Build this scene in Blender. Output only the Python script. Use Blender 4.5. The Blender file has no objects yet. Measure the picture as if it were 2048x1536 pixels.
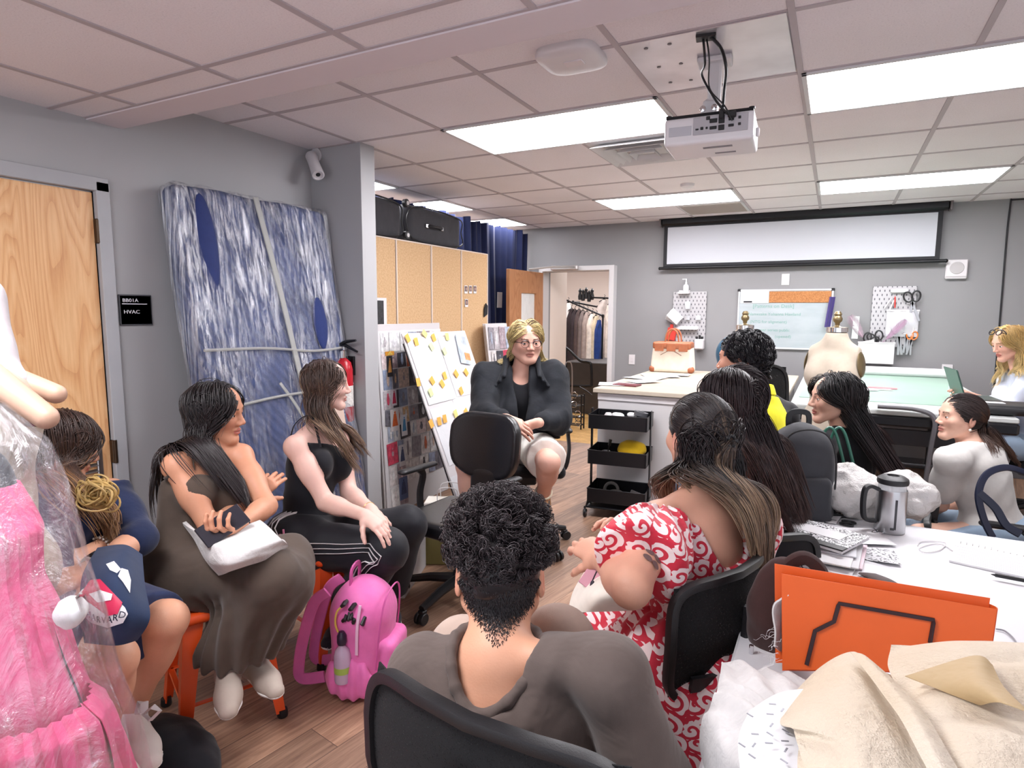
import bpy,math,random
import numpy as np
from mathutils import Vector,Matrix
random.seed(7);RNG=np.random.default_rng(7)
SC=bpy.context.scene;COL=SC.collection
# ------------------------------------------------------------------ camera
FPX=1233.95
YAW,PIT,ROLL=math.radians(27.481),math.radians(6.763),math.radians(0.2826)
CAMZ=1.5
FW=np.array([-math.sin(YAW)*math.cos(PIT),math.cos(YAW)*math.cos(PIT),-math.sin(PIT)])
_r0=np.array([math.cos(YAW),math.sin(YAW),0.0]);_u0=np.cross(_r0,FW)
RT=_r0*math.cos(ROLL)+_u0*math.sin(ROLL);UPV=-_r0*math.sin(ROLL)+_u0*math.cos(ROLL)
cam_data=bpy.data.cameras.new('camera');cam=bpy.data.objects.new('camera',cam_data);COL.objects.link(cam)
cam_data.sensor_width=36.0;cam_data.lens=FPX/2048*36.0;cam_data.clip_start=0.05
cam.matrix_world=Matrix(((RT[0],UPV[0],-FW[0],0),(RT[1],UPV[1],-FW[1],0),(RT[2],UPV[2],-FW[2],CAMZ),(0,0,0,1)))
SC.camera=cam
# ------------------------------------------------------------------ world, view
W=bpy.data.worlds.new('world');SC.world=W;W.use_nodes=True
W.node_tree.nodes['Background'].inputs[0].default_value=(0.86,0.9,1.0,1)
W.node_tree.nodes['Background'].inputs[1].default_value=0.85
SC.view_settings.view_transform='Standard';SC.view_settings.look='None'
SC.view_settings.gamma=1.0;SC.view_settings.use_curve_mapping=False
SC.view_settings.exposure=1.08
PANEL_GLOW=12.5
H1,H0,YSTEP=2.507,2.344,1.82
XW,YB=-3.01,7.02
GX,GY=-0.190,2.384
TL=0.61
# ------------------------------------------------------------------ helpers to read the place
CAMP=np.array([0,0,CAMZ])
def ray(px,py):return FW*FPX+RT*(px-1024)+UPV*(768-py)
def onz(px,py,z):d=ray(px,py);return CAMP+d*(z-CAMZ)/d[2]
def onx(px,py,x):d=ray(px,py);return CAMP+d*x/d[0]
def ony(px,py,y):d=ray(px,py);return CAMP+d*y/d[1]
def at(px,py,d):return CAMP+ray(px,py)/FPX*d
def depth(p):return float((np.asarray(p)-CAMP)@FW)
def reach(prev,px,py,L,far=False,fallback=None):
    """joint seen at (px, py) at bone length L from prev"""
    d=ray(px,py);d=d/np.linalg.norm(d);o=CAMP-np.asarray(prev,float)
    b=o@d;c=o@o-L*L;D=b*b-c
    if D<=0:t=-b
    else:t=-b+(math.sqrt(D)if far else-math.sqrt(D))
    return CAMP+d*t
def V(*a):return np.array(a,float)
def nrm(v):v=np.asarray(v,float);return v/max(1e-9,np.linalg.norm(v))
# ================================================================== materials
def srgb(c):
    if isinstance(c,str):
        c=[int(c[i:i+2],16)/255 for i in(0,2,4)]
    return tuple((x/12.92 if x<=0.04045 else((x+0.055)/1.055)**2.4)for x in c)
class NT:
    def __init__(s,name):
        s.m=bpy.data.materials.new(name);s.m.use_nodes=True;s.t=s.m.node_tree;s.n=s.t.nodes
        s.b=s.n['Principled BSDF'];s.out=s.n['Material Output']
    def new(s,t,**k):
        o=s.n.new(t)
        for a,v in k.items():setattr(o,a,v)
        return o
    def l(s,a,b):s.t.links.new(a,b)
    def set(s,**k):
        for a,v in k.items():
            a=a.replace('_',' ')
            s.b.inputs[a].default_value=v
    def coord(s,scale=(1,1,1),rot=(0,0,0),kind='Object'):
        tc=s.new('ShaderNodeTexCoord');mp=s.new('ShaderNodeMapping')
        mp.inputs['Scale'].default_value=scale;mp.inputs['Rotation'].default_value=rot
        s.l(tc.outputs[kind],mp.inputs[0]);return mp.outputs[0]
    def noise(s,vec,scale=5,detail=3,rough=0.5,dist=0):
        n=s.new('ShaderNodeTexNoise');n.inputs['Scale'].default_value=scale;n.inputs['Detail'].default_value=detail
        n.inputs['Roughness'].default_value=rough;n.inputs['Distortion'].default_value=dist
        if vec is not None:s.l(vec,n.inputs['Vector'])
        return n.outputs['Fac']
    def vor(s,vec,scale=5,feature='F1',out='Distance'):
        n=s.new('ShaderNodeTexVoronoi',feature=feature);n.inputs['Scale'].default_value=scale
        s.l(vec,n.inputs['Vector']);return n.outputs[out]
    def ramp(s,fac,stops,interp='LINEAR'):
        r=s.new('ShaderNodeValToRGB');r.color_ramp.interpolation=interp
        e=r.color_ramp.elements
        while len(e)<len(stops):e.new(0.5)
        for i,(p,c)in enumerate(stops):
            e[i].position=p;e[i].color=(*c,1)if len(c)==3 else c
        s.l(fac,r.inputs[0]);return r.outputs[0]
    def math(s,op,a,b=None,c=None,clamp=False):
        n=s.new('ShaderNodeMath',operation=op);n.use_clamp=clamp
        for i,v in enumerate((a,b,c)):
            if v is None:continue
            if hasattr(v,'links'):s.l(v,n.inputs[i])
            else:n.inputs[i].default_value=v
        return n.outputs[0]
    def mix(s,fac,a,b,blend='MIX'):
        n=s.new('ShaderNodeMix',data_type='RGBA',blend_type=blend)
        for i,v in((0,fac),(6,a),(7,b)):
            if hasattr(v,'links'):s.l(v,n.inputs[i])
            elif i==0:n.inputs[i].default_value=v
            else:n.inputs[i].default_value=(*v,1)
        return n.outputs[2]
    def bump(s,h,strength=0.3,dist=0.01):
        n=s.new('ShaderNodeBump');n.inputs['Strength'].default_value=strength;n.inputs['Distance'].default_value=dist
        s.l(h,n.inputs['Height']);s.l(n.outputs[0],s.b.inputs['Normal']);return n
    def base(s,c):s.l(c,s.b.inputs['Base Color'])
MATS={}
def mat(name,col,rough=0.5,metal=0.0,var=0.0,vscale=8,bump=0.0,bscale=60,bdist=0.004,spec=0.5,**k):
    """plain painted / cloth / plastic surface with soft procedural variation and bump"""
    if name in MATS:return MATS[name]
    t=NT(name);c=srgb(col);t.set(Base_Color=(*c,1),Roughness=rough,Metallic=metal)
    t.b.inputs['Specular IOR Level'].default_value=spec
    if var>0:
        f=t.noise(t.coord(),vscale,4)
        t.base(t.ramp(f,[(0.3,tuple(x*(1-var)for x in c)),(0.7,tuple(min(1,x*(1+var))for x in c))]))
    if bump>0:t.bump(t.noise(t.coord(),bscale,3),bump,bdist)
    for a,v in k.items():t.b.inputs[a.replace('_',' ')].default_value=v
    MATS[name]=t.m;return t.m
def fabric(name,col,rough=0.9,var=0.08,weave=600,bump=0.25,wr=6,wrs=0.35,sheen=0.15):
    if name in MATS:return MATS[name]
    t=NT(name);c=srgb(col);t.set(Roughness=rough);t.b.inputs['Specular IOR Level'].default_value=0.25
    co=t.coord();f=t.noise(co,14,5,0.6)
    t.base(t.ramp(f,[(0.3,tuple(x*(1-var)for x in c)),(0.7,tuple(min(1,x*(1+var))for x in c))]))
    h=t.math('MULTIPLY_ADD',t.noise(co,weave,1),0.04,t.math('MULTIPLY',t.noise(co,wr,3,0.55,0.6),wrs*2))
    t.bump(h,bump,0.02);t.b.inputs['Sheen Weight'].default_value=sheen
    MATS[name]=t.m;return t.m
def attr_mat(name,rough=0.5,sss=0.0,bump=0.1,bscale=300,attr='Col',spec=0.4,bdist=0.002,var=0.06):
    if name in MATS:return MATS[name]
    t=NT(name);a=t.new('ShaderNodeAttribute',attribute_name=attr)
    co=t.coord();f=t.ramp(t.noise(co,25,4),[(0.3,(1-var,)*3),(0.7,(1+0*var,)*3)])
    t.base(t.mix(1.0,a.outputs['Color'],f,'MULTIPLY'));t.set(Roughness=rough)
    t.b.inputs['Specular IOR Level'].default_value=spec
    if sss>0:
        t.b.inputs['Subsurface Weight'].default_value=sss;t.b.inputs['Subsurface Radius'].default_value=(1,.35,.2)
        t.b.inputs['Subsurface Scale'].default_value=0.008
    t.bump(t.noise(co,bscale,2),bump,bdist)
    MATS[name]=t.m;return t.m
def glow(name,col,strength):
    t=NT(name);c=srgb(col);t.set(Base_Color=(0.8,0.8,0.8,1));t.b.inputs['Emission Color'].default_value=(*c,1)
    t.b.inputs['Emission Strength'].default_value=strength;return t.m
def clearmat(name,col=(1,1,1),alpha=0.3,rough=0.1,bump=0,bscale=30):
    t=NT(name);t.set(Base_Color=(*col,1),Roughness=rough,Alpha=alpha)
    if bump:t.bump(t.noise(t.coord(),bscale,4),bump,0.02)
    return t.m
# ================================================================== mesh builder
def rotm(rx=0,ry=0,rz=0):
    return np.array((Matrix.Rotation(rz,3,'Z')@Matrix.Rotation(ry,3,'Y')@Matrix.Rotation(rx,3,'X')))
def frame_z(z,up=(0,0,1)):
    z=nrm(z);up=np.array(up,float)
    if abs(z@nrm(up))>0.97:up=np.array([1.,0,0])if abs(z[0])<0.9 else np.array([0.,1,0])
    x=nrm(np.cross(up,z));y=np.cross(z,x)
    return np.stack([x,y,z],1)
class MB:
    def __init__(s):s.v=[];s.f=[];s.n=0;s.mi=[];s.cur=0;s.cols=[];s.col=None
    def add(s,v,f):
        v=np.asarray(v,float).reshape(-1,3);s.v.append(v);o=s.n
        s.f+=[[i+o for i in q]for q in f];s.mi+=[s.cur]*len(f);s.n+=len(v)
        s.cols.append(np.tile(s.col if s.col is not None else(1,1,1),(len(v),1)))
        return s
    def box(s,c,size,M=None,b=0.004):
        h=np.array(size,float)/2;M=np.eye(3)if M is None else M
        if b<=0:
            v=np.array([[x,y,z]for x in(-1,1)for y in(-1,1)for z in(-1,1)])*h
            return s.add(v@M.T+np.array(c,float),[[0,1,3,2],[4,6,7,5],[0,4,5,1],[2,3,7,6],[0,2,6,4],[1,5,7,3]])
        b=min(b,h.min()*0.45)
        vs=[];idx={}
        for sx in(-1,1):
            for sy in(-1,1):
                for sz in(-1,1):
                    for a in range(3):
                        p=(h-b)*np.array([sx,sy,sz]);p[a]=h[a]*(sx,sy,sz)[a]
                        idx[(sx,sy,sz,a)]=len(vs);vs.append(p)
        fs=[]
        for a in range(3):
            u,w=[(1,2),(2,0),(0,1)][a]
            for sg in(-1,1):
                q=[]
                for su,sw in((-1,-1),(1,-1),(1,1),(-1,1)):
                    k=[0,0,0];k[a]=sg;k[u]=su;k[w]=sw;q.append(idx[(*k,a)])
                fs.append(q if sg>0 else q[::-1])
        for a in range(3):
            u,w=[(1,2),(2,0),(0,1)][a]
            for su in(-1,1):
                for sw in(-1,1):
                    k0=[0,0,0];k0[u]=su;k0[w]=sw;k1=list(k0);k0[a]=-1;k1[a]=1
                    q=[idx[(*k0,u)],idx[(*k0,w)],idx[(*k1,w)],idx[(*k1,u)]]
                    fs.append(q if su*sw<0 else q[::-1])
        for sx in(-1,1):
            for sy in(-1,1):
                for sz in(-1,1):
                    q=[idx[(sx,sy,sz,a)]for a in range(3)]
                    fs.append(q if sx*sy*sz>0 else q[::-1])
        return s.add(np.array(vs)@M.T+np.array(c,float),fs)
    def lathe(s,prof,o=(0,0,0),axis=(0,0,1),n=24,M=None,sx=1,sy=1,caps=True):
        M=frame_z(axis)if M is None else M;pr=np.array(prof,float)
        a=np.arange(n)*2*math.pi/n
        v=np.stack([np.outer(pr[:,0],np.cos(a))*sx,np.outer(pr[:,0],np.sin(a))*sy,np.repeat(pr[:,1:2],n,1)],-1).reshape(-1,3)
        f=[[i*n+j,i*n+(j+1)%n,(i+1)*n+(j+1)%n,(i+1)*n+j]for i in range(len(pr)-1)for j in range(n)]
        if caps:
            if pr[0,0]>1e-5:f.append(list(range(n))[::-1])
            if pr[-1,0]>1e-5:f.append([(len(pr)-1)*n+j for j in range(n)])
        return s.add(v@M.T+np.array(o,float),f)
    def cyl(s,a,b,r,r2=None,n=16):
        a=np.array(a,float);b=np.array(b,float);L=np.linalg.norm(b-a);r2=r if r2 is None else r2
        e=min(r,r2,L)*0.15
        return s.lathe([(r-e,0),(r,e),(r2,L-e),(r2-e,L)],a,b-a,n)
    def ball(s,c,r,n=16,M=None):
        r=np.array([r,r,r]if np.isscalar(r)else r,float);th=np.linspace(0,math.pi,n//2+1)
        v=np.concatenate([[[0,0,1]],np.stack([np.outer(np.sin(th[1:-1]),np.cos(np.arange(n)*2*math.pi/n)),np.outer(np.sin(th[1:-1]),np.sin(np.arange(n)*2*math.pi/n)),np.repeat(np.cos(th[1:-1])[:,None],n,1)],-1).reshape(-1,3),[[0,0,-1]]])
        m=len(th)-2;f=[[0,1+j,1+(j+1)%n]for j in range(n)]
        f+=[[1+i*n+j,1+(i+1)*n+j,1+(i+1)*n+(j+1)%n,1+i*n+(j+1)%n]for i in range(m-1)for j in range(n)]
        f+=[[1+m*n,1+(m-1)*n+(j+1)%n,1+(m-1)*n+j]for j in range(n)]
        v=v*r
        if M is not None:v=v@np.asarray(M).T
        return s.add(v+np.array(c,float),f)
    def tube(s,path,r,n=8,closed=False,flat=None,up=(0,0,1)):
        """sweep; r scalar or per point; flat = (width, thickness) gives a strap"""
        P=np.array(path,float);m=len(P);R=np.full(m,r,float)if np.isscalar(r)else np.array(r,float)
        T=np.roll(P,-1,0)-np.roll(P,1,0)
        if not closed:T[0]=P[1]-P[0];T[-1]=P[-1]-P[-2]
        T/=np.maximum(1e-9,np.linalg.norm(T,axis=1))[:,None]
        x=nrm(np.cross(up,T[0]))if abs(nrm(up)@T[0])<0.97 else nrm(np.cross((1,0.3,0),T[0]))
        a=np.arange(n)*2*math.pi/n;vs=[]
        for i in range(m):
            x=nrm(x-T[i]*(x@T[i]));y=np.cross(T[i],x)
            if flat is None:cx,cy=np.cos(a)*R[i],np.sin(a)*R[i]
            else:
                cx=np.sign(np.cos(a))*np.abs(np.cos(a))**0.5*flat[0]/2;cy=np.sign(np.sin(a))*np.abs(np.sin(a))**0.5*flat[1]/2
            vs.append(P[i]+np.outer(cx,x)+np.outer(cy,y))
        f=[[i*n+j,i*n+(j+1)%n,(i+1)*n+(j+1)%n,(i+1)*n+j]for i in range(m-1)for j in range(n)]
        if closed:f+=[[(m-1)*n+j,(m-1)*n+(j+1)%n,(j+1)%n,j]for j in range(n)]
        else:f+=[list(range(n))[::-1],[(m-1)*n+j for j in range(n)]]
        return s.add(np.concatenate(vs),f)
    def grid(s,fn,nu,nv,th=0.0):
        """surface fn(u,v)->xyz for u,v in 0..1; th gives it thickness"""
        u,v=np.meshgrid(np.linspace(0,1,nu),np.linspace(0,1,nv),indexing='ij')
        P=np.array([[fn(a,b)for a,b in zip(ru,rv)]for ru,rv in zip(u,v)],float)
        return s.sheet(P,th)
    def sheet(s,P,th=0.0):
        nu,nv=P.shape[:2]
        f=[[i*nv+j,(i+1)*nv+j,(i+1)*nv+j+1,i*nv+j+1]for i in range(nu-1)for j in range(nv-1)]
        if th==0:return s.add(P.reshape(-1,3),f)
        du=np.gradient(P,axis=0);dv=np.gradient(P,axis=1);N=np.cross(du,dv);N/=np.maximum(1e-12,np.linalg.norm(N,axis=-1,keepdims=True))
        o=nu*nv;Q=P-N*th
        g=[[i+o for i in q][::-1]for q in f]
        e=[(i*nv,(i+1)*nv)for i in range(nu-1)]+[((nu-1)*nv+j,(nu-1)*nv+j+1)for j in range(nv-1)]
        e+=[((i+1)*nv+nv-1,i*nv+nv-1)for i in range(nu-1)]+[(j+1,j)for j in range(nv-1)]
        side=[[a,a+o,b+o,b]for a,b in e]
        return s.add(np.concatenate([P.reshape(-1,3),Q.reshape(-1,3)]),f+g+side)
    def prism(s,poly,z0,z1,M=None,o=(0,0,0)):
        """polygon (2D, ccw) extruded along local z"""
        p=np.array(poly,float);n=len(p);M=np.eye(3)if M is None else M
        v=np.concatenate([np.c_[p,np.full(n,z0)],np.c_[p,np.full(n,z1)]])
        f=[list(range(n))[::-1],list(range(n,2*n))]+[[i,(i+1)%n,n+(i+1)%n,n+i]for i in range(n)]
        return s.add(v@np.asarray(M).T+np.array(o,float),f)
    def raw(s,v,f):return s.add(v,f)
def link_mesh(name,v,f,mats,mi=None,cols=None,smooth=True,angle=40):
    me=bpy.data.meshes.new(name);v=np.asarray(v,np.float32)
    if isinstance(f,np.ndarray):
        k=f.shape[1];me.vertices.add(len(v));me.vertices.foreach_set('co',v.ravel())
        me.loops.add(f.size);me.loops.foreach_set('vertex_index',f.astype(np.int32).ravel())
        me.polygons.add(len(f));me.polygons.foreach_set('loop_start',np.arange(0,f.size,k,dtype=np.int32))
        me.polygons.foreach_set('loop_total',np.full(len(f),k,np.int32));me.update(calc_edges=True)
    else:
        me.from_pydata(v.tolist(),[],f)
    for m in(mats if isinstance(mats,(list,tuple))else[mats]):me.materials.append(m)
    if mi is not None:me.polygons.foreach_set('material_index',np.array(mi,np.int32))
    if cols is not None:
        ca=me.color_attributes.new('Col','FLOAT_COLOR','POINT')
        ca.data.foreach_set('color',np.c_[cols,np.ones(len(v))].astype(np.float32).ravel())
    if smooth:
        me.polygons.foreach_set('use_smooth',np.ones(len(me.polygons),bool))
        if angle:me.set_sharp_from_angle(angle=math.radians(angle))
    me.validate();me.update()
    o=bpy.data.objects.new(name,me);COL.objects.link(o);return o
ROOTL={}
def thing(name,label,cat,loc=(0,0,0),rotz=0.0,group=None):
    o=bpy.data.objects.new(name,None);COL.objects.link(o);o.empty_display_size=0.05
    o.location=tuple(float(x)for x in loc);o.rotation_euler=(0,0,rotz);tag(o,label,cat,group);return o
def tag(o,label,cat,group=None,kind=None):
    o['label']=label;o['category']=cat
    if group:o['group']=group
    if kind:o['kind']=kind
    return o
def rootof(p):
    while p.parent:p=p.parent
    return p
def part(name,mb,m,parent=None,local=False,smooth=True,angle=40,cols=False,label=None):
    """link the builder as one mesh; world coordinates unless local"""
    v=np.concatenate(mb.v)if mb.v else np.zeros((0,3))
    if parent is not None and not local:
        r=rootof(parent);L=np.array(r.location);v=v-L
        if abs(r.rotation_euler[2])>1e-9:v=v@rotm(0,0,r.rotation_euler[2])
    o=link_mesh(name,v,mb.f,m,mb.mi if isinstance(m,(list,tuple))else None,np.concatenate(mb.cols)if cols else None,smooth,angle)
    if parent is not None:o.parent=parent
    if label:o['label']=label
    return o
def npart(name,v,f,m,parent=None,cols=None,angle=None,label=None):
    if parent is not None:v=v-np.array(rootof(parent).location)
    o=link_mesh(name,v,f,m,None,cols,True,angle)
    if parent is not None:o.parent=parent
    if label:o['label']=label
    return o
def solo(name,mb,m,label,cat,group=None,kind=None,**k):
    """a thing that is a single mesh, origin at its base"""
    v=np.concatenate(mb.v);c=(v.min(0)+v.max(0))/2;c[2]=v[:,2].min()
    mb.v=[x-c for x in mb.v];o=part(name,mb,m,None,**k);o.location=c;tag(o,label,cat,group,kind);return o
def struct(name,mb,m,**k):
    o=part(name,mb,m,**k);o['kind']='structure';return o
def copy_tree(o,parent=None):
    c=o.copy();COL.objects.link(c);c.parent=parent
    for ch in[x for x in bpy.data.objects if x.parent==o]:copy_tree(ch,c)
    return c
def text_mesh(txt,size,M,o,m,parent,name='lettering',depth=0.0006,align='LEFT',sx=1.0):
    """letters as real thin geometry; M columns = right, up, out"""
    cu=bpy.data.curves.new(name,'FONT');cu.body=txt;cu.size=size;cu.extrude=depth;cu.align_x=align;cu.resolution_u=2
    ob=bpy.data.objects.new('tmp',cu);COL.objects.link(ob);dg=bpy.context.evaluated_depsgraph_get()
    me=bpy.data.meshes.new_from_object(ob.evaluated_get(dg));n=len(me.vertices);co=np.zeros(n*3,np.float32);me.vertices.foreach_get('co',co)
    co=co.reshape(-1,3).astype(float);co[:,0]*=sx;f=[list(p.vertices)for p in me.polygons]
    bpy.data.objects.remove(ob);bpy.data.curves.remove(cu);bpy.data.meshes.remove(me)
    b=MB();b.add(co@np.asarray(M).T+np.array(o,float),f);return part(name,b,m,parent,smooth=False)
def cat_curve(pts,n=8,closed=False):
    """Catmull-Rom resample"""
    P=np.array(pts,float);m=len(P);out=[]
    rng=range(m)if closed else range(m-1)
    for i in rng:
        if closed:a,b,c,d=P[(i-1)%m],P[i],P[(i+1)%m],P[(i+2)%m]
        else:a,b,c,d=P[max(i-1,0)],P[i],P[i+1],P[min(i+2,m-1)]
        for t in np.linspace(0,1,n,endpoint=False):
            out.append(0.5*((2*b)+(-a+c)*t+(2*a-5*b+4*c-d)*t*t+(-a+3*b-3*c+d)*t**3))
    if not closed:out.append(P[-1])
    return np.array(out)
# ================================================================== signed distance modelling
def wnoise(P,f=8.0,seed=0,oct=3):
    r=np.random.default_rng(seed);s=np.zeros(len(P),np.float32);a=1.0
    for o in range(oct):
        for _ in range(4):
            k=r.normal(size=3);k=k/np.linalg.norm(k)*f*(0.7+0.6*r.random());s+=a*np.sin(P@k.astype(np.float32)+r.random()*6.28+0.6*np.sin(P@(k[[1,2,0]]*0.8).astype(np.float32)))
        a*=0.5;f*=2.03
    return s/5.0
class Shape:
    def __init__(s):s.p=[];s.lo=np.full(3,1e9);s.hi=np.full(3,-1e9);s.disp=None
    def _b(s,c,r,op):
        if op=='add':s.lo=np.minimum(s.lo,np.array(c)-r);s.hi=np.maximum(s.hi,np.array(c)+r)
    def cone(s,a,b,ra,rb=None,k=0.02,op='add',flat=None):
        a=np.array(a,float);b=np.array(b,float);rb=ra if rb is None else rb
        s._b(a,ra,op);s._b(b,rb,op);s.p.append(('c',a,b,ra,rb,k,op,flat));return s
    def ell(s,c,r,M=None,k=0.02,op='add'):
        r=np.array([r]*3 if np.isscalar(r)else r,float);s._b(c,r.max(),op)
        s.p.append(('e',np.array(c,float),r,np.eye(3)if M is None else np.asarray(M),k,op));return s
    def box(s,c,h,M=None,r=0.01,k=0.01,op='add'):
        h=np.array(h,float);s._b(c,np.linalg.norm(h),op);s.p.append(('b',np.array(c,float),h,np.eye(3)if M is None else np.asarray(M),r,k,op));return s
    def plane(s,n,d,k=0.01,op='int'):
        s.p.append(('p',nrm(n),d,k,op));return s
    def shape(s,sh,k=0.01,op='add'):
        if op=='add':s.lo=np.minimum(s.lo,sh.lo);s.hi=np.maximum(s.hi,sh.hi)
        s.p.append(('s',sh,k,op));return s
    def fn(s,f,op='int',k=0.005):s.p.append(('f',f,k,op));return s
    def __call__(s,P):
        P=P.astype(np.float32);d=np.full(len(P),1e3,np.float32)
        for q in s.p:
            t=q[0]
            if t=='c':
                _,a,b,ra,rb,k,op,flat=q;a32=a.astype(np.float32);ab=(b-a).astype(np.float32);pa=P-a32
                if flat is not None:
                    n=nrm(flat[0]).astype(np.float32);pa=pa+np.outer(pa@n,n*(1/flat[1]-1)).astype(np.float32)
                L=float(ab@ab);h=np.clip(pa@ab/max(L,1e-9),0,1);e=pa-h[:,None]*ab
                x=np.sqrt(np.einsum('ij,ij->i',e,e))-(ra+(rb-ra)*h)
                if flat is not None:x=x*math.sqrt(flat[1])
            elif t=='e':
                _,c,r,M,k,op=q;e=(P-c.astype(np.float32))@M.astype(np.float32)
                e1=e/r.astype(np.float32);k0=np.sqrt(np.einsum('ij,ij->i',e1,e1));e2=e1/r.astype(np.float32);k1=np.sqrt(np.einsum('ij,ij->i',e2,e2))
                x=k0*(k0-1)/np.maximum(k1,1e-6)
            elif t=='b':
                _,c,h,M,r,k,op=q;e=np.abs((P-c.astype(np.float32))@M.astype(np.float32))-(h-r).astype(np.float32)
                x=np.linalg.norm(np.maximum(e,0),axis=1)+np.minimum(e.max(1),0)-r
            elif t=='p':_,n,dd,k,op=q;x=P@n.astype(np.float32)-dd
            elif t=='s':_,sh,k,op=q;x=sh(P)
            else:_,f,k,op=q;x=f(P)
            if op=='sub':x=-x
            if op=='add':
                if k>0:hh=np.maximum(k-np.abs(d-x),0)/k;d=np.minimum(d,x)-hh*hh*k*0.25
                else:d=np.minimum(d,x)
            else:
                if k>0:hh=np.maximum(k-np.abs(d-x),0)/k;d=np.maximum(d,x)+hh*hh*k*0.25
                else:d=np.maximum(d,x)
        if s.disp is not None:d=d+s.disp(P).astype(np.float32)
        return d
def sdfmesh(f,h,lo=None,hi=None,pad=0.03,B=8,keep=None,margin=1.3):
    lo=np.array(f.lo if lo is None else lo,float)-pad;hi=np.array(f.hi if hi is None else hi,float)+pad
    bs=h*B;nb=np.maximum(1,np.ceil((hi-lo)/bs).astype(int))
    bi=np.stack(np.meshgrid(*[np.arange(k)for k in nb],indexing='ij'),-1).reshape(-1,3)
    cc=lo+(bi+0.5)*bs;d=f(cc);act=np.abs(d)<bs*0.87*margin+0.012
    if keep is not None:act&=keep(cc,bs)
    bi=bi[act];n1=B+1;g=np.stack(np.meshgrid(*[np.arange(n1)]*3,indexing='ij'),-1).reshape(-1,3)
    vals=np.empty((len(bi),n1**3),np.float32);CH=max(1,300000//n1**3)
    for i in range(0,len(bi),CH):
        pts=(bi[i:i+CH,None]*B+g[None])*h+lo;vals[i:i+CH]=f(pts.reshape(-1,3)).reshape(-1,n1**3)
    vals=vals.reshape(-1,n1,n1,n1);ins=vals<0
    cor=[(a,b,c)for a in(0,1)for b in(0,1)for c in(0,1)]
    sl=lambda A,o:A[:,o[0]:o[0]+B,o[1]:o[1]+B,o[2]:o[2]+B]
    cnt=sum(sl(ins,o).astype(np.int8)for o in cor);mixed=(cnt>0)&(cnt<8)
    idx=np.argwhere(mixed);bid=idx[:,0];c=idx[:,1:];V8=np.stack([vals[bid,c[:,0]+o[0],c[:,1]+o[1],c[:,2]+o[2]]for o in cor],1)
    acc=np.zeros((len(idx),3));num=np.zeros(len(idx))
    for a in range(8):
        for b in range(a+1,8):
            oa,ob=np.array(cor[a]),np.array(cor[b])
            if np.abs(oa-ob).sum()!=1:continue
            va,vb=V8[:,a],V8[:,b];m=(va<0)!=(vb<0);t=np.where(m,va/np.where(m,va-vb,1),0)
            acc+=m[:,None]*(oa+t[:,None]*(ob-oa));num+=m
    N=nb*B+2;gc=bi[bid]*B+c;verts=lo+(gc+acc/num[:,None])*h
    key=(gc[:,0]*N[1]+gc[:,1])*N[2]+gc[:,2];od=np.argsort(key);ks=key[od]
    def look(q):
        k=(q[:,0]*N[1]+q[:,1])*N[2]+q[:,2];p=np.clip(np.searchsorted(ks,k),0,len(ks)-1);return np.where(ks[p]==k,od[p],-1)
    quads=[]
    for ax in range(3):
        o=[0,0,0];o[ax]=1;A=sl(ins,(0,0,0));Bq=sl(ins,o);e=np.argwhere(A!=Bq)
        if not len(e):continue
        fl=A[e[:,0],e[:,1],e[:,2],e[:,3]];q=bi[e[:,0]]*B+e[:,1:];u,w=[(1,2),(2,0),(0,1)][ax]
        du=np.zeros(3,int);dw=np.zeros(3,int);du[u]=1;dw[w]=1
        Q=np.stack([look(q),look(q-du),look(q-du-dw),look(q-dw)],1);ok=(Q>=0).all(1);Q=Q[ok];fl=fl[ok]
        Q[~fl]=Q[~fl][:,::-1];quads.append(Q)
    F=np.concatenate(quads)if quads else np.zeros((0,4),int)
    return verts,F
def compact(v,f):
    u,inv=np.unique(f,return_inverse=True);return v[u],inv.reshape(f.shape)
def multires(f,h,balls):
    """one surface, coarse everywhere and fine inside the balls [(centre, radius, h)]"""
    v,F=sdfmesh(f,h);c=v[F].mean(1);k=np.ones(len(F),bool)
    for(o,r,hh)in balls:k&=np.linalg.norm(c-o,axis=1)>r-h*0.6
    V_,F_=[],[];a,b=compact(v,F[k]);V_.append(a);F_.append(b);n=len(a)
    for i,(o,r,hh)in enumerate(balls):
        v,F=sdfmesh(f,hh,np.array(o)-r,np.array(o)+r,pad=0.0)
        c=v[F].mean(1);m=np.linalg.norm(c-o,axis=1)<r
        for(o2,r2,h2)in balls[:i]:m&=np.linalg.norm(c-o2,axis=1)>r2-hh
        if not m.any():continue
        a,b=compact(v,F[m]);V_.append(a);F_.append(b+n);n+=len(a)
    return np.concatenate(V_),np.concatenate(F_)
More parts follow.
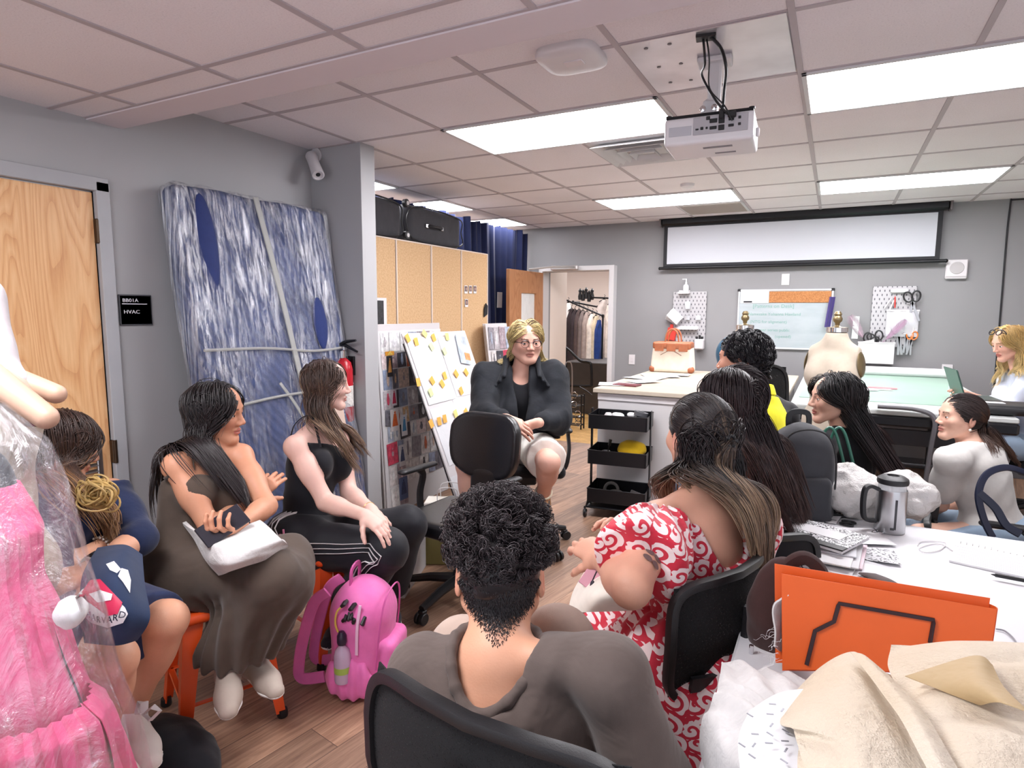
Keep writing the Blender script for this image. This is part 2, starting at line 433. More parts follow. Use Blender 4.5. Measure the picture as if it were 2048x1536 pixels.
# ================================================================== room materials
def m_floor():
    t=NT('wood_plank_floor');co=t.coord(rot=(0,0,math.radians(-80)))
    br=t.new('ShaderNodeTexBrick');br.offset=0.37;br.inputs['Scale'].default_value=1.0
    br.inputs['Brick Width'].default_value=1.2;br.inputs['Row Height'].default_value=0.152;br.inputs['Mortar Size'].default_value=0.0012
    br.inputs['Color1'].default_value=(0,0,0,1);br.inputs['Color2'].default_value=(1,1,1,1);br.inputs['Mortar'].default_value=(0.3,0.3,0.3,1);br.inputs['Bias'].default_value=0.0
    t.l(co,br.inputs['Vector'])
    sep=t.new('ShaderNodeSeparateColor');t.l(br.outputs['Color'],sep.inputs[0])
    # stretch grain along the plank, shifted per plank
    cb=t.new('ShaderNodeCombineXYZ');t.l(t.math('MULTIPLY',sep.outputs[0],37.0),cb.inputs[2]);
    add=t.new('ShaderNodeVectorMath',operation='ADD');t.l(co,add.inputs[0]);t.l(cb.outputs[0],add.inputs[1])
    mp=t.new('ShaderNodeMapping');mp.inputs['Scale'].default_value=(1.6,17,1);t.l(add.outputs[0],mp.inputs[0])
    g=t.noise(mp.outputs[0],1.5,7,0.62,1.2)
    mp2=t.new('ShaderNodeMapping');mp2.inputs['Scale'].default_value=(3,90,1);t.l(add.outputs[0],mp2.inputs[0])
    g2=t.noise(mp2.outputs[0],1.0,4,0.7)
    c=t.ramp(g,[(0.3,srgb('684a3b')),(0.48,srgb('906f5a')),(0.6,srgb('ad8a72')),(0.75,srgb('c6a68c'))])
    c=t.mix(0.5,c,t.ramp(g2,[(0.3,srgb('6b4d3f')),(0.7,srgb('b8967d'))]))
    c=t.mix(1.0,c,t.ramp(sep.outputs[0],[(0,(0.68,)*3),(0.5,(0.95,0.93,0.92)),(1,(1.15,1.1,1.05))]),'MULTIPLY')
    c=t.mix(br.outputs['Fac'],c,srgb('4a362e'))
    t.base(c);t.set(Roughness=0.5);t.bump(g2,0.08,0.002);return t.m
def m_tile():
    t=NT('ceiling_tile');co=t.coord();f=t.noise(co,160,3,0.7)
    c=t.ramp(f,[(0.28,srgb('a9a1a6')),(0.38,srgb('e0d9dc')),(0.7,srgb('eee8ea'))])
    t.base(t.mix(0.5,c,t.ramp(t.noise(co,1.3,2),[(0.35,srgb('dfd8d9')),(0.65,srgb('ece5e8'))])));t.set(Roughness=0.95);t.bump(f,0.35,0.003);return t.m
def m_wall(name,a,b):
    t=NT(name);co=t.coord();t.base(t.ramp(t.noise(co,1.1,3),[(0.3,srgb(a)),(0.7,srgb(b))]));t.set(Roughness=0.75)
    t.b.inputs['Specular IOR Level'].default_value=0.25;t.bump(t.noise(co,160,2),0.12,0.001);return t.m
def m_oak(name,c1,c2,c3,axis='Z',sc=1.0):
    t=NT(name);s={'Z':(1.7,1.7,0.36),'Y':(1.7,0.36,1.7),'X':(0.36,1.7,1.7)}[axis];co=t.coord(tuple(x*sc for x in s))
    w=t.noise(co,2.2,2,0.4,0.35);r=t.math('MULTIPLY',w,26.0);r=t.math('FRACT',r)
    s2={'Z':(60,60,3),'Y':(60,3,60),'X':(3,60,60)}[axis];fine=t.noise(t.coord(s2),1.6,4,0.7)
    c=t.ramp(r,[(0.0,srgb(c1)),(0.25,srgb(c2)),(0.7,srgb(c3)),(1.0,srgb(c2))])
    c=t.mix(0.35,c,t.ramp(fine,[(0.35,srgb(c1)),(0.6,srgb(c3))]));t.base(c);t.set(Roughness=0.38);t.bump(fine,0.06,0.001);return t.m
M_FLOOR,M_TILE=m_floor(),m_tile()
M_WALL=m_wall('grey_wall_paint','a2a2a4','ababad');M_WHITEWALL=m_wall('white_wall_paint','e8e2df','f0eae6')
M_DARKFACE=m_wall('charcoal_wall_paint','626166','6a696e')
M_OAK=m_oak('oak_veneer','c98f5f','dba673','e6ba89');M_OAK2=m_oak('oak_veneer_dark','9c6641','ae7851','bd8860')
M_BAR=mat('grid_bar_paint','b3a9ac',0.6);M_FRAMEGREY=mat('door_casing_grey','a3a4a8',0.5,var=0.03)
M_WHITE=mat('white_paint','cbc9ca',0.5);M_WPL=mat('white_plastic','d3cfd1',0.4);M_BLACK=mat('black_plastic','17171a',0.45,bump=0.1,bscale=400)
M_BLACKM=mat('black_metal','141418',0.35,0.3);M_STEEL=mat('brushed_steel','b9b9bb',0.28,1.0);M_CHROME=mat('chrome','d8d8da',0.12,1.0)
M_PAPER=mat('white_paper','dddcde',0.8,var=0.02);M_DARK=mat('dark_opening','101014',0.8)
# ================================================================== the room
b=MB();b.box((0.0,2.27,-0.05),(7.4,8.54,0.1),b=0);b.box((0.95,6.78,-0.05),(5.5,0.48,0.1),b=0);struct('floor',b,M_FLOOR)
t_osb=NT('yellow_floor');co=t_osb.coord((1,1,1));t_osb.base(t_osb.ramp(t_osb.noise(co,9,5,0.7),[(0.3,srgb('b08547')),(0.55,srgb('cfa567')),(0.75,srgb('e3c48b'))]));t_osb.set(Roughness=0.3)
b=MB();b.box((-1.5,8.08,-0.05),(8.5,2.12,0.1),b=0);b.box((-3.6,6.78,-0.049),(3.6,0.5,0.1),b=0);b.box((-4.35,4.8,-0.05),(1.3,3.5,0.1),b=0);struct('floor_hall',b,t_osb.m)
b=MB();b.box((-1.5,11.2,-0.06),(8.5,4.1,0.13),b=0);struct('floor_showroom',b,mat('grey_carpet','8f8785',0.9,var=0.1,vscale=30))
# left wall with the door hole (hole Y .755-1.67, top 2.03)
b=MB();t_=0.12;xw=XW-t_/2
b.box((xw,-0.42,1.2),(t_,2.35,2.4),b=0);b.box((xw,(1.67+3.06)/2,1.255),(t_,1.39,2.51),b=0);b.box((xw,1.2125,2.27),(t_,0.915,0.48),b=0)
struct('wall_left',b,M_WALL)
# wall return (pillar) that ends the left wall
b=MB();b.box((-2.84,3.065,1.2535),(0.48,0.13,2.507),b=0.002);struct('pillar',b,M_WALL)
# back wall with the doorway
b=MB();yb=YB+0.07;DX0,DX1,DZ=-3.19,-2.337,1.975
b.box(((DX1+3.45)/2,yb,1.26),(3.45-DX1,0.14,2.52),b=0);b.box(((DX0-5.3)/2,yb,1.26),(DX0+5.3,0.14,2.52),b=0);b.box(((DX0+DX1)/2,yb,(DZ+2.52)/2),(DX1-DX0,0.14,2.52-DZ),b=0)
struct('wall_back',b,m_wall('grey_back_wall_paint','8a898b','929193'))
b=MB();b.box((3.5,3.6,1.26),(0.1,6.9,2.52),b=0);struct('wall_right',b,M_WHITEWALL)
b=MB();b.box((-5.2,5.0,1.26),(0.1,4.1,2.52),b=0);b.box((-4.2,3.0,1.26),(2.1,0.1,2.52),b=0);struct('wall_alcove',b,M_WHITEWALL)
# ceilings
b=MB();b.box((-0.9,(YSTEP+7.1)/2,H1+0.03),(8.8,7.1-YSTEP,0.06),b=0);struct('ceiling',b,M_TILE)
b=MB();b.box((0.1,(YSTEP-1.7)/2,H0+0.2),(7.1,YSTEP+1.7,0.4),b=0);struct('ceiling_near',b,M_TILE)
b=MB();b.box((0.2,YSTEP-0.077,H0-0.003),(6.6,0.158,0.012),b=0.001);struct('trim_1',b,mat('soffit_paint','d6ccd0',0.8))
# grid bars
bars=MB();cols_=[GX+i*TL for i in range(-8,6)];rows_=[GY+i*TL for i in range(0,8)]
for x in cols_:bars.box((x,(YSTEP+YB)/2,H1-0.001),(0.024,YB-YSTEP,0.008),b=0.001)
for y in rows_:bars.box((-0.9,y,H1-0.0006),(8.6,0.024,0.007),b=0.001)
struct('trim_2',bars,M_BAR)
bars=MB();NY=1.515
for i in range(-5,6):bars.box((GX+i*TL,(NY-1.5)/2+0.07,H0-0.001),(0.024,NY+1.65,0.008),b=0.001)
for j in range(0,3):bars.box((0.2,NY-j*2*TL,H0-0.0006),(6.5,0.024,0.007),b=0.001)
bars.box((0.2,1.66,H0-0.0006),(6.5,0.02,0.006),b=0.001);struct('trim_3',bars,M_BAR)
b=MB();b.box((XW+0.006,2.36,0.05),(0.012,1.28,0.1),b=0.003);b.box((-2.8,2.994,0.05),(0.4,0.012,0.1),b=0.003);b.box((XW+0.006,-0.5,0.05),(0.012,2.4,0.1),b=0.003)
struct('baseboard_left',b,mat('grey_baseboard','57565a',0.6))
b=MB();b.box((0.56,YB-0.006,0.05),(5.6,0.012,0.1),b=0.003);struct('baseboard_back',b,MATS['grey_baseboard'])
# ceiling light panels -------------------------------------------------
M_GLOW=glow('light_panel','fdfbff',PANEL_GLOW)
def panel(c0,r0,nc,label,z=H1,y0=GY,name='ceiling_light',grp='flat ceiling light panels'):
    x0=GX+c0*TL;y=y0+r0*TL;cx,cy=x0+nc*TL/2,y+TL/2;w,h=nc*TL,TL
    t=thing(name,label,'ceiling light',(cx,cy,z-0.02),0,grp)
    b=MB();f=0.022
    for sx in(-1,1):b.box((cx+sx*(w/2-f/2-0.002),cy,z-0.006),(f,h-0.004,0.012),b=0.002)
    for sy in(-1,1):b.box((cx,cy+sy*(h/2-f/2-0.002),z-0.006),(w-0.004,f,0.012),b=0.002)
    part('frame',b,M_WHITE,t)
    b=MB();b.box((cx,cy,z-0.0045),(w-2*f-0.004,h-2*f-0.004,0.006),b=0);part('diffuser',b,M_GLOW,t,smooth=False)
panel(-3,1,2,'long flat light panel beside the projector, nearest the grey pillar')
panel(0,1,2,'large bright light panel at the top right edge of the photo')
panel(-3,5,2,'far light panel beside the dark vent grille')
panel(0,5,2,'far light panel above the projection screen, right side')
panel(-7,2,2,'light panel just past the pillar, partly hidden, above the suitcase')
panel(-7,4,2,'middle light panel cut by the top of the navy curtain')
panel(-7,6,2,'furthest light panel over the navy curtain, by the back wall')
panel(-3,-1.4-2.5,2,'added unseen light panel in the low ceiling on the left, behind the viewer',H0)  # made-up fixture out of view, added to light the foreground
# --- door 1 : HVAC room, oak
d=MB();d.box((XW-0.02,1.2125,1.012),(0.044,0.905,2.018),b=0.002);door1=struct('door_1',d,M_OAK)
b=MB()
for y in(0.725,1.7):b.box((XW+0.004,y,1.035),(0.05,0.06,2.07),b=0.003)
b.box((XW+0.004,1.2125,2.058),(0.05,1.03,0.062),b=0.003);struct('door_1_frame',b,M_FRAMEGREY)
b=MB();b.box((XW+0.012,1.672,0.83),(0.03,0.02,0.11),b=0.004);b.cyl((XW+0.03,1.672,0.775),(XW+0.03,1.672,0.885),0.008);b.box((XW+0.012,1.672,1.85),(0.03,0.02,0.11),b=0.004);h_=part('door_hinge',b,mat('bronze','4a3a2c',0.4,0.8),door1)
# louvre grille low in the door
g=MB();g.box((XW+0.008,1.42,0.93),(0.012,0.4,0.05),b=0.003);g.box((XW+0.008,1.42,0.5),(0.012,0.4,0.03),b=0.003)
for i in range(14):g.box((XW+0.008,1.42,0.53+i*0.028),(0.02,0.36,0.004),rotm(0,0.6,0),b=0.001)
for y in(1.23,1.61):g.box((XW+0.008,y,0.71),(0.014,0.025,0.45),b=0.003)
part('door_vent',g,M_STEEL,door1)
# --- door 2 : open oak door with a glass slot, frame
b=MB();fr=0.05
b.box((DX0-0.02,YB-0.01,1.0),(0.05,0.2,2.0),b=0.003);b.box((DX1+0.026,YB-0.012,1.01),(0.06,0.2,2.03),b=0.003);b.box(((DX0+DX1)/2+0.005,YB-0.011,DZ+0.027),(DX1-DX0+0.1,0.2,0.055),b=0.003)
struct('door_2_frame',b,M_WHITE)
leaf=MB();ang=math.atan2(-0.86,-0.02);hx,hy=DX0+0.0,YB-0.12;ux,uy=math.cos(ang),math.sin(ang);ML=np.array([[ux,-uy,0],[uy,ux,0],[0,0,1]]);LW=0.84
def lf(s,z):return(hx+ux*s,hy+uy*s,z)
leaf.box(lf(0.10,0.98),(0.20,0.044,1.955),ML,0.002);leaf.box(lf(LW-0.14,0.98),(0.28,0.044,1.955),ML,0.002)
leaf.box(lf(0.38,1.83),(0.37,0.044,0.255),ML,0.002);leaf.box(lf(0.38,0.45),(0.37,0.044,0.9),ML,0.002)
door2=struct('door_2',leaf,M_OAK2)
b=MB();b.box(lf(0.38,1.3),(0.36,0.008,0.81),ML,0.001);t_=NT('frosted_glass');t_.set(Base_Color=(0.75,0.76,0.74,1),Roughness=0.25);t_.bump(t_.noise(t_.coord(),6,4),0.5,0.05);part('door_pane',b,t_.m,door2)
b=MB();b.box(lf(LW-0.06,0.95),(0.05,0.06,0.16),ML,0.004);b.cyl(lf(LW-0.06,0.97),np.array(lf(LW-0.06,0.97))+np.array([0.07,0,0]),0.01);b.box(np.array(lf(LW-0.11,0.97))+np.array([0.07,0,0]),(0.12,0.018,0.018),ML);part('door_handle',b,M_STEEL,door2)
b=MB();b.box(((DX0+DX1)/2-0.12,YB-0.14,DZ+0.035),(0.34,0.06,0.055),b=0.01);b.tube([((DX0+DX1)/2+0.02,YB-0.16,DZ+0.04),(DX0+0.28,YB-0.42,DZ+0.03),(hx+0.03,hy-0.42,DZ+0.0)],0.011);struct('door_2_closer',b,mat('aluminium','c5c2c0',0.35,0.7))
# other room behind door 2
b=MB();b.box((-3.25,7.45,1.3),(0.1,0.55,2.6),b=0);b.box((-1.5,12.9,1.3),(8.0,0.1,2.6),b=0);b.box((-5.7,9.0,1.3),(0.1,8,2.6),b=0);b.box((1.8,9.9,1.3),(0.1,5.7,2.6),b=0)
struct('wall_showroom',b,m_wall('warm_white_wall','e9dcd2','f2e6dc'))
b=MB();b.box((-1.9,10.1,2.62),(8.0,5.9,0.06),b=0);struct('ceiling_showroom',b,M_TILE)
for i,(x,y,l)in enumerate([(-3.0,8.6,'ceiling light panel in the showroom nearest its doorway'),(-2.9,10.4,'ceiling light panel in the showroom further back'),(-4.6,10.4,'showroom light panel over the clothes rails')]):
    t=thing('ceiling_light',l,'ceiling light',(x,y,2.57),0,'showroom light panels');b=MB();b.box((x,y,2.583),(1.2,0.6,0.014),b=0.002);part('frame',b,M_WHITE,t);b=MB();b.box((x,y,2.574),(1.14,0.54,0.006),b=0);part('diffuser',b,M_GLOW,t)
# ================================================================== things on the back wall and above
EX=np.eye(3);FACE=np.stack([[1,0,0],[0,0,1],[0,-1,0]],1).astype(float)
def bw(px,py,off=0.0):return ony(px,py,YB-off)
# projection screen -----------------------------------------------------
t=thing('projection_screen','wide pull-down projection screen half lowered in a black housing on the back wall','projection screen',(-0.45,YB-0.08,1.93))
sx0,sx1=-1.76,0.87
b=MB();b.box(((sx0+sx1)/2,YB-0.075,2.475),(sx1-sx0,0.1,0.085),b=0.02);part('housing',b,M_BLACKM,t)
b=MB()
for x in(sx0-0.004,sx1+0.004):b.box((x,YB-0.075,2.475),(0.02,0.11,0.1),b=0.01)
part('end_cap',b,mat('screen_cap','6d6668',0.4,0.4),t)
b=MB();b.grid(lambda u,v:(-1.725+u*2.545,YB-0.085-0.004*math.sin(v*3),2.44-v*0.45),8,8,0.002);part('border',b,mat('black_cloth_border','1a1a1f',0.7),t)
b=MB();b.grid(lambda u,v:(-1.685+u*2.465,YB-0.089-0.004*math.sin(v*3),2.415-v*0.395),8,8,0.001);part('fabric',b,mat('screen_white','bfc1c8',0.9),t)
b=MB();b.cyl((sx0+0.0,YB-0.088,1.975),(sx1+0.005,YB-0.088,1.975),0.016);b.ball((sx0,YB-0.088,1.975),0.018,12);b.ball((sx1,YB-0.088,1.975),0.018,12);part('weight_bar',b,M_BLACKM,t)
# whiteboard with cork strip --------------------------------------------
wx0,wx1,wz1,wz0=-0.92,-0.035,1.727,1.125
t=thing('whiteboard','framed whiteboard with a cork strip and faint green writing on the back wall','whiteboard',((wx0+wx1)/2,YB-0.02,wz0))
b=MB();b.box(((wx0+wx1)/2,YB-0.012,(wz0+wz1)/2),(wx1-wx0,0.016,wz1-wz0),b=0.002);t_=NT('whiteboard_face');t_.base(t_.ramp(t_.noise(t_.coord((1,1,3)),3,4),[(0.35,srgb('a3adb1')),(0.6,srgb('aeb6ba'))]));t_.set(Roughness=0.2);part('board',b,t_.m,t)
b=MB();f=0.018
for z in(wz0,wz1):b.box(((wx0+wx1)/2,YB-0.015,z),(wx1-wx0+f,0.026,f),b=0.004)
for x in(wx0,wx1):b.box((x,YB-0.015,(wz0+wz1)/2),(f,0.026,wz1-wz0),b=0.004)
part('frame',b,mat('white_aluminium','d9dade',0.35,0.3),t)
b=MB()
for x in(wx0,wx1):b.box((x,YB-0.016,wz1),(0.034,0.03,0.03),b=0.008)
part('corner',b,M_BLACK,t)
m=NT('cork_sheet');co=m.coord();m.base(m.ramp(m.noise(co,90,4,0.7),[(0.3,srgb('8d5a34')),(0.55,srgb('b3794a')),(0.75,srgb('c89460'))]));m.set(Roughness=0.9);M_CORK2=m.m
b=MB();b.box((-0.335,YB-0.024,1.655),(0.575,0.008,0.115),b=0.001);part('cork_strip',b,M_CORK2,t)
b=MB();b.box((-0.765,YB-0.024,1.655),(0.28,0.004,0.125),b=0.001);part('notice',b,M_PAPER,t)
b=MB();b.box((-0.83,YB-0.0265,1.607),(0.085,0.002,0.016),b=0);part('notice_label',b,M_BLACK,t)
M_INK=mat('green_marker','6f9c8f',0.6)
for i,(txt,x,z,s)in enumerate([('[Patterns on Desk]',-0.78,1.545,0.052),('Namesake Yohanna Haviland',-0.82,1.465,0.043),('(NTG for alignment)',-0.80,1.385,0.043),('Summer series public',-0.78,1.30,0.043),('(opened)',-0.55,1.235,0.043)]):
    text_mesh(txt,s,FACE,(x,YB-0.0215,z),M_INK,t,'marker_writing',0.0003)
for i in range(7):
    b=MB();b.box((-0.77,YB-0.0265,1.70-i*0.012),(0.2-0.03*(i%3),0.0008,0.003),b=0);
    part('printed_line',b,mat('faint_print','9a9da8',0.8),t)
# wall plates -------------------------------------------------------------
def plate(px,py,w,h,label,kind):
    c=bw(px,py);t=thing(kind,label,'wall plate',(c[0],YB,c[2]-h/2),0,'white plates on the back wall')
    b=MB();b.box((c[0],YB-0.004,c[2]),(w,0.008,h),b=0.003);part('plate',b,M_WPL,t)
    b=MB()
    if kind=='light_switch':b.box((c[0],YB-0.009,c[2]),(w*0.42,0.006,h*0.5),b=0.002)
    else:
        for dz in(-0.2,0.2):b.box((c[0],YB-0.0085,c[2]+dz*h),(w*0.45,0.004,h*0.3),b=0.004)
    part('rocker' if kind=='light_switch' else 'socket',b,mat('plate_insert','d2ced0',0.4),t)
plate(1264,719,0.072,0.115,'white light switch plate to the right of the doorway','light_switch')
plate(1571,559,0.075,0.115,'white outlet plate between the screen and the whiteboard','power_outlet')
plate(1894,741,0.085,0.115,'white outlet plate above the roll of paper on the table','power_outlet')
c=bw(1912,539);t=thing('wall_speaker','square white wall speaker with a round grille right of the screen','speaker',(c[0],YB,c[2]-0.09))
b=MB();b.box((c[0],YB-0.022,c[2]),(0.165,0.044,0.175),b=0.008);part('body',b,M_WPL,t)
b=MB();b.lathe([(0,0.004),(0.052,0.004),(0.056,0)],(c[0],YB-0.045,c[2]+0.012),(0,-1,0),32);b.box((c[0],YB-0.046,c[2]-0.066),(0.16,0.006,0.008),b=0.002);part('grille',b,mat('grille_grey','bdb9ba',0.7,bump=0.6,bscale=900),t)
b=MB();b.tube(cat_curve([(1.318,YB-0.008,H1),(1.312,YB-0.01,2.2),(1.318,YB-0.01,1.7),(1.325,YB-0.01,1.1),(1.33,YB-0.02,0.6),(1.36,YB-0.05,0.02)],6),0.007);b.tube([(1.318,YB-0.008,H1-0.012),(1.7,YB-0.008,H1-0.012),(2.3,YB-0.008,H1-0.012)],0.006)
solo('wall_cable',b,M_BLACK,'black cable running down the back wall behind the blonde person','cable')
# pegboards --------------------------------------------------------------
def pegmat():
    m=NT('pegboard_holes');co=m.coord((25,25,25));s=m.new('ShaderNodeSeparateXYZ');m.l(co,s.inputs[0])
    z2=m.math('FRACT',s.outputs[2]);row=m.math('FLOOR',s.outputs[2]);sh=m.math('MULTIPLY',m.math('MODULO',m.math('ABSOLUTE',row),2),0.5)
    x2=m.math('FRACT',m.math('ADD',s.outputs[0],sh));dx=m.math('ABSOLUTE',m.math('SUBTRACT',x2,0.5));dz=m.math('MAXIMUM',m.math('SUBTRACT',m.math('ABSOLUTE',m.math('SUBTRACT',z2,0.5)),0.15),0)
    d=m.math('SQRT',m.math('ADD',m.math('POWER',dx,2),m.math('POWER',dz,2)));h=m.math('LESS_THAN',d,0.12)
    m.base(m.mix(h,srgb('b3b1b4'),srgb('5a585f')));m.set(Roughness=0.5);return m.m
M_PEG=pegmat()
def pegboard(x0,x1,z0,z1,label):
    t=thing('pegboard',label,'pegboard',((x0+x1)/2,YB-0.015,z0),0,'white pegboards on the back wall')
    b=MB();b.box(((x0+x1)/2,YB-0.02,(z0+z1)/2),(x1-x0,0.01,z1-z0),b=0.004);part('board',b,M_PEG,t);return t
pegboard(-1.615,-1.255,1.16,1.72,'white pegboard above the cream and tan handbag')
pegboard(0.31,0.67,1.17,1.752,'white pegboard with scissors and a clear pouch, right of the dress form')
def wallthing(name,label,cat,mb,m,group=None):return solo(name,mb,m,label,cat,group)
M_CLEARP=clearmat('clear_plastic',(0.93,0.94,0.97),0.35,0.15)
# left pegboard items
b=MB();c=bw(1372,575,0.06);b.lathe([(0.0,0),(0.03,0.003),(0.032,0.07),(0.028,0.085),(0.012,0.095),(0.011,0.12)],(c[0],c[1],c[2]-0.06),(0,0,1),20);b.cyl((c[0],c[1],c[2]+0.05),(c[0],c[1],c[2]+0.09),0.006,n=10);b.box((c[0]-0.018,c[1],c[2]+0.09),(0.05,0.012,0.01));wallthing('pump_bottle','small clear pump bottle on top of the left pegboard','bottle',b,clearmat('milky_plastic',(0.85,0.85,0.88),0.75,0.2))
def hook_shelf(x,z,w,label):
    b=MB();b.box((x,YB-0.06,z),(w,0.075,0.01),b=0.003);b.box((x,YB-0.028,z+0.015),(w,0.008,0.04),b=0.003);b.box((x,YB-0.096,z+0.006),(w,0.005,0.022),b=0.002);wallthing('peg_shelf',label,'shelf',b,M_WPL,'small white shelves on the pegboards')
c=bw(1370,587);hook_shelf(c[0],c[2],0.12,'narrow white shelf under the pump bottle');c=bw(1377,658);hook_shelf(c[0],c[2],0.22,'wider white shelf low on the left pegboard')
def cup(x,z,r,h,label,m):b=MB();b.lathe([(0,0),(r*0.85,0),(r,h),(r-0.003,h),(r*0.82,0.004),(0,0.004)],(x,YB-0.05,z),(0,0,1),20,caps=False);wallthing('peg_cup',label,'cup',b,m,'clear cups on the left pegboard')
c=bw(1377,618);cup(c[0],c[2],0.033,0.08,'clear cup in the upper middle of the left pegboard',M_CLEARP);c=bw(1376,640);cup(c[0],c[2],0.03,0.05,'clear cup holding a dark spool on the left pegboard',M_CLEARP);c=bw(1398,640);cup(c[0],c[2],0.03,0.05,'empty clear cup at the right of the left pegboard',M_CLEARP)
b=MB();c=bw(1376,636);b.cyl((c[0],YB-0.05,c[2]),(c[0],YB-0.05,c[2]+0.03),0.016);wallthing('thread_spool','dark spool in a clear cup on the left pegboard','spool',b,M_BLACK)
c=bw(1351,636);b=MB()
for i in range(6):b.box((c[0]+0.005*i-0.01,YB-0.045-0.012*i,c[2]+0.004*i),(0.15,0.006,0.11),rotm(0,0.5+0.05*i,0.1),0.002)
wallthing('card_bundle','tilted bundle of white cards hooked at the edge of the left pegboard','cards',b,M_PAPER)
c=bw(1401,688);b=MB();b.box((c[0],YB-0.065,c[2]),(0.1,0.085,0.115),b=0.012);t=wallthing('peg_bucket','white bucket hanging low on the left pegboard with black tools','container',b,M_WPL)
for i,(dx,h)in enumerate([(-0.03,0.03),(0.0,0.045),(0.025,0.03)]):b=MB();b.box((c[0]+dx,YB-0.06,c[2]+0.055+h/2),(0.022,0.02,h),b=0.004);wallthing('craft_tool',['left black tool end in the white bucket','tallest black tool end, middle of the white bucket','right black tool end in the white bucket'][i],'tool',b,M_BLACK,'black tools in the white bucket')
c=bw(1345,668);b=MB();b.box((c[0],YB-0.05,c[2]),(0.1,0.03,0.14),rotm(0,0.15,0),0.008);b.box((c[0],YB-0.05,c[2]+0.085),(0.035,0.012,0.05),b=0.004);wallthing('red_packet','red packet hanging behind the handles of the cream handbag','packet',b,mat('red_packet','cf3a30',0.5,var=0.1))
# right pegboard items
def scissors(c,a,s,m_h,label,open_=0.25,m_b=None,grp='scissors on the right pegboard'):
    c=np.array(c,float);t=thing('scissors',label,'scissors',c,0,grp)
    for sg in(-1,1):
        th=a+sg*open_;d=np.array([math.sin(th),0,-math.cos(th)]);n=np.array([math.cos(th),0,math.sin(th)])
        b=MB();M=np.stack([n,[0,1,0],-d],1);q=c+d*0.06*s;b.box(q,(0.016*s,0.004,0.15*s),M,0.0015);part('blade',b,m_b or M_STEEL,t)
        b=MB();h=c-d*0.055*s-n*sg*0.012*s;ring=[h+n*0.026*s*math.cos(k)+(-d)*0.038*s*math.sin(k)for k in np.linspace(0,6.283,17)[:-1]];b.tube(ring,0.006*s,8,True,up=(0,1,0));part('handle',b,m_h,t)
c=bw(1825,607,0.06);scissors(c,0.12,1.3,M_BLACK,'black handled scissors hanging at the top right of the right pegboard')
c=bw(1788,700,0.07);b=MB()
b.box((c[0],YB-0.07,c[2]-0.0),(0.01,0.01,0.01),b=0.001)
# clear pouch
c=bw(1803,648);t=thing('clear_pouch','clear plastic pouch hooked onto the right pegboard','pouch',(c[0],YB-0.05,c[2]-0.12))
b=MB();b.grid(lambda u,v:(c[0]-0.13+0.26*u,YB-0.05-0.03*math.sin(u*3.1)*math.sin(v*3.1)-0.006*math.sin(u*17+v*9),c[2]-0.12+0.25*v),20,16,0.002);part('sheet',b,clearmat('clear_pouch_film',(0.85,0.83,0.88),0.5,0.2,0.6,20),t)
b=MB();b.box((c[0],YB-0.05,c[2]+0.128),(0.27,0.012,0.016),b=0.003);part('rim',b,M_WPL,t)
c=bw(1798,582);b=MB();b.box((c[0],YB-0.045,c[2]),(0.14,0.04,0.035),b=0.012);wallthing('tissue_roll','rolled white bundle on the top of the right pegboard','roll',b,M_PAPER)
for(px,py,a,m_,l)in[(1775,608,0.5,M_WPL,'white marker leaning at the left of the right pegboard'),(1790,605,-0.05,mat('red_pen','c2413c',0.4),'red pen on the right pegboard'),(1783,612,0.3,M_WPL,'second white marker beside the red pen')]:
    c=bw(px,py,0.05);d=np.array([math.sin(a),0,math.cos(a)]);b=MB();b.cyl(c-d*0.05,c+d*0.05,0.007,n=10);b.cyl(c+d*0.05,c+d*0.065,0.004,0.002,n=8);wallthing('marker_pen',l,'pen',b,m_,'pens on the right pegboard')
for(px,py,a,s,mh,l,o)in[(1798,672,0.1,1.35,mat('grey_handle','8f8a90',0.4,0.5),'grey metal scissors hanging lowest left below the pouch',0.08),(1813,672,0.0,1.2,M_WPL,'pale handled scissors hanging below the pouch',0.1),(1822,682,-0.1,1.0,mat('orange_handle','e0762e',0.4),'orange handled scissors hanging below the pouch',0.12)]:
    scissors(bw(px,py,0.05+0.02*o),a,s,mh,l,o)
# clear bins and tools left of the right pegboard
c=bw(1750,705);t=thing('wall_bin','translucent bin with papers on the wall below the right pegboard','bin',(c[0],YB-0.06,c[2]-0.1))
b=MB();x,z=c[0],c[2]
b.box((x,YB-0.12,z),(0.3,0.004,0.2),b=0.001);b.box((x,YB-0.065,z-0.1),(0.3,0.11,0.004),b=0.001)
for sx in(-0.15,0.15):b.box((x+sx,YB-0.065,z),(0.004,0.11,0.2),b=0.001)
part('body',b,clearmat('frosted_bin',(0.9,0.88,0.9),0.55,0.3),t)
b=MB()
for(sx,sy,w,d)in((0,-0.12,0.31,0.012),(0,-0.012,0.31,0.012),(-0.15,-0.066,0.012,0.11),(0.15,-0.066,0.012,0.11)):b.box((x+sx,YB+sy,z+0.1),(w,d,0.012),b=0.003)
part('rim',b,M_WPL,t)
b=MB();b.box((x-0.06,YB-0.09,z+0.02),(0.13,0.004,0.2),rotm(0,-0.25,0),0.001);wallthing('instruction_sheet','printed sheet tilted inside the translucent wall bin','paper',b,m_wall('printed_sheet','c9c6c8','efeeee'))
for(px,py,a,l)in[(1756,672,0.4,'black scissors upright in the wall bin, right one'),(1735,676,-0.5,'black scissors leaning left in the wall bin')]:
    scissors(bw(px,py,0.08)+V(0,0,-0.06),a,1.2,M_BLACK,l,0.3,M_BLACKM,'scissors in the wall bin')
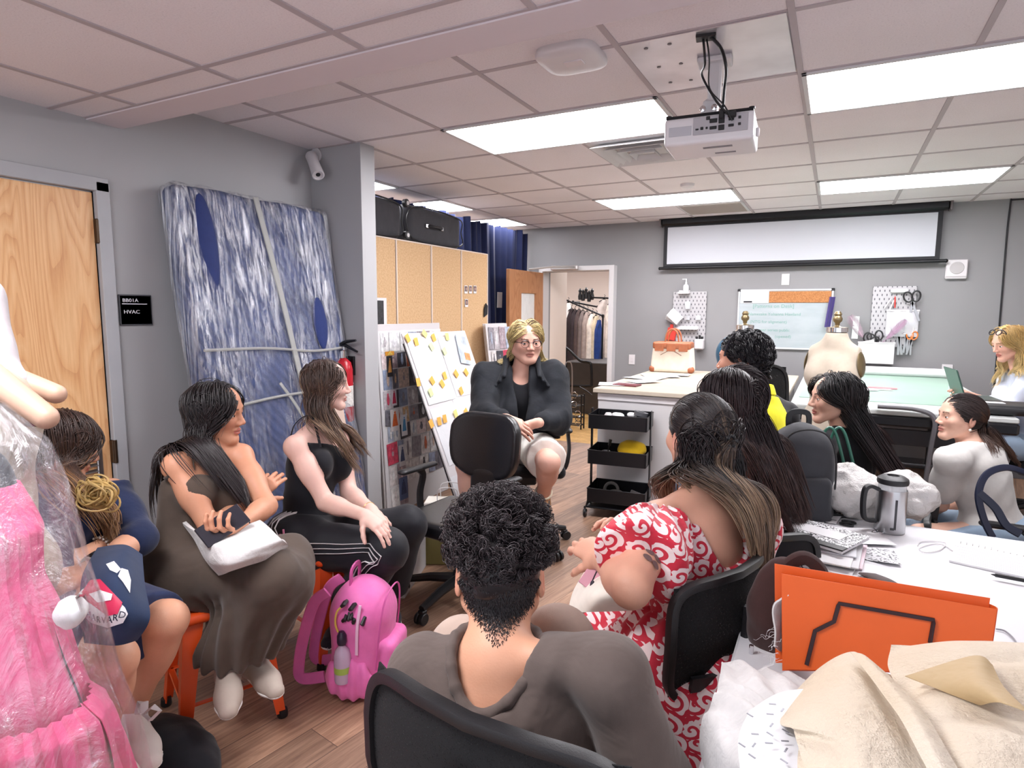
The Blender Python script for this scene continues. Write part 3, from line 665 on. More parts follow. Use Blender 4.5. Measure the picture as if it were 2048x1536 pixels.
def feather(px,py,px2,py2,w,label,col,y=0.06,cat='feather'):
    a,c=bw(px,py,y),bw(px2,py2,y);b=MB();d=c-a;L=np.linalg.norm(d);d/=L;n=np.array([d[2],0,-d[0]])
    b.tube([a,(a+c)/2,c],0.003,6)
    for k in range(60):
        s=0.25+0.75*k/60;p=a+d*L*s;ww=w*math.sin(min(1,(s-0.2)*1.25)*math.pi)**0.6*(0.8+0.3*random.random())
        for sg in(-1,1):b.tube([p,p+n*sg*ww*0.6+d*ww*0.5+V(0,-0.01*random.random(),0),p+n*sg*ww+d*ww*1.3+V(0,-0.03*random.random(),0)],[0.0015,0.001,0.0004],3)
    wallthing('feather',label,cat,b,mat('feather_'+label.split()[0],col,0.9),'feathers around the right pegboard')
feather(1735,690,1700,632,0.05,'plum feather tuft fanning out left of the pegboard','b9a0ae');feather(1760,690,1812,640,0.035,'mauve feather crossing the right pegboard','b08aa5',0.1);
b=MB();c=bw(1711,655,0.06);b.box(c+V(0,0,0),(0.055,0.006,0.22),rotm(0,0.02,0),0.025);wallthing('curve_ruler','pale translucent curved ruler beside the neck of the dress form','ruler',b,clearmat('ruler_plastic',(0.75,0.8,0.78),0.6,0.2))
b=MB();c=bw(1655,622,0.08);b.grid(lambda u,v:(c[0]-0.02+0.05*u+0.03*v,c[1]-0.02*math.sin(u*6),c[2]-0.16+0.3*v),8,10,0.004);wallthing('purple_cloth','purple cloth strip hanging over the right end of the whiteboard','cloth',b,fabric('purple_cloth','4b3f7c'))
# ceiling things ------------------------------------------------------------
def czpt(px,py,dz=0.0):return onz(px,py,H1-dz)
c=czpt(1143,119,0.02);t=thing('wifi_access_point','rounded white wireless access point on the ceiling','access point',(c[0],c[1],H1-0.05))
b=MB();AN=np.linspace(0,2*math.pi,65)
se=lambda a:(abs(math.cos(a))**4+abs(math.sin(a))**4)**-.25
b.sheet(np.array([[V(c[0]+k*.127*se(a)*math.cos(a),c[1]+k*.127*se(a)*math.sin(a),H1-z_)for a in AN]for k,z_ in((.96,0),(.99,.010),(1,.018),(.985,.026),(.93,.033),(.7,.040),(.3,.043),(.001,.044))]));part('body',b,M_WPL,t,angle=60)
b=MB();b.box((c[0]+0.02,c[1]-0.02,H1-0.044),(0.075,0.05,0.006),rotm(0,0,0.03),0.002);part('logo_plate',b,mat('ap_plate','d8d0d3',0.35),t)
# supply vent (col -2..-1,row 2..3)
vx,vy=GX-1.5*TL,GY+2.5*TL;t=thing('ceiling_vent','square white stepped air diffuser in the ceiling below the projector','air vent',(vx,vy,H1-0.03))
b=MB();b.box((vx,vy,H1-0.003),(0.59,0.59,0.006),b=0.002);part('panel',b,M_WHITE,t)
for i,s in enumerate((0.27,0.205,0.14,0.08)):
    b=MB();z=H1-0.008-0.012*i*0.4;ring=[(-s,-s),(s,-s),(s,s),(-s,s)]
    for k in range(4):
        (x0,y0),(x1,y1)=ring[k],ring[(k+1)%4];q=0.82
        P=np.array([[[vx+x0,vy+y0,z-0.026],[vx+x1,vy+y1,z-0.026]],[[vx+x0*q,vy+y0*q,z],[vx+x1*q,vy+y1*q,z]]]);b.sheet(P,0.002)
    part('blade',b,M_WHITE,t,smooth=False)
b=MB();b.box((vx,vy,H1-0.02),(0.09,0.09,0.006),b=0.001);part('centre_plate',b,M_WHITE,t)
vx,vy=GX-1.5*TL,GY+6.5*TL;t=thing('ceiling_grille','dark return air grille in the ceiling near the back wall','air vent',(vx,vy,H1-0.02))
b=MB();b.box((vx,vy,H1-0.002),(0.57,0.57,0.006),b=0.001);part('backing',b,mat('grille_shadow','5a5450',0.8),t)
for i in range(22):b=MB();b.box((vx,vy-0.27+i*0.0255,H1-0.012),(0.55,0.003,0.018),rotm(0.7,0,0),0.0008);part('slat',b,mat('grille_slat','a59d98',0.5),t)
b=MB()
for s in(-1,1):b.box((vx+s*0.285,vy,H1-0.008),(0.025,0.59,0.014),b=0.002);b.box((vx,vy+s*0.285,H1-0.008),(0.59,0.025,0.014),b=0.002)
part('frame',b,M_WHITE,t)
c=czpt(1375,368);b=MB();b.lathe([(0,-0.03),(0.035,-0.03),(0.05,-0.02),(0.055,0)],(c[0],c[1],H1),(0,0,1),24);solo('smoke_detector',b,M_WPL,'small round white ceiling detector by the light panel','smoke detector')
# projector ----------------------------------------------------------------
px0,px1=GX-TL+0.02,GX-0.02
b=MB();b.box((GX-TL/2,GY+TL*0.46,H1-0.006),(TL-0.03,TL*0.93,0.005),b=0.001)
for(x,y)in[(-0.5,0.15),(-0.42,0.13),(-0.52,0.3),(-0.43,0.29),(-0.54,0.47),(-0.44,0.46)]:pass
t=thing('projector_mount','shiny ceiling plate and white pole bracket holding the projector','projector mount',(GX-TL/2,GY+TL*0.46,H1-0.3))
mm=NT('galvanised_plate');mm.base(mm.ramp(mm.noise(mm.coord(),4,3),[(0.3,srgb('bdb8bd')),(0.7,srgb('d9d5da'))]));mm.set(Roughness=0.32,Metallic=0.7);part('ceiling_plate',b,mm.m,t)
b=MB()
for(px,py)in[(1292,97),(1339,88),(1318,134),(1362,127),(1341,165),(1382,160)]:q=onz(px,py,H1-0.009);b.lathe([(0.0,-0.003),(0.008,-0.002),(0.008,0)],q,(0,0,1),10)
part('screw',b,mat('dark_screw','6b6468',0.4,0.6),t)
MC=onz(1430,120,H1-0.01);PB=at(1425,244,2.55)
dpt=depth(MC)
b=MB();b.box((MC[0],MC[1],H1-0.018),(0.13,0.1,0.02),rotm(0,0,0.1),0.008);part('foot',b,M_WPL,t)
b=MB();b.box((MC[0]+0.003,MC[1],H1-0.1),(0.05,0.035,0.16),b=0.008);b.box((MC[0]-0.012,MC[1],H1-0.2),(0.06,0.05,0.075),rotm(0,0.2,0),0.01);b.box((MC[0]-0.01,MC[1],H1-0.245),(0.09,0.08,0.012),b=0.004);part('pole',b,M_WPL,t)
b=MB()
for s in(-1,1):b.lathe([(0.0,0.006),(0.012,0.004),(0.013,0)],(MC[0]-0.012+s*0.022,MC[1]-0.03,H1-0.2),(0,-1,0),12)
part('knob',b,M_CHROME,t)
PC=np.array([MC[0]-0.0,MC[1]+0.0,H1-0.305]);MP=rotm(0,0,math.radians(3));w,dd,hh=0.335,0.25,0.105
t=thing('projector','white ceiling projector with its cable sockets facing the viewer','projector',PC-V(0,0,0.06))
S=Shape();S.box(PC,(w/2,dd/2,hh/2),MP,0.012,0);v,f=sdfmesh(S,0.006);npart('body',v,f,mat('projector_shell','dcd9dc',0.35),t,angle=60)
def pp(x,y,z):return PC+MP@V(x,y,z)
b=MB();b.box(pp(0,0,hh/2+0.004),(w-0.01,dd-0.01,0.012),MP,0.004);part('top_seam',b,M_BLACKM,t)
b=MB();b.box(pp(0.045,-dd/2-0.001,0.012),(0.20,0.006,0.065),MP,0.002);part('socket_panel',b,mat('socket_panel','aeabb0',0.5),t)
for(x,z,sw,sh)in[(-0.04,-0.008,.012,.006),(-0.022,-0.006,.011,.011),(-0.004,-0.006,.008,.008),(0.02,0.018,.028,.016),(0.02,-0.008,.026,.012),(0.05,0.02,.022,.03),(0.05,-0.01,.022,.02),(0.085,0.018,.02,.012),(0.085,-0.006,.02,.01),(0.115,0.02,.01,.01),(0.115,-0.004,.01,.01),(0.0,0.03,.014,.014)]:
    b=MB();b.box(pp(x,-dd/2-0.004,z+0.008),(sw,0.006,sh),MP,0.0015);part('socket',b,M_BLACK,t)
b=MB();b.box(pp(-0.105,-dd/2-0.001,0.0),(0.085,0.003,0.035),MP,0.001);part('label',b,mat('projector_label','b8b8bf',0.5),t)
for(x,y,w_,h_)in((0.03,-0.05,0.11,0.02),(0.05,0.05,0.08,0.012)):b=MB();b.box(pp(x,y,-hh/2-0.001),(w_,h_,0.002),MP,0);part('underside_label',b,mat('dark_label','77737a',0.5),t)
b=MB();b.lathe([(0.0,0.01),(0.012,0.008),(0.012,0)],pp(-0.155,-0.1,hh/2+0.008),(0,0,1),12);b.lathe([(0.0,0.01),(0.012,0.008),(0.012,0)],pp(0.155,-0.1,hh/2+0.008),(0,0,1),12);part('foot',b,M_BLACK,t)
b=MB();b.lathe([(0.034,0),(0.034,0.012),(0.028,0.014),(0.02,0.006),(0,0.004)],pp(-0.06,dd/2-0.004,0.005),MP@V(0,1,0),24);part('lens',b,M_BLACK,t)
b=MB();b.box(pp(w/2+0.006,0.0,0.0),(0.012,0.03,0.03),MP,0.004);part('latch',b,M_WPL,t)
hole=onz(1412,74,H1-0.012)
b=MB();b.box(hole,(0.07,0.05,0.014),rotm(0,0,0.15),0.002);b.tube(cat_curve([hole+V(-.01,0,0),hole+V(0.0,-0.0,-0.09),pp(-0.03,-0.12,0.2),pp(0.03,-0.15,0.09),pp(0.085,-0.135,0.03)],8),0.0045)
b.tube(cat_curve([hole+V(.015,0,0),hole+V(0.055,0.0,-0.05),hole+V(0.075,0.0,-0.12),pp(0.055,-0.13,0.14),pp(0.052,-0.135,0.03)],8),0.006)
b.tube(cat_curve([hole+V(0,.01,0),hole+V(0.015,0.0,-0.08),pp(0.0,-0.12,0.15),pp(0.06,-0.15,0.07),pp(0.09,-0.14,0.015)],8),0.003);b.box(pp(0.05,-0.135,0.045),(0.018,0.02,0.035),MP,0.003);b.box(pp(0.088,-0.138,0.04),(0.03,0.018,0.025),MP,0.004)
solo('projector_cables',b,M_BLACK,'black cables dropping from the ceiling plate into the projector','cable')
# ================================================================== left side: wrapped mattress, sign, camera, extinguisher
def m_denim():
    m=NT('quilted_blue_blanket');co=m.coord();w=m.new('ShaderNodeTexWave',wave_type='BANDS',bands_direction='DIAGONAL');w.inputs['Scale'].default_value=11;w.inputs['Distortion'].default_value=2;w.inputs['Detail'].default_value=1;m.l(co,w.inputs[0])
    m.base(m.mix(0.2,m.ramp(m.noise(co,4,4),[(0.3,srgb('26304f')),(0.7,srgb('3f4d78'))]),m.ramp(w.outputs[0],[(0.2,srgb('1f2a4c')),(0.8,srgb('4c5b89'))])));m.set(Roughness=0.8);m.bump(w.outputs[0],0.2,0.01);return m.m
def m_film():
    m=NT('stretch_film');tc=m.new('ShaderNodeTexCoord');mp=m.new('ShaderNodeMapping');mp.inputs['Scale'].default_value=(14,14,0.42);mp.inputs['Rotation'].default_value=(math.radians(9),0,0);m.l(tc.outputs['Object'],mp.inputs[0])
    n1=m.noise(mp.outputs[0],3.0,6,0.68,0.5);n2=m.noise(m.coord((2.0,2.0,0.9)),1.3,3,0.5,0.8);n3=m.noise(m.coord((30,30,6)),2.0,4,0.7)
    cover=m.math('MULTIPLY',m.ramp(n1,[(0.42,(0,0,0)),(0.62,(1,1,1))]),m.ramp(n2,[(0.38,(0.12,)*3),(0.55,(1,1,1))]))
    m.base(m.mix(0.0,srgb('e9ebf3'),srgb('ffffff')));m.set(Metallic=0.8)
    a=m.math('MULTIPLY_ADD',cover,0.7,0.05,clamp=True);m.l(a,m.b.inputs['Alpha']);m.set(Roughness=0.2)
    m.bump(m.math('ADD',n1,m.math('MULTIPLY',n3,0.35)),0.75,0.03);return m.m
t=thing('wrapped_mattress','tall blue quilted mattress wrapped in shiny stretch film, leaning on the left wall','mattress',(-2.62,2.45,0))
LEAN=(0.34)
zt,ya,yb_=2.13,1.95,2.985;TH=0.13
def mp_(y,z,off=0.0):return np.array([-3.0+LEAN*(zt-z)/zt+off,y,z])
S=Shape();ctr=(mp_(ya,0)+mp_(yb_,zt))/2+V(TH/2,0,0);th=math.atan2(LEAN,zt)
MM=rotm(0,-th,0);hgt=math.hypot(LEAN,zt)/2
S.box(ctr,(TH/2,(yb_-ya)/2,hgt-0.02),MM,0.05,0)
S.disp=lambda P:0.006*wnoise(P,9,3)+0.004*np.sin(P[:,1]*14+1.5*np.sin(P[:,2]*5))
v,f=sdfmesh(S,0.018);npart('mattress',v,f,m_denim(),t)
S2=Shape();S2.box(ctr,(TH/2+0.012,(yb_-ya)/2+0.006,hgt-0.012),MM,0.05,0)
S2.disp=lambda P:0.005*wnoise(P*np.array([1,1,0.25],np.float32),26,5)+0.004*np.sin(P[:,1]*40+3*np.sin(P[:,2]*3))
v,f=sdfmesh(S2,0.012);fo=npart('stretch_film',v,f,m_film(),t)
def strap(pts,w,name,m):
    b=MB();b.tube([np.array(p)for p in pts],0.01,8,flat=(w,0.006),up=(1,0,0));part(name,b,m,t)
M_TWIST=clearmat('twisted_film',(0.5,0.5,0.47),0.55,0.3,0.5,60)
for zz0,zz1 in((1.30,1.26),(1.0,1.03)):
    b=MB();b.tube(cat_curve([mp_(ya+0.03,zz0+0.0,TH+0.010),mp_(ya+0.4,(zz0+zz1)/2+0.012,TH+0.018),mp_(yb_-0.3,zz1,TH+0.018),mp_(yb_-0.01,zz1+0.01,TH+0.016)],6),0.008,6);part('twisted_band',b,M_TWIST,t)
b=MB();b.tube(cat_curve([mp_(ya+0.48,zt-0.02,TH+0.015),mp_(ya+0.55,1.6,TH+0.02),mp_(ya+0.62,1.0,TH+0.02),mp_(ya+0.76,0.1,TH+0.02)],8),0.03,8,flat=(0.035,0.01),up=(1,0,0));part('twisted_band',b,M_TWIST,t)
b=MB();b.tube(cat_curve([mp_(ya+0.45,1.1,TH+0.02),mp_(ya+0.6,0.85,TH+0.02),mp_(ya+0.95,0.1,TH+0.02)],8),0.01,8,flat=(0.018,0.008),up=(1,0,0));part('twisted_band',b,M_TWIST,t)
# exposed beige cardboard strip and blue gaps
b=MB();pl=[(0.70,1.17),(0.74,1.17),(0.76,1.08),(0.83,1.08),(0.90,0.95),(0.92,0.3),(0.80,0.3),(0.79,1.03),(0.72,1.04)]
vv=np.array([mp_(ya+y,z,TH+0.016)for y,z in pl]);vb=vv+V(0.004,0,0);n=len(pl)
b.add(np.concatenate([vv,vb]),[list(range(n)),list(range(n,2*n))[::-1]]+[[i,(i+1)%n,n+(i+1)%n,n+i]for i in range(n)]);part('cardboard_strip',b,mat('cardboard_beige','cbb3a4',0.8,var=0.06),t,smooth=False)
M_NAVY=fabric('navy_cover','1f2e63',0.75,wr=20)
for(y0,z0,w,h)in((0.14,1.83,0.06,0.25),(0.83,1.42,0.055,0.16)):
    b=MB();b.ball(mp_(ya+y0,z0,TH+0.008),(0.012,w,h),20,MM);part('blue_patch',b,M_NAVY,t)
# room sign
t=thing('room_sign','black room sign reading HVAC beside the oak door','sign',(XW,1.825,1.42))
b=MB();b.box((XW+0.005,1.826,1.495),(0.01,0.152,0.14),b=0.006);part('plate',b,mat('sign_black','191921',0.35),t)
b=MB();b.box((XW+0.0055,1.826,1.495),(0.009,0.158,0.147),b=0.008);part('border',b,mat('sign_edge','4c4c52',0.4),t)
FL=np.stack([[0,1,0],[0,0,1],[1,0,0]],1).astype(float);M_SIGNW=mat('sign_white','e8e8ee',0.5)
text_mesh('BB01A',0.024,FL,(XW+0.0105,1.762,1.533),M_SIGNW,t,sx=1.15);text_mesh('HVAC',0.025,FL,(XW+0.0105,1.765,1.478),M_SIGNW,t,sx=1.15)
b=MB();b.box((XW+0.0105,1.82,1.524),(0.002,0.12,0.0035),b=0);part('underline',b,M_SIGNW,t)
# security camera on the pillar
p0,p1=ony(622,312,2.93),ony(645,372,2.86)
t=thing('security_camera','white bullet camera fixed high in the corner by the pillar','camera',(p0[0],2.94,p1[2]))
b=MB();d=nrm(p1-p0);b.lathe([(0.0,-0.012),(0.03,-0.01),(0.035,0.0),(0.033,0.05),(0.037,0.16),(0.037,0.175),(0.03,0.176),(0.028,0.168),(0,0.168)],p0,d,24);part('body',b,M_WPL,t)
b=MB();b.cyl(p0+d*0.03,p0+V(-0.02,0.07,0.01),0.016);b.cyl(V(p0[0]-0.02,2.985,p0[2]+0.02),V(p0[0]-0.02,3.0,p0[2]+0.02),0.045);part('bracket',b,M_WPL,t)
b=MB();b.lathe([(0,0.002),(0.012,0.002),(0.016,-0.004)],p0+d*0.17,d,16);part('lens',b,M_BLACK,t)
# fire extinguisher hung on the pillar face
ex,ey=-2.715,2.925;t=thing('fire_extinguisher','red fire extinguisher hanging on the dark side of the pillar','fire extinguisher',(ex,ey,0.78))
b=MB();b.lathe([(0.0,0.0),(0.052,0.004),(0.06,0.02),(0.06,0.34),(0.05,0.385),(0.028,0.405),(0.022,0.41),(0.02,0.43),(0,0.43)],(ex,ey,0.79),(0,0,1),28);part('cylinder',b,mat('extinguisher_red','b3202c',0.25),t)
b=MB();b.cyl((ex,ey,1.2),(ex,ey,1.25),0.024);b.box((ex+0.0,ey,1.262),(0.05,0.03,0.03),b=0.006);part('valve',b,M_CHROME,t)
b=MB();b.tube([(ex-0.02,ey,1.27),(ex+0.03,ey,1.28),(ex+0.12,ey,1.245)],[0.012,0.011,0.007],8,flat=None);b.tube([(ex-0.02,ey,1.285),(ex+0.03,ey,1.305),(ex+0.11,ey,1.315)],[0.011,0.012,0.007],8);b.tube([(ex-0.02,ey-0.01,1.26),(ex-0.075,ey-0.02,1.27),(ex-0.09,ey-0.02,1.2),(ex-0.07,ey-0.01,0.95)],0.008,8);part('handle',b,M_BLACKM,t)
b=MB();b.lathe([(0.0603,0.0),(0.0606,0.13)],(ex,ey,0.9),(0,0,1),28,caps=False);part('label',b,mat('ext_label','d9d5d0',0.5,var=0.2,vscale=90),t)
b=MB();b.box((ex,2.992,1.15),(0.07,0.016,0.12),b=0.003);b.box((ex,2.965,1.19),(0.03,0.05,0.01),b=0.002);part('bracket',b,M_BLACKM,t)
# ================================================================== cork fronted cabinets, curtain, suitcases, boards
m=NT('cork_board');co=m.coord();m.base(m.ramp(m.noise(co,70,6,0.75),[(0.25,srgb('b08a60')),(0.45,srgb('cba67c')),(0.6,srgb('d6b48b')),(0.8,srgb('dfc3a0'))]));m.set(Roughness=0.85);m.bump(m.noise(co,120,3),0.2,0.002);M_CORK=m.m
M_TRIMW=mat('cabinet_edge','e2d3c7',0.5);M_CABW=mat('cabinet_side','ddd2c9',0.5)
ys=[3.36,3.84,4.305,4.77,5.245];corkcab=[]
for i in range(4):
    y0,y1=ys[i],ys[i+1];yc=(y0+y1)/2
    t=thing('cork_cabinet',['cork fronted cabinet nearest the pillar','second cork fronted cabinet from the pillar, below the suitcase wheels','third cork fronted cabinet from the pillar','last cork fronted cabinet, with small photo cards pinned on it'][i],'cabinet',(-3.2,yc,0),0,'row of tall cork fronted cabinets')
    b=MB();b.box((-3.2,yc,1.02),(0.36,y1-y0-0.006,2.04),b=0.004);part('body',b,M_CABW,t)
    b=MB();b.box((-3.008,yc,1.02),(0.016,y1-y0-0.02,2.03),b=0.002);part('cork_door',b,M_CORK,t)
    b=MB();b.box((-3.001,y0+0.003,1.02),(0.012,0.012,2.04),b=0.002);b.box((-3.001,yc,2.036),(0.012,y1-y0,0.01),b=0.002);
    if i==3:b.box((-3.001,y1-0.003,1.02),(0.012,0.012,2.04),b=0.002)
    part('edge_trim',b,M_TRIMW,t)
for k,(px,py,l)in enumerate([(932,579,'instant photo at the left of the row of three on the cork'),(941,579,'instant photo in the middle of the row of three on the cork'),(950,579,'instant photo at the right of the row of three on the cork'),(933,606,'single instant photo pinned below the row of three')]):
    c=onx(px,py,-2.994);b=MB();t=thing('instant_photo',l,'photo',c-V(0,0,0.03),0,'instant photos pinned on the cork')
    b.box(c,(0.002,0.052,0.072),b=0);part('card',b,M_PAPER,t);b=MB();b.box(c+V(0.0015,0,0.006),(0.001,0.04,0.046),b=0);part('picture',b,mat('photo_dark','4a2c33',0.4,var=0.5,vscale=60),t);b=MB();b.ball(c+V(0.002,0,0.004),(0.0012,0.009,0.018),10);part('figure',b,mat('photo_figure','c7a89a',0.5),t)
c=onx(971,622,-2.99);b=MB();b.prism([(-0.035,-0.06),(0.03,-0.03),(0.035,0.05),(0.0,0.075),(-0.03,0.02)],0,0.006,FL,c);solo('black_swatch',b,fabric('black_swatch','15161a'),'small black fabric swatch hanging on the last cork panel edge','swatch')
# curtain
M_CURT=fabric('navy_curtain','1a2244',0.85,weave=200,wr=3);
def curtfold(y):return 0.03*math.sin(y*38+1.4*math.sin(y*7))+0.016*math.sin(y*83)
b=MB();NY_=420;P=np.zeros((NY_,14,3))
for i in range(NY_):
    y=3.14+(YB-0.02-3.14)*i/(NY_-1)
    for j in range(14):
        z=0.02+(2.455+0.018*math.sin(y*21)*math.sin(y*5.3)-0.02)*j/13;P[i,j]=(-3.46+curtfold(y)*(1.15-0.3*j/13)+0.012*math.sin(z*2+y*3),y,z)
b.sheet(P,0.003);solo('navy_curtain',b,M_CURT,'long navy blue curtain hanging behind the cork cabinets up to the back wall','curtain')
c0=onx(1000,600,-3.40);b=MB();b.box((-3.405,c0[1],c0[2]),(0.004,0.115,0.175),rotm(0,0.03,0),0.001);solo('pinned_sketch',b,m_wall('sketch_sheet','b9babf','e6e6e8'),'pale sketch sheet pinned to the navy curtain','paper')
# suitcases on top
M_SUIT=fabric('suitcase_cloth','3b3b40',0.75,wr=10);M_SUITD=mat('suitcase_trim','1b1b1f',0.5)
def suitcase(y0,y1,x0,x1,z0,h,label,handle,slope=0.0):
    t=thing('suitcase',label,'suitcase',((x0+x1)/2,(y0+y1)/2,z0),0,'black suitcases on top of the cork cabinets')
    S=Shape();S.box(((x0+x1)/2,(y0+y1)/2,z0+h/2),((x1-x0)/2,(y1-y0)/2,h/2),rotm(slope,0,0),0.06,0);S.disp=lambda P:0.006*wnoise(P,12,4);v,f=sdfmesh(S,0.014);npart('shell',v,f,M_SUIT,t)
    b=MB();zc=z0+h/2
    q=[(x1+0.004,y0+0.06,z0+0.03),(x1+0.004,y1-0.05,z0+0.03),(x1+0.004,y1-0.02,zc),(x1+0.004,y1-0.06,z0+h-0.03),(x1+0.004,y0+0.06,z0+h-0.03)]
    b.tube(cat_curve(q,6,True),0.006,6,True);part('piping',b,M_SUITD,t)
    if handle:
        b=MB();yc=y0+(y1-y0)*0.45;b.tube(cat_curve([(x1+0.005,yc-0.1,zc),(x1+0.03,yc-0.07,zc),(x1+0.034,yc,zc),(x1+0.03,yc+0.07,zc),(x1+0.005,yc+0.1,zc)],5),0.013,8);part('handle',b,M_SUITD,t)
        for s in(-0.11,0.11):b=MB();b.box((x1+0.006,yc+s,zc),(0.02,0.03,0.035),b=0.005);part('handle_mount',b,M_STEEL,t)
    return t
t1=suitcase(3.40,3.98,-3.35,-3.04,2.044,0.30,'rounded dark suitcase partly hidden behind the pillar, with small wheels',False)
for z in(2.085,2.33):
    b=MB();b.cyl((-3.04,4.0,z-0.0),(-3.005,4.0,z),0.032);part('wheel',b,M_BLACK,t1);b=MB();b.cyl((-3.006,4.0,z),(-3.0,4.0,z),0.016);part('wheel_hub',b,M_WPL,t1)
suitcase(4.06,4.86,-3.36,-3.05,2.044,0.30,'long dark suitcase with a side handle on top of the cork cabinets',True)
# collage board A
t=thing('collage_board','tall white foam board covered in fashion pictures, beside the pillar','mood board',(-2.84,3.9,0))
MA=rotm(0,-math.atan2(0.07,1.4),0);ac=V(-2.865,3.86,0.70)
def pa(y,z,o=0.0):return V(-2.905+0.07*(1.4-z)/1.4+o,y,z)
b=MB();b.box(pa(3.86,0.7),(0.012,0.82,1.40),MA,0.003);part('board',b,M_WPL,t)
b=MB();b.box(pa(3.84,0.69,-0.03),(0.012,0.8,1.38),MA,0.003);b.box(pa(3.86,0.675,0.014),(0.01,0.8,1.35),MA,0.003);part('board_sheet',b,M_PAPER,t)
RB=random.Random(5);pal=['b9b3b8','8f8b93','d8d2d2','6b6a74','c2445c','c96a4a','d5b48a','e9e6e6','8f9bb5','c9b3a6','47464f','dfe3ea','a3939b','e8d3d3','f0f0f2','e4e4e8','a9b3c4']
def collage(parent,fn,y0,y1,z0,z1,n,M,seed=1,cell=0.13):
    R=random.Random(seed);k=0;z=z1-0.02;rows=[]
    while z>z0+0.05 and k<n:
        y=y0+0.01+R.random()*0.03;h=cell*(0.8+0.6*R.random())
        while y<y1-0.05 and k<n:
            w=cell*(0.5+0.5*R.random());col=R.choice(pal)
            b=MB();b.box(fn(y+w/2,z-h/2,0.003+0.0015*(k%3)),(0.0015,w*0.96,h*0.96),M@rotm((R.random()-0.5)*0.16,0,0),0)
            pic=part('picture',b,mat('picture_'+col,col,0.45,var=0.35,vscale=25+10*(k%3)),parent)
            b=MB();hh=h*(0.5+0.3*R.random());b.ball(fn(y+w/2,z-h/2-0.01*h,0.006),(0.001,w*0.16,hh*0.42),10,M);b.ball(fn(y+w/2,z-h/2+hh*0.42,0.006),(0.001,w*0.09,w*0.11),8,M);c2=R.choice(pal)
            part('figure',b,mat('figure_'+c2,c2,0.5,var=0.25,vscale=60),pic)
            y+=w+0.004;k+=1
        z-=h+0.004
collage(t,lambda y,z,o:pa(y,z,0.019+o),3.47,4.25,0.05,1.36,60,MA,3)
# pictures with strong colours seen in the photo
for(px,py,w,h,c1,c2)in[(782,733,.06,.15,'34343a','e0a35b'),(788,795,.06,.12,'d7d0da','c83a5c'),(788,840,.1,.16,'e6e2e2','e06a35'),(806,850,.07,.16,'eef0f4','4c9bd0'),(800,910,.08,.16,'dcdde2','4a5a82'),(800,975,.1,.17,'5a6a92','39486d'),(783,707,.1,.03,'f0a63a','f6d06a')]:
    q=onx(px,py,-2.85);q=pa(q[1],q[2],0.028);b=MB();b.box(q,(0.002,w,h),MA,0);pic=part('picture',b,mat('picb_'+c1,c1,0.5,var=0.08),t)
    b=MB();b.prism([(-w*0.12,h*0.3),(-w*0.38,-h*0.38),(w*0.38,-h*0.38),(w*0.12,h*0.3)],0,0.002,FL,q+V(0.0012,0,0));b.ball(q+V(0.002,0,h*0.36),(0.0015,w*0.1,w*0.1),8);part('figure',b,mat('figb_'+c2,c2,0.5,var=0.15,vscale=70),pic)
# sticky note board B, leaning
t=thing('sticky_note_board','leaning board with white sheets and rows of orange and yellow sticky notes','mood board',(-2.45,3.95,0))
BT,BB,BZ=-2.71,-2.18,1.335;thb=math.atan2(BB-BT,BZ);MBb=rotm(0,-thb,0)
def pb(y,s,o=0.0):
    z=BZ*s;return V(BB+(BT-BB)*s,y,z)+MBb@V(o,0,0)
b=MB();b.box(pb(3.93,0.5),(0.012,0.84,math.hypot(BB-BT,BZ)),MBb,0.003);part('board',b,M_WPL,t)
b=MB();b.box(pb(3.95,0.48,-0.02),(0.01,0.86,1.36),MBb,0.003);part('backing_board',b,mat('dark_foam','3c3b40',0.7),t)
M_SH=mat('white_sheet','d9dade',0.6,var=0.02,bump=0.3,bscale=9,bdist=0.02)
for(y,s,w,h,a)in[(3.72,0.80,0.37,0.50,0.02),(4.1,0.80,0.36,0.48,-0.01),(3.70,0.46,0.32,0.42,0.03),(4.05,0.47,0.42,0.44,-0.02),(3.86,0.14,0.7,0.34,0.0)]:
    b=MB();MS=MBb@rotm(a,0,0);b.box(pb(y,s,0.009+0.002*(w>0.36)),(0.001,w,h),MS,0);part('sheet',b,M_SH,t,smooth=False)
MN={'o':mat('note_orange','f5b555',0.7),'y':mat('note_yellow','f3df8c',0.7),'g':mat('note_green','dcebad',0.7)}
def onB(px,py):
    n=MBb@V(1,0,0);p0=pb(3.9,0.5,0.016);d=ray(px,py);return CAMP+d*(((p0-CAMP)@n)/(d@n))
for(px,py,c,a)in[(814,677,'o',.4),(831,684,'o',.1),(866,676,'o',.3),(862,694,'g',.5),(893,674,'y',0),(888,703,'g',.4),(835,765,'o',0),(863,762,'o',.5),(883,768,'o',.5),(888,752,'o',.2),(911,748,'o',.6),(931,745,'o',.6),(921,782,'o',.3),(860,785,'g',.3),(861,848,'o',.3),(877,843,'o',0),(888,838,'o',0),(910,828,'y',.2),(931,825,'o',.5),(848,668,'y',.8)]:
    q=onB(px,py);b=MB();MS=MBb@rotm(a,0.18,0);b.box(q+MBb@V(0.008,0,0),(0.0012,0.045,0.058),MS,0);part('sticky_note',b,MN[c],t,smooth=False)
q=onB(925,700);b=MB();b.box(q+MBb@V(0.006,0,0),(0.002,0.135,0.24),MBb@rotm(-0.2,0,0),0);pic=part('picture',b,mat('beach_photo','b9c4cf',0.4,var=0.3,vscale=14),t)
b=MB();b.box(q+MBb@V(0.008,0.03,-0.06),(0.002,0.07,0.06),MBb@rotm(-0.2,0,0),0);part('figure',b,mat('photo_orange','dd9157',0.5,var=0.3,vscale=40),pic)
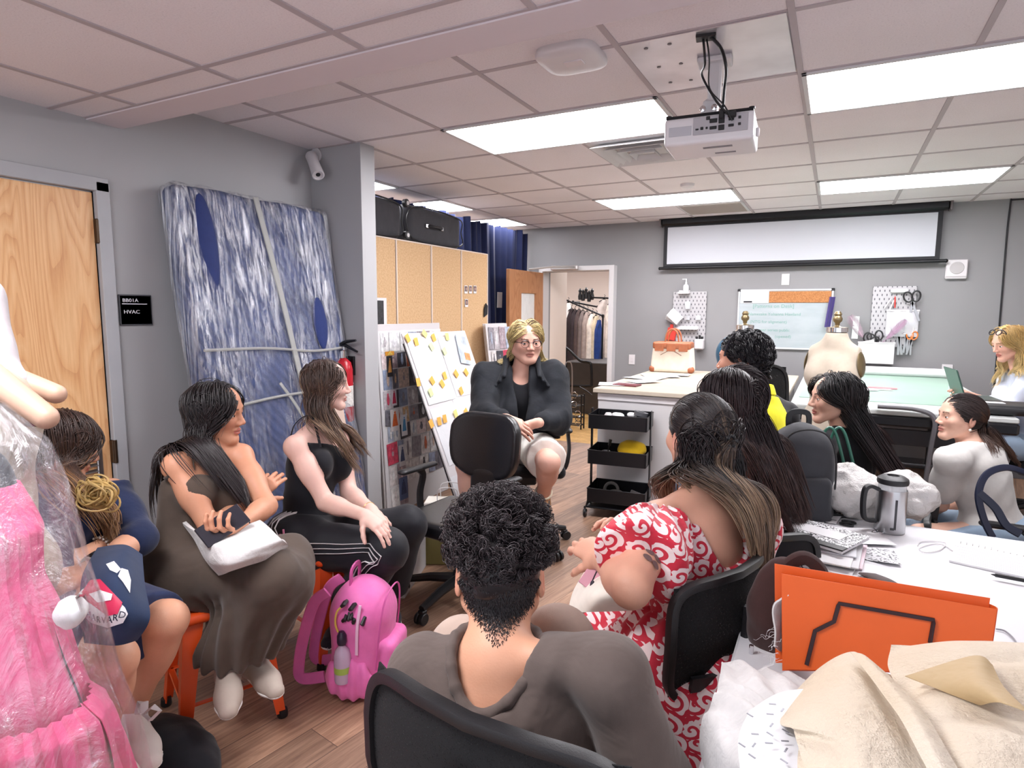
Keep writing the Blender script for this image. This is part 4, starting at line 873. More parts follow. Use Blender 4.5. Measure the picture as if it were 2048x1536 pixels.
# boards C beyond the speaker
for i,(y,l)in enumerate([(5.0,'front board of pictures in the stack behind the blond speaker'),(5.04,'middle board of pictures in the stack behind the blond speaker'),(5.08,'rear board of pictures in the stack behind the blond speaker')]):
    t=thing('picture_board',l,'mood board',(-2.72-0.05*i,y+0.2,0),0,'boards stacked behind the speaker')
    Mc=rotm(0,-0.12,0);x=-2.8-0.035*i
    fnc=lambda yy,z,o,x=x:V(x-0.0+0.12*(0.7-z)+o,yy,z)
    b=MB();b.box(fnc(y+0.2,0.69,0),(0.01,0.42,1.385),Mc,0.003);part('board',b,M_WPL,t)
    if i==0:collage(t,lambda yy,z,o:fnc(yy,z,0.008+o),y,y+0.41,0.5,1.37,26,Mc,8,0.16)
b=MB();b.box((-2.955,3.44,1.47),(0.01,0.1,0.2),b=0.002);
t=thing('framed_print','small black and white print on the cork beside the pillar','print',(-2.97,3.55,1.36));b=MB();b.box((-2.955,3.585,1.46),(0.012,0.14,0.26),b=0.002);part('mount',b,M_PAPER,t);b=MB();b.box((-2.947,3.57,1.47),(0.003,0.09,0.2),b=0);part('picture',b,mat('print_dark','2c2c30',0.4,var=0.6,vscale=40),t)
# grey bin and paper behind the chair
t=thing('grey_tub','grey plastic tub behind the empty leather chair','tub',(-1.93,3.62,0));b=MB();b.lathe([(0,0),(0.15,0),(0.17,0.42),(0.178,0.42),(0.178,0.44),(0.165,0.44),(0.145,0.01),(0,0.01)],(-1.93,3.62,0),(0,0,1),28,sx=1.1,caps=False);part('body',b,mat('grey_tub','a9a9ad',0.5),t)
# ================================================================== counter, cart, bag, papers
t=thing('white_counter','large white work counter with a pale wood top, left of the back wall','counter',(-0.9,5.4,0))
b=MB();b.box((-0.95,5.42,0.46),(1.30,1.78,0.88),b=0.004);part('cabinet',b,M_WHITE,t)
b=MB();b.box((-0.95,5.42,0.893),(1.36,1.86,0.034),b=0.004);mm=NT('pale_wood_top');mm.base(mm.ramp(mm.noise(mm.coord((1,12,1)),3,5),[(0.3,srgb('b5a998')),(0.7,srgb('c0b5a6'))]));mm.set(Roughness=0.4);part('worktop',b,mm.m,t)
b=MB();b.box((-0.95,4.525,0.845),(1.30,0.012,0.05),b=0.002);part('front_rail',b,M_WPL,t)
def paper(label,x,y,z,w,h,rz,m,name='paper_sheet',cat='paper',grp=None,curl=0.006,seed=0):
    b=MB();R=rotm(0,0,rz)
    b.grid(lambda u,v:V(x,y,z)+R@V((u-0.5)*w,(v-0.5)*h,0.0015+curl*(math.sin(u*4+seed)*math.sin(v*3+seed*2)+1)*0.5),8,8,0.0008);return solo(name,b,m,label,cat,grp)
M_PRINT=m_wall('printed_paper','bebfc2','dbdbdd');M_NEWS=NT('ink_print');M_NEWS.base(M_NEWS.ramp(M_NEWS.noise(M_NEWS.coord((1,1,1)),130,3),[(0.40,srgb('4a4a4e')),(0.47,srgb('d3d3d6'))]));M_NEWS=M_NEWS.m
for k,(px,py,w,h,rz,m,l)in enumerate([(1235,768,.3,.22,.3,M_PRINT,'white sheet at the near left corner of the counter'),(1290,756,.32,.24,-.2,M_NEWS,'printed black and white sheet on the counter below the bag'),(1320,752,.3,.3,.5,M_PAPER,'plain sheet fanned out on the counter'),(1350,750,.26,.2,.1,M_NEWS,'printed sheet nearest the bag on the counter'),(1285,764,.24,.18,.9,M_PAPER,'plain sheet in front of the printed ones on the counter')]):
    q=onz(px,py,0.915);paper(l,q[0],q[1],0.911+0.002*k,w,h,rz,m,grp='loose sheets on the white counter',seed=k)
q=onz(1254,770,0.915);b=MB();b.box((q[0],q[1],0.917),(0.2,0.12,0.012),rotm(0,0,-0.1),0.003);solo('burgundy_notebook',b,mat('burgundy','6b2b33',0.4),'slim burgundy notebook at the front left of the counter','notebook')
# handbag
hb=V(-1.39,6.1,0.911);t=thing('handbag','cream canvas handbag with tan leather flap and handles on the counter','handbag',hb)
S=Shape();S.box(hb+V(0,0,0.14),(0.205,0.085,0.14),None,0.03,0);S.fn(lambda P:(np.abs(P[:,0]-hb[0])-(0.215-0.13*(P[:,2]-hb[2]))).astype(np.float32),'int',0.02);S.disp=lambda P:0.003*wnoise(P,14,9);v,f=sdfmesh(S,0.008);npart('body',v,f,fabric('cream_canvas','e8dccb',0.8,wr=8),t)
M_TAN=mat('tan_leather','a45f3d',0.45,var=0.15,vscale=18,bump=0.2,bscale=180)
S=Shape();S.box(hb+V(0,-0.01,0.262),(0.185,0.088,0.035),None,0.02,0);S.disp=lambda P:0.004*wnoise(P,16,2);v,f=sdfmesh(S,0.007);npart('leather_top',v,f,M_TAN,t)
for x in(-0.115,0.0,0.115):
    b=MB();b.box(hb+V(x,-0.1,0.245),(0.085,0.01,0.075),b=0.02);part('leather_flap',b,M_TAN,t)
for s in(-1,1):
    b=MB();b.tube([hb+V(s*0.03,-0.098,0.21),hb+V(s*0.10,-0.1,0.17)],0.006,6,flat=(0.016,0.005));part('leather_strap',b,mat('dark_tan','6f4632',0.5),t)
    b=MB();b.ball(hb+V(s*0.185,-0.055,0.03),(0.035,0.045,0.035),14);part('leather_corner',b,M_TAN,t)
for y in(-0.07,0.05):
    b=MB();b.tube(cat_curve([hb+V(-0.065,y,0.24),hb+V(-0.063,y,0.32),hb+V(-0.045,y,0.39),hb+V(0,y,0.42),hb+V(0.045,y,0.39),hb+V(0.063,y,0.32),hb+V(0.065,y,0.24)],6),0.0085,8);part('handle',b,M_TAN,t)
# rolling cart
def cart():
    cx,cy,rz=-1.345,4.32,math.radians(6);t=thing('rolling_cart','black three tier rolling cart in front of the white counter','cart',(cx,cy,0),rz)
    w,d=0.42,0.29;M_=M_BLACKM
    for z0 in(0.66,0.40,0.115):
        b=MB();h=0.10
        for s in(-1,1):b.box((0,s*d/2,z0+h/2),(w-0.02,0.003,h),b=0.001);b.box((s*w/2,0,z0+h/2),(0.003,d-0.02,h),b=0.001)
        for sx in(-1,1):
            for sy in(-1,1):b.lathe([(0.011,0),(0.011,h)],(sx*(w/2-0.01),sy*(d/2-0.01),z0),(0,0,1),10,caps=False)
        b.box((0,0,z0+0.002),(w-0.005,d-0.005,0.003),b=0.001)
        b.tube([(-w/2,-d/2,z0+h),(w/2,-d/2,z0+h),(w/2,d/2,z0+h),(-w/2,d/2,z0+h)],0.004,6,True);part('basket',b,M_,t,local=True)
    for sx in(-1,1):
        b=MB();b.box((sx*(w/2+0.006),-0.0,0.42),(0.008,0.045,0.74),b=0.003);part('upright',b,M_,t,local=True)
        b=MB();b.tube([(sx*(w/2+0.008),-d/2-0.02,0.075),(sx*(w/2+0.008),d/2+0.02,0.075)],0.009,8);b.tube([(sx*(w/2+0.006),0,0.15),(sx*(w/2+0.008),-d/2+0.03,0.08)],0.008,8);part('foot_bar',b,M_,t,local=True)
        for sy in(-1,1):
            b=MB();b.cyl((sx*(w/2+0.008)-0.009,sy*(d/2+0.01),0.032),(sx*(w/2+0.008)+0.009,sy*(d/2+0.01),0.032),0.031,n=20);whl=part('wheel',b,M_BLACK,t,local=True)
            b=MB();b.cyl((sx*(w/2+0.008)-0.012,sy*(d/2+0.01),0.032),(sx*(w/2+0.008)+0.012,sy*(d/2+0.01),0.032),0.013,n=16);b.tube([(sx*(w/2+0.008),sy*(d/2+0.01),0.075),(sx*(w/2+0.022),sy*(d/2+0.01),0.05),(sx*(w/2+0.022),sy*(d/2+0.01),0.03)],0.006,6);part('wheel_fork',b,M_CHROME,whl,local=True)
    b=MB();b.tube([(-w/2,-d/2-0.0,0.075),(w/2,-d/2,0.075)],0.007,8);b.box((0,0,0.079),(w,d,0.004),b=0.001);part('bottom_frame',b,M_,t,local=True)
    R=rotm(0,0,rz);W2=lambda x,y,z:V(cx,cy,0)+R@V(x,y,z)
    b=MB();b.lathe([(0,0),(0.03,0),(0.032,0.07),(0.02,0.09),(0,0.09)],W2(-0.1,0.02,0.665),(0,0,1),16);solo('white_jar',b,M_WPL,'white jar standing in the top tier of the cart','jar')
    for k,(x,y,r,l)in enumerate([(-0.02,-0.02,0.05,'crumpled white cloth in the top tier of the cart'),(0.07,0.03,0.04,'small white bundle beside the cloth in the top tier')]):
        S=Shape();S.ell(W2(x,y,0.745),(r,r*0.8,r*0.6));S.disp=lambda P:0.012*wnoise(P,35,3);v,f=sdfmesh(S,0.006);
        c=v.mean(0);c[2]=v[:,2].min();tag(link_mesh('white_bundle',v-c,f,M_PAPER),l,'cloth');bpy.context.scene.objects[-1]if False else None;[o for o in COL.objects if o.name.startswith('white_bundle')][-1].location=c
    b=MB();b.lathe([(0.025,0.0),(0.05,0),(0.05,0.03),(0.025,0.03),(0.025,0)],W2(0.14,0.0,0.75),(0.2,0.1,1),24,caps=False);solo('tape_roll',b,mat('grey_tape','4b4b50',0.5),'dark roll of tape in the top tier of the cart','tape')
    S=Shape();S.ell(W2(0.08,0.0,0.5),(0.11,0.08,0.075));S.disp=lambda P:0.02*wnoise(P*np.array([1,1,2],np.float32),16,8);v,f=sdfmesh(S,0.007);c=V(W2(0.08,0,0)[0],W2(0.08,0,0)[1],v[:,2].min());o=link_mesh('yellow_cloth',v-c,f,fabric('mustard_cloth','c9a419',0.85,wr=12));o.location=c;tag(o,'crumpled mustard yellow cloth in the middle tier of the cart','cloth')
    for k in range(4):b=MB();b.box(W2(0.08,-0.06,0.415+0.012*k),(0.2,0.12,0.009),R@rotm(0,0,0.05*k),0.004);solo('folded_cloth',b,fabric('yellow_cloth','e3c63c',0.85)if k%2==0 else fabric('pale_yellow_cloth','eee0a0',0.85),['lowest folded yellow cloth in the middle tier','pale folded cloth second from the bottom in the middle tier','bright folded yellow cloth third in the middle tier','pale folded cloth on top of the folded pile in the middle tier'][k],'cloth','folded cloths in the cart')
    b=MB();b.lathe([(0.0,0),(0.028,0),(0.03,0.075),(0.027,0.075),(0.026,0.004),(0,0.004)],W2(-0.1,-0.03,0.405),(0,0,1),18,caps=False);solo('grey_cup',b,mat('grey_cup','b4b4b6',0.4),'grey cup with a brush in the middle tier of the cart','cup')
    b=MB();b.cyl(W2(-0.1,-0.03,0.41),W2(-0.075,-0.03,0.53),0.004);b.cyl(W2(-0.077,-0.03,0.52),W2(-0.068,-0.03,0.565),0.01,0.012);solo('brush',b,M_BLACK,'black brush standing in the grey cup on the cart','brush')
    for(x,y,z,a,l)in[(-0.06,0.0,0.165,1.3,'ring of grey cord standing in the bottom tier'),(-0.02,-0.05,0.15,0.2,'ring of grey cord lying in the bottom tier')]:
        b=MB();q=W2(x,y,z+0.015);ring=[q+R@rotm(a,0,0)@V(0.05*math.cos(k),0.05*math.sin(k),0)for k in np.linspace(0,6.283,25)[:-1]];b.tube(ring,0.012,8,True);solo('cord_ring',b,mat('grey_cord','6a6866',0.8),l,'cord')
    b=MB();b.box(W2(0.13,-0.03,0.175),(0.09,0.05,0.02),R@rotm(0.2,0.3,0),0.006);b.box(W2(0.12,-0.02,0.15),(0.06,0.05,0.04),R,0.008);solo('metal_clamp',b,M_STEEL,'small metal clamp in the bottom tier of the cart','clamp')
cart()
# ================================================================== back cutting table, roll, laptop
TX0,TX1,TY0,TY1=-0.235,0.97,4.42,6.96
t=thing('cutting_table','large cutting table with a pale green mat and black steel frame along the back','table',(0.27,5.6,0))
b=MB();b.box(((TX0+TX1)/2,(TY0+TY1)/2,0.885),(TX1-TX0,TY1-TY0,0.03),b=0.006);part('tabletop',b,mat('table_white','b7bbb9',0.4),t)
mm=NT('green_mat');co=mm.coord();mm.base(mm.ramp(mm.noise(co,2,3),[(0.3,srgb('93b3a1')),(0.7,srgb('9fbdac'))]));mm.set(Roughness=0.35);b=MB();b.box(((TX0+TX1)/2,5.85,0.902),(TX1-TX0-0.08,2.1,0.005),b=0.002);part('green_mat',b,mm.m,t)
b=MB();b.box(((TX0+TX1)/2,TY0+0.02,0.835),(TX1-TX0,0.05,0.065),b=0.01);b.box((TX1-0.02,(TY0+TY1)/2,0.835),(0.05,TY1-TY0,0.065),b=0.01);b.box((TX0+0.02,(TY0+TY1)/2,0.835),(0.05,TY1-TY0,0.065),b=0.01);part('black_edge',b,M_BLACKM,t)
for(x,y)in((TX0+0.1,TY0+0.12),(TX1-0.12,TY0+0.12),(TX0+0.1,TY1-0.15),(TX1-0.12,TY1-0.15)):
    b=MB();b.box((x,y,0.42),(0.05,0.05,0.82),b=0.005);part('leg',b,M_BLACKM,t)
b=MB()
for z in(0.72,0.55,0.42,0.3):b.box(((TX0+TX1)/2,TY0+0.12,z),(TX1-TX0-0.2,0.02,0.014 if z<0.7 else 0.1),b=0.003)
part('lower_rails',b,mat('dark_grey_metal','3a3a3e',0.45,0.4),t)
b=MB();b.tube(cat_curve([(TX0+0.5,TY0-0.03,0.925),(0.3,TY0-0.03,0.925),(0.47,TY0-0.03,0.92),(0.56,TY0-0.04,0.87),(0.555,TY0-0.04,0.7),(0.54,TY0-0.04,0.45)],6),0.014,8);part('edge_tube',b,mat('grey_tube','5d5c60',0.4),t)
b=MB();b.cyl((TX0+0.1,6.86,0.945),(1.02,6.86,0.945),0.042,n=24);solo('paper_roll',b,M_PAPER,'long roll of white pattern paper at the far edge of the cutting table','paper roll')
q=onz(1375+330,775,0.907)
for k,(px,py,w,rz,c,l)in enumerate([(1745,778,0.26,0.1,'c9b8bd','pale pink paper strip on the green mat'),(1765,776,0.2,-0.1,'c77a80','small red printed strip on the green mat'),(1725,780,0.2,0.3,'b9b9bf','grey printed sheet on the green mat by the dress form')]):
    q=onz(px,py,0.907);paper(l,q[0],q[1],0.905+0.001*k,w,0.1,rz,mat('strip_'+c,c,0.6,var=0.2,vscale=30),grp='papers on the green mat',curl=0.003)
# laptop
lc=V(0.80,5.22,0.906);rz=math.radians(96);t=thing('laptop','open dark green laptop on the cutting table in front of the blonde person','laptop',lc,rz)
b=MB();b.box((0.0,-0.11,0.008),(0.31,0.215,0.014),b=0.005);part('keyboard_base',b,mat('laptop_grey','55625c',0.35,0.5),t,local=True)
b=MB();b.box((0,0.035,0.11),(0.31,0.008,0.215),rotm(math.radians(-18),0,0),0.004);part('lid',b,mat('laptop_green','38544b',0.35,0.3),t,local=True)
b=MB();b.box((0,0.029,0.11),(0.29,0.004,0.195),rotm(math.radians(-18),0,0),0.001);part('screen',b,mat('laptop_screen','17181c',0.15),t,local=True)
b=MB();b.lathe([(0.0,0),(0.032,0),(0.037,0.1),(0.034,0.1),(0.03,0.004),(0,0.004)],(0.86,5.9,0.906),(0,0,1),20,caps=False);solo('drinking_glass',b,clearmat('glass',(0.9,0.93,0.95),0.35,0.05),'clear drinking glass behind the laptop','glass')
q=onz(1990,822,0.93);t=thing('tool_tray','black rounded carry tray with a white sheet inside at the right corner of the table','tray',(q[0],4.62,0.905))
S=Shape();S.box((q[0]+0.05,4.62,0.935),(0.17,0.14,0.03),None,0.03,0);v,f=sdfmesh(S,0.008);npart('case',v,f,M_BLACK,t);b=MB();b.box((q[0]-0.01,4.58,0.968),(0.14,0.06,0.004),rotm(0,0,0.1),0.02);part('insert',b,M_PAPER,t)
# ================================================================== people: joints in world space
def person_joints(sex,head,neck,pelvis,shR,shL,hipR,hipL,limbs,torso_up=None):
    """trunk joints as (px, py, depth); limb joints as (px, py, 'n'/'f'): nearer or farther end of a bone of fixed length"""
    s=1.0 if sex=='f' else 1.09
    J=dict(head=at(*head),neck=at(*neck),pelvis=at(*pelvis),shR=at(*shR),shL=at(*shL),hipR=at(*hipR),hipL=at(*hipL))
    Ln=dict(el=0.27*s,wr=0.235*s,kn=0.405*s,an=0.385*s,to=0.15*s);par=dict(el='sh',wr='el',kn='hip',an='kn',to='an')
    for k in('el','wr','kn','an','to'):
        for sd in 'RL':
            v=limbs[k+sd];p=J[par[k]+sd]
            if len(v)==4 and v[3]=='v':J[k+sd]=p+nrm(v[:3])*Ln[k]
            else:J[k+sd]=reach(p,v[0],v[1],Ln[k],v[2]=='f')
    return J
PJ={}
def lw(lat,d,z=0.0):
    f=nrm([FW[0],FW[1],0]);r=nrm([RT[0],RT[1],0]);return nrm(lat*r+d*f+np.array([0,0,z]))
def vv_(lat,d,z):v=lw(lat,d,z);return(v[0],v[1],v[2],'v')
PJ['P1']=person_joints('f',(128,890,2.06),(134,985,2.02),(160,1215,1.93),(88,1010,1.88),(222,985,2.14),(150,1225,1.86),(195,1210,1.99),dict(
    elR=(105,1150,'n'),wrR=(212,1088,'f'),elL=(277,1078,'n'),wrL=(180,1140,'n'),knR=(228,1320,'n'),knL=(335,1240,'n'),anR=(205,1480,'f'),anL=(262,1425,'f'),toR=(250,1530,'n'),toL=(290,1460,'n')))
PJ['P2']=person_joints('f',(432,825,2.40),(412,912,2.36),(372,1130,2.27),(352,932,2.22),(482,912,2.45),(372,1150,2.18),(405,1130,2.34),dict(
    elR=(425,1062,'n'),wrR=(505,995,'f'),elL=(533,1012,'n'),wrL=(480,1050,'n'),knR=(545,1152,'n'),knL=(578,1115,'n'),anR=(455,1320,'f'),anL=(505,1305,'f'),toR=(455,1375,'n'),toL=(540,1335,'n')))
PJ['P3']=person_joints('f',(652,770,2.88),(640,855,2.87),(606,1075,2.78),(590,893,2.70),(678,880,3.0),(606,1092,2.70),(640,1078,2.86),dict(
    elR=(652,1005,'n'),wrR=(728,1030,'n'),elL=(698,985,'n'),wrL=(742,1020,'n'),knR=(772,1100,'n'),knL=(815,1050,'n'),anR=(700,1225,'f'),anL=(772,1190,'f'),toR=(668,1230,'n'),toL=(785,1215,'n')))
PJ['P4']=person_joints('m',(1052,684,3.85),(1043,750,3.90),(1043,892,3.90),(978,755,3.88),(1105,755,3.88),(1012,898,3.86),(1072,898,3.86),dict(
    elR=(968,828,'n'),wrR=(1010,838,'n'),elL=(1116,838,'n'),wrL=(1074,846,'n'),knR=vv_(-.45,-.8,-.02),knL=(1098,925,'n'),anR=vv_(.1,.2,-1),anL=(1086,992,'f'),toR=(1000,1035,'n'),toL=(1080,1030,'n')))
PJ['P5']=person_joints('m',(1000,1150,1.22),(1003,1318,1.14),(985,1790,1.16),(1222,1352,1.05),(852,1342,1.19),(1060,1790,1.16),(920,1790,1.22),dict(
    elR=(.42,.05,-1,'v'),wrR=vv_(-.3,1,-.3),elL=(-.12,.02,-1,'v'),wrL=vv_(.3,1,-.2),knR=(1118,1282,'f'),knL=(925,1300,'f'),anR=(1150,1450,'f'),anL=(870,1450,'f'),toR=(1160,1400,'f'),toL=(870,1400,'f')))
PJ['P6']=person_joints('f',(1398,872,1.78),(1402,988,1.72),(1385,1335,1.66),(1494,1032,1.80),(1318,1042,1.60),(1425,1335,1.72),(1340,1345,1.60),dict(
    elR=(1420,1190,'f'),wrR=(1290,1070,'f'),elL=(1262,1176,'n'),wrL=(1205,1118,'f'),knR=(1230,1225,'f'),knL=(1190,1270,'f'),anR=(1250,1380,'f'),anL=(1200,1440,'f'),toR=(1210,1390,'f'),toL=(1170,1440,'f')))
PJ['P7']=person_joints('f',(1458,803,2.16),(1474,890,2.15),(1488,1150,2.08),(1540,912,2.24),(1425,912,2.02),(1515,1160,2.15),(1462,1165,2.02),dict(
    elR=(1500,1030,'f'),wrR=(1420,1040,'f'),elL=(1392,1040,'n'),wrL=(1350,1040,'f'),knR=vv_(-0.30,0.95,0.0),knL=vv_(-0.52,0.85,0.0),anR=vv_(-0.30,0.95,-3),anL=vv_(-0.52,0.85,-3),toR=vv_(-0.30,0.95,-0.15),toL=vv_(-0.52,0.85,-0.15)))
PJ['P8']=person_joints('m',(1488,722,2.62),(1515,802,2.64),(1520,1035,2.60),(1570,830,2.74),(1462,832,2.50),(1545,1045,2.67),(1495,1050,2.53),dict(
    elR=(1560,960,'f'),wrR=(1480,970,'f'),elL=(1435,950,'n'),wrL=(1395,965,'f'),knR=vv_(-0.15,0.98,0.0),knL=vv_(-0.4,0.9,0.0),anR=vv_(-0.15,0.98,-3),anL=vv_(-0.4,0.9,-3),toR=vv_(-0.15,0.98,-0.15),toL=vv_(-0.4,0.9,-0.15)))
PJ['P9']=person_joints('f',(1668,797,2.96),(1688,864,3.0),(1700,1060,2.98),(1730,884,3.10),(1648,888,2.90),(1720,1065,3.05),(1682,1070,2.92),dict(
    elR=(1725,985,'f'),wrR=(1660,985,'f'),elL=(1630,985,'n'),wrL=(1595,985,'f'),knR=vv_(-0.9,0.4,0.0),knL=vv_(-1,0.1,0.0),anR=vv_(-0.9,0.4,-3),anL=vv_(-1,0.1,-3),toR=vv_(-0.9,0.4,-0.15),toL=vv_(-1,0.1,-0.15)))
PJ['P10']=person_joints('f',(1922,835,2.92),(1945,898,2.9),(1985,1065,2.9),(1983,908,2.98),(1902,920,2.80),(2003,1070,2.96),(1965,1075,2.83),dict(
    elR=(1935,1000,'f'),wrR=(1875,1022,'f'),elL=(1880,1008,'f'),wrL=(1855,1020,'f'),knR=vv_(-0.9,0.4,0.0),knL=vv_(-1,0.05,0.0),anR=vv_(-0.9,0.4,-3),anL=vv_(-1,0.05,-3),toR=vv_(-0.9,0.4,-0.15),toL=vv_(-1,0.05,-0.15)))
PJ['P11']=person_joints('f',(2018,686,4.36),(2040,740,4.40),(2072,885,4.46),(2018,762,4.56),(2056,764,4.26),(2055,893,4.54),(2085,898,4.4),dict(
    elR=(1998,812,'n'),wrR=(1945,792,'n'),elL=(2018,818,'n'),wrL=(1958,799,'f'),knR=(1965,885,'n'),knL=(1985,895,'n'),anR=(1975,1000,'f'),anL=(2000,1010,'f'),toR=(1950,1010,'n'),toL=(1970,1020,'n')))
SKIN=attr_mat('skin',0.5,0.06,0.12,260)
HAIRM=attr_mat('hair_strands',0.42,0,0.0,300,spec=0.5,var=0.12)
EYEM=attr_mat('eye',0.12,0,0.0,300,spec=0.5,var=0.0)
def head_frame(face,up=(0,0,1),tilt=0.0):
    y=nrm(face);z=nrm(np.array(up,float)-y*(np.array(up,float)@y));x=np.cross(y,z)
    if tilt:c,s=math.cos(tilt),math.sin(tilt);x,z=x*c+z*s,z*c-x*s
    return np.stack([x,y,z],1)
def add_head(S,c,M,s=1.0,fem=True,mouth=0.0,jaw=1.0,nose=1.0,wide=1.0,ears=True):
    L=lambda x,y,z:c+M@V(x*s*wide,y*s,z*s);E=lambda p,r,k=0.02,op='add',Mr=None:S.ell(L(*p),np.array(r)*s,M if Mr is None else M@Mr,k*s,op)
    C=lambda a,b,ra,rb,k=0.02,op='add':S.cone(L(*a),L(*b),ra*s,rb*s,k*s,op)
    E((0,-.012,.032),(.074,.094,.083),.02);E((0,.026,-.018),(.060*wide,.066,.080),.035)
    E((0,.034,.050),(.054,.045,.044),.03)
    for q in(-1,1):
        C((q*.052,.002,-.05),(q*.020,.066,-.099),.02*jaw,.015*jaw,.035);E((q*.043,.056,-.022),(.022,.022,.02),.03)
    E((0,.070,-.100),(.02,.017,.015),.025);C((-.034,.079,.024),(.034,.079,.024),.009,.009,.02)
    C((0,.088,.010),(0,.108,-.027),.0065,.0095*nose,.014)
    for q in(-1,1):
        E((q*.0115,.098,-.033),(.008,.0105,.0075),.009);E((q*.031,.094,.001),(.017,.011,.010),.014,'sub');E((q*.031,.0735,-.004),(.0145,.0143,.0095),.003);E((q*.031,.0745,.0085),(.0148,.0146,.0095),.003)
    E((0,.084,-.058),(.023,.014,.0075),.01);E((0,.083,-.070),(.019,.0135,.0085),.008);E((0,.1,-.0635),(.021,.016,.0016+mouth),.003,'sub')
    if ears:
        for q in(-1,1):
            Mr=rotm(0.18,0,-q*0.35);E((q*.078,-.014,-.008),(.0065,.019,.031),.006,'add',Mr);E((q*.0855,-.010,-.006),(.006,.011,.019),.005,'sub',Mr)
    return S
def head_cols(v,c,M,s,skin,lips,brow,scalp=None,fade=None,wide=1.0):
    q=((v-c)@M)/s;x,y,z=np.abs(q[:,0])/wide,q[:,1],q[:,2];col=np.tile(srgb(skin),(len(v),1))
    near=np.linalg.norm(q,axis=1)<0.16
    def put(w,cc):nonlocal col;w=(np.clip(w,0,1)*near)[:,None];col=col*(1-w)+np.array(srgb(cc))*w
    bl=np.exp(-((x-.04)**2+(z+.028)**2)/.00045)*(y>.03)*.28;put(bl,lips)
    put(np.exp(-((x)**2+(z+.03)**2)/.00012)*(y>.09)*.2,lips)
    put(((x/.0235)**2+((z+.0635)/.0125)**2<1)*(y>.083)*1.0*.85,lips)
    bz=.0225+.004*np.sin(np.clip((x-.012)/.035,0,1)*2.4);put(((np.abs(z-bz)<.0032)&(x>.012)&(x<.047)&(y>.05))*.85,brow)
    ear=np.exp(-((x-.082)**2)/.00003)*(np.abs(z+.008)<.04)*(y<.02)*.35;put(ear,'c9736a')
    if scalp is not None:put(fade(q),scalp)
    return col
def add_eyes(parent,c,M,s,iris='3a2a20',look=(0,1,0),lid=0.0,wide=1.0):
    for q in(-1,1):
        o=c+M@(V(q*.031*wide,.0755,.001)*s);b=MB();n=20;b.ball((0,0,0),.0130*s,28);v=b.v[0];d=v/np.linalg.norm(v,axis=1)[:,None]
        lk=nrm(M@nrm(look));a=d@lk;cols=np.tile(srgb('e9e4e2'),(len(v),1));cols[a>.86]=srgb(iris);cols[a>.955]=srgb('0c0a0a')
        npart('eye',v+o,np.array([f if len(f)==4 else f+[f[-1]]for f in b.f if len(f)==4]),EYEM,parent,cols)
def torso_frame(J):
    s=nrm(J['shR']-J['shL']);u=nrm(J['neck']-J['pelvis']);f=nrm(np.cross(u,s));s=nrm(np.cross(f,u));return np.stack([s,f,u],1)
def add_torso(S,J,inf=0.0,w=1.0,fem=True,arms=True,bust=1.0,neckc=True,k=0.05,pelvis=True):
    T=torso_frame(J);L=lambda t:J['pelvis']*(1-t)+J['neck']*t;s_,f_,u_=T.T;E=lambda p,r,kk=k:S.ell(p,np.array(r)+inf,T,kk)
    hw=np.linalg.norm(J['shR']-J['shL'])/2
    k_=.03
    if pelvis:E(L(.04)+f_*0.0,(.148*w,.105*w,.10),.04)
    E(L(.36)-f_*.005,(.108*w,.082*w,.13),.04);E(L(.64),(.124*w,.092*w,.14),.035);E(L(.84)-f_*.008,(hw*.80,.068*w,.07),.03)
    if fem:
        for q in(-1,1):S.ell(L(.66)+f_*.078*w+s_*q*.066*w,np.array((.052,.047,.055))*bust+inf,T,0.03)
    for sd in('shR','shL'):
        S.cone(J['neck']+u_*.015-f_*.012,J[sd]+u_*.008,.032+inf,.036*w**.5+inf,.035);S.ell(J[sd]-u_*.004,.044*w**.6+inf,None,.02)
    if pelvis:
        for sd in('hipR','hipL'):S.ell(J[sd]-u_*.0,.080*w+inf,None,.04)
    return T
def add_arm(S,J,sd,inf=0.0,w=1.0,upto=2.0,k=0.02):
    a,b,c=J['sh'+sd],J['el'+sd],J['wr'+sd]
    t=min(upto,1.0);S.cone(a,a+(b-a)*t,.040*w+inf,(.040+(.034-.040)*t)*w+inf,.02)
    S.ell(a+(b-a)*.45,np.array((.042*w,.042*w,.08))+inf,frame_z(b-a),.02)if upto>.5 else None
    if upto>1:t=upto-1;S.cone(b,b+(c-b)*min(t,1),.034*w+inf,(.034+(.024-.034)*min(t,1))*w+inf,k);(S.ell(b+(c-b)*.28,np.array((.036*w,.036*w,.07))+inf,frame_z(c-b),.02)if t>.5 else None)
def add_leg(S,J,sd,inf=0.0,w=1.0,upto=2.0):
    a,b,c=J['hip'+sd],J['kn'+sd],J['an'+sd];t=min(upto,1.0)
    S.cone(a,a+(b-a)*t,.074*w+inf,(.074+(.050-.074)*t)*w+inf,.04)
    if upto>1:
        t=min(upto-1,1);S.ell(b,.052*w+inf,None,.015);S.cone(b,b+(c-b)*t,.047*w+inf,(.047+(.033-.047)*t)*w+inf,.02)
        if t>.6:S.ell(b+(c-b)*.3-nrm(np.cross(np.cross(b-a,c-b),c-b))*0.0,np.array((.052*w,.052*w,.12))+inf,frame_z(c-b),.03)
def hand_frame(d,n):
    d=nrm(d);n=nrm(np.array(n,float)-d*(np.array(n,float)@d));return d,n
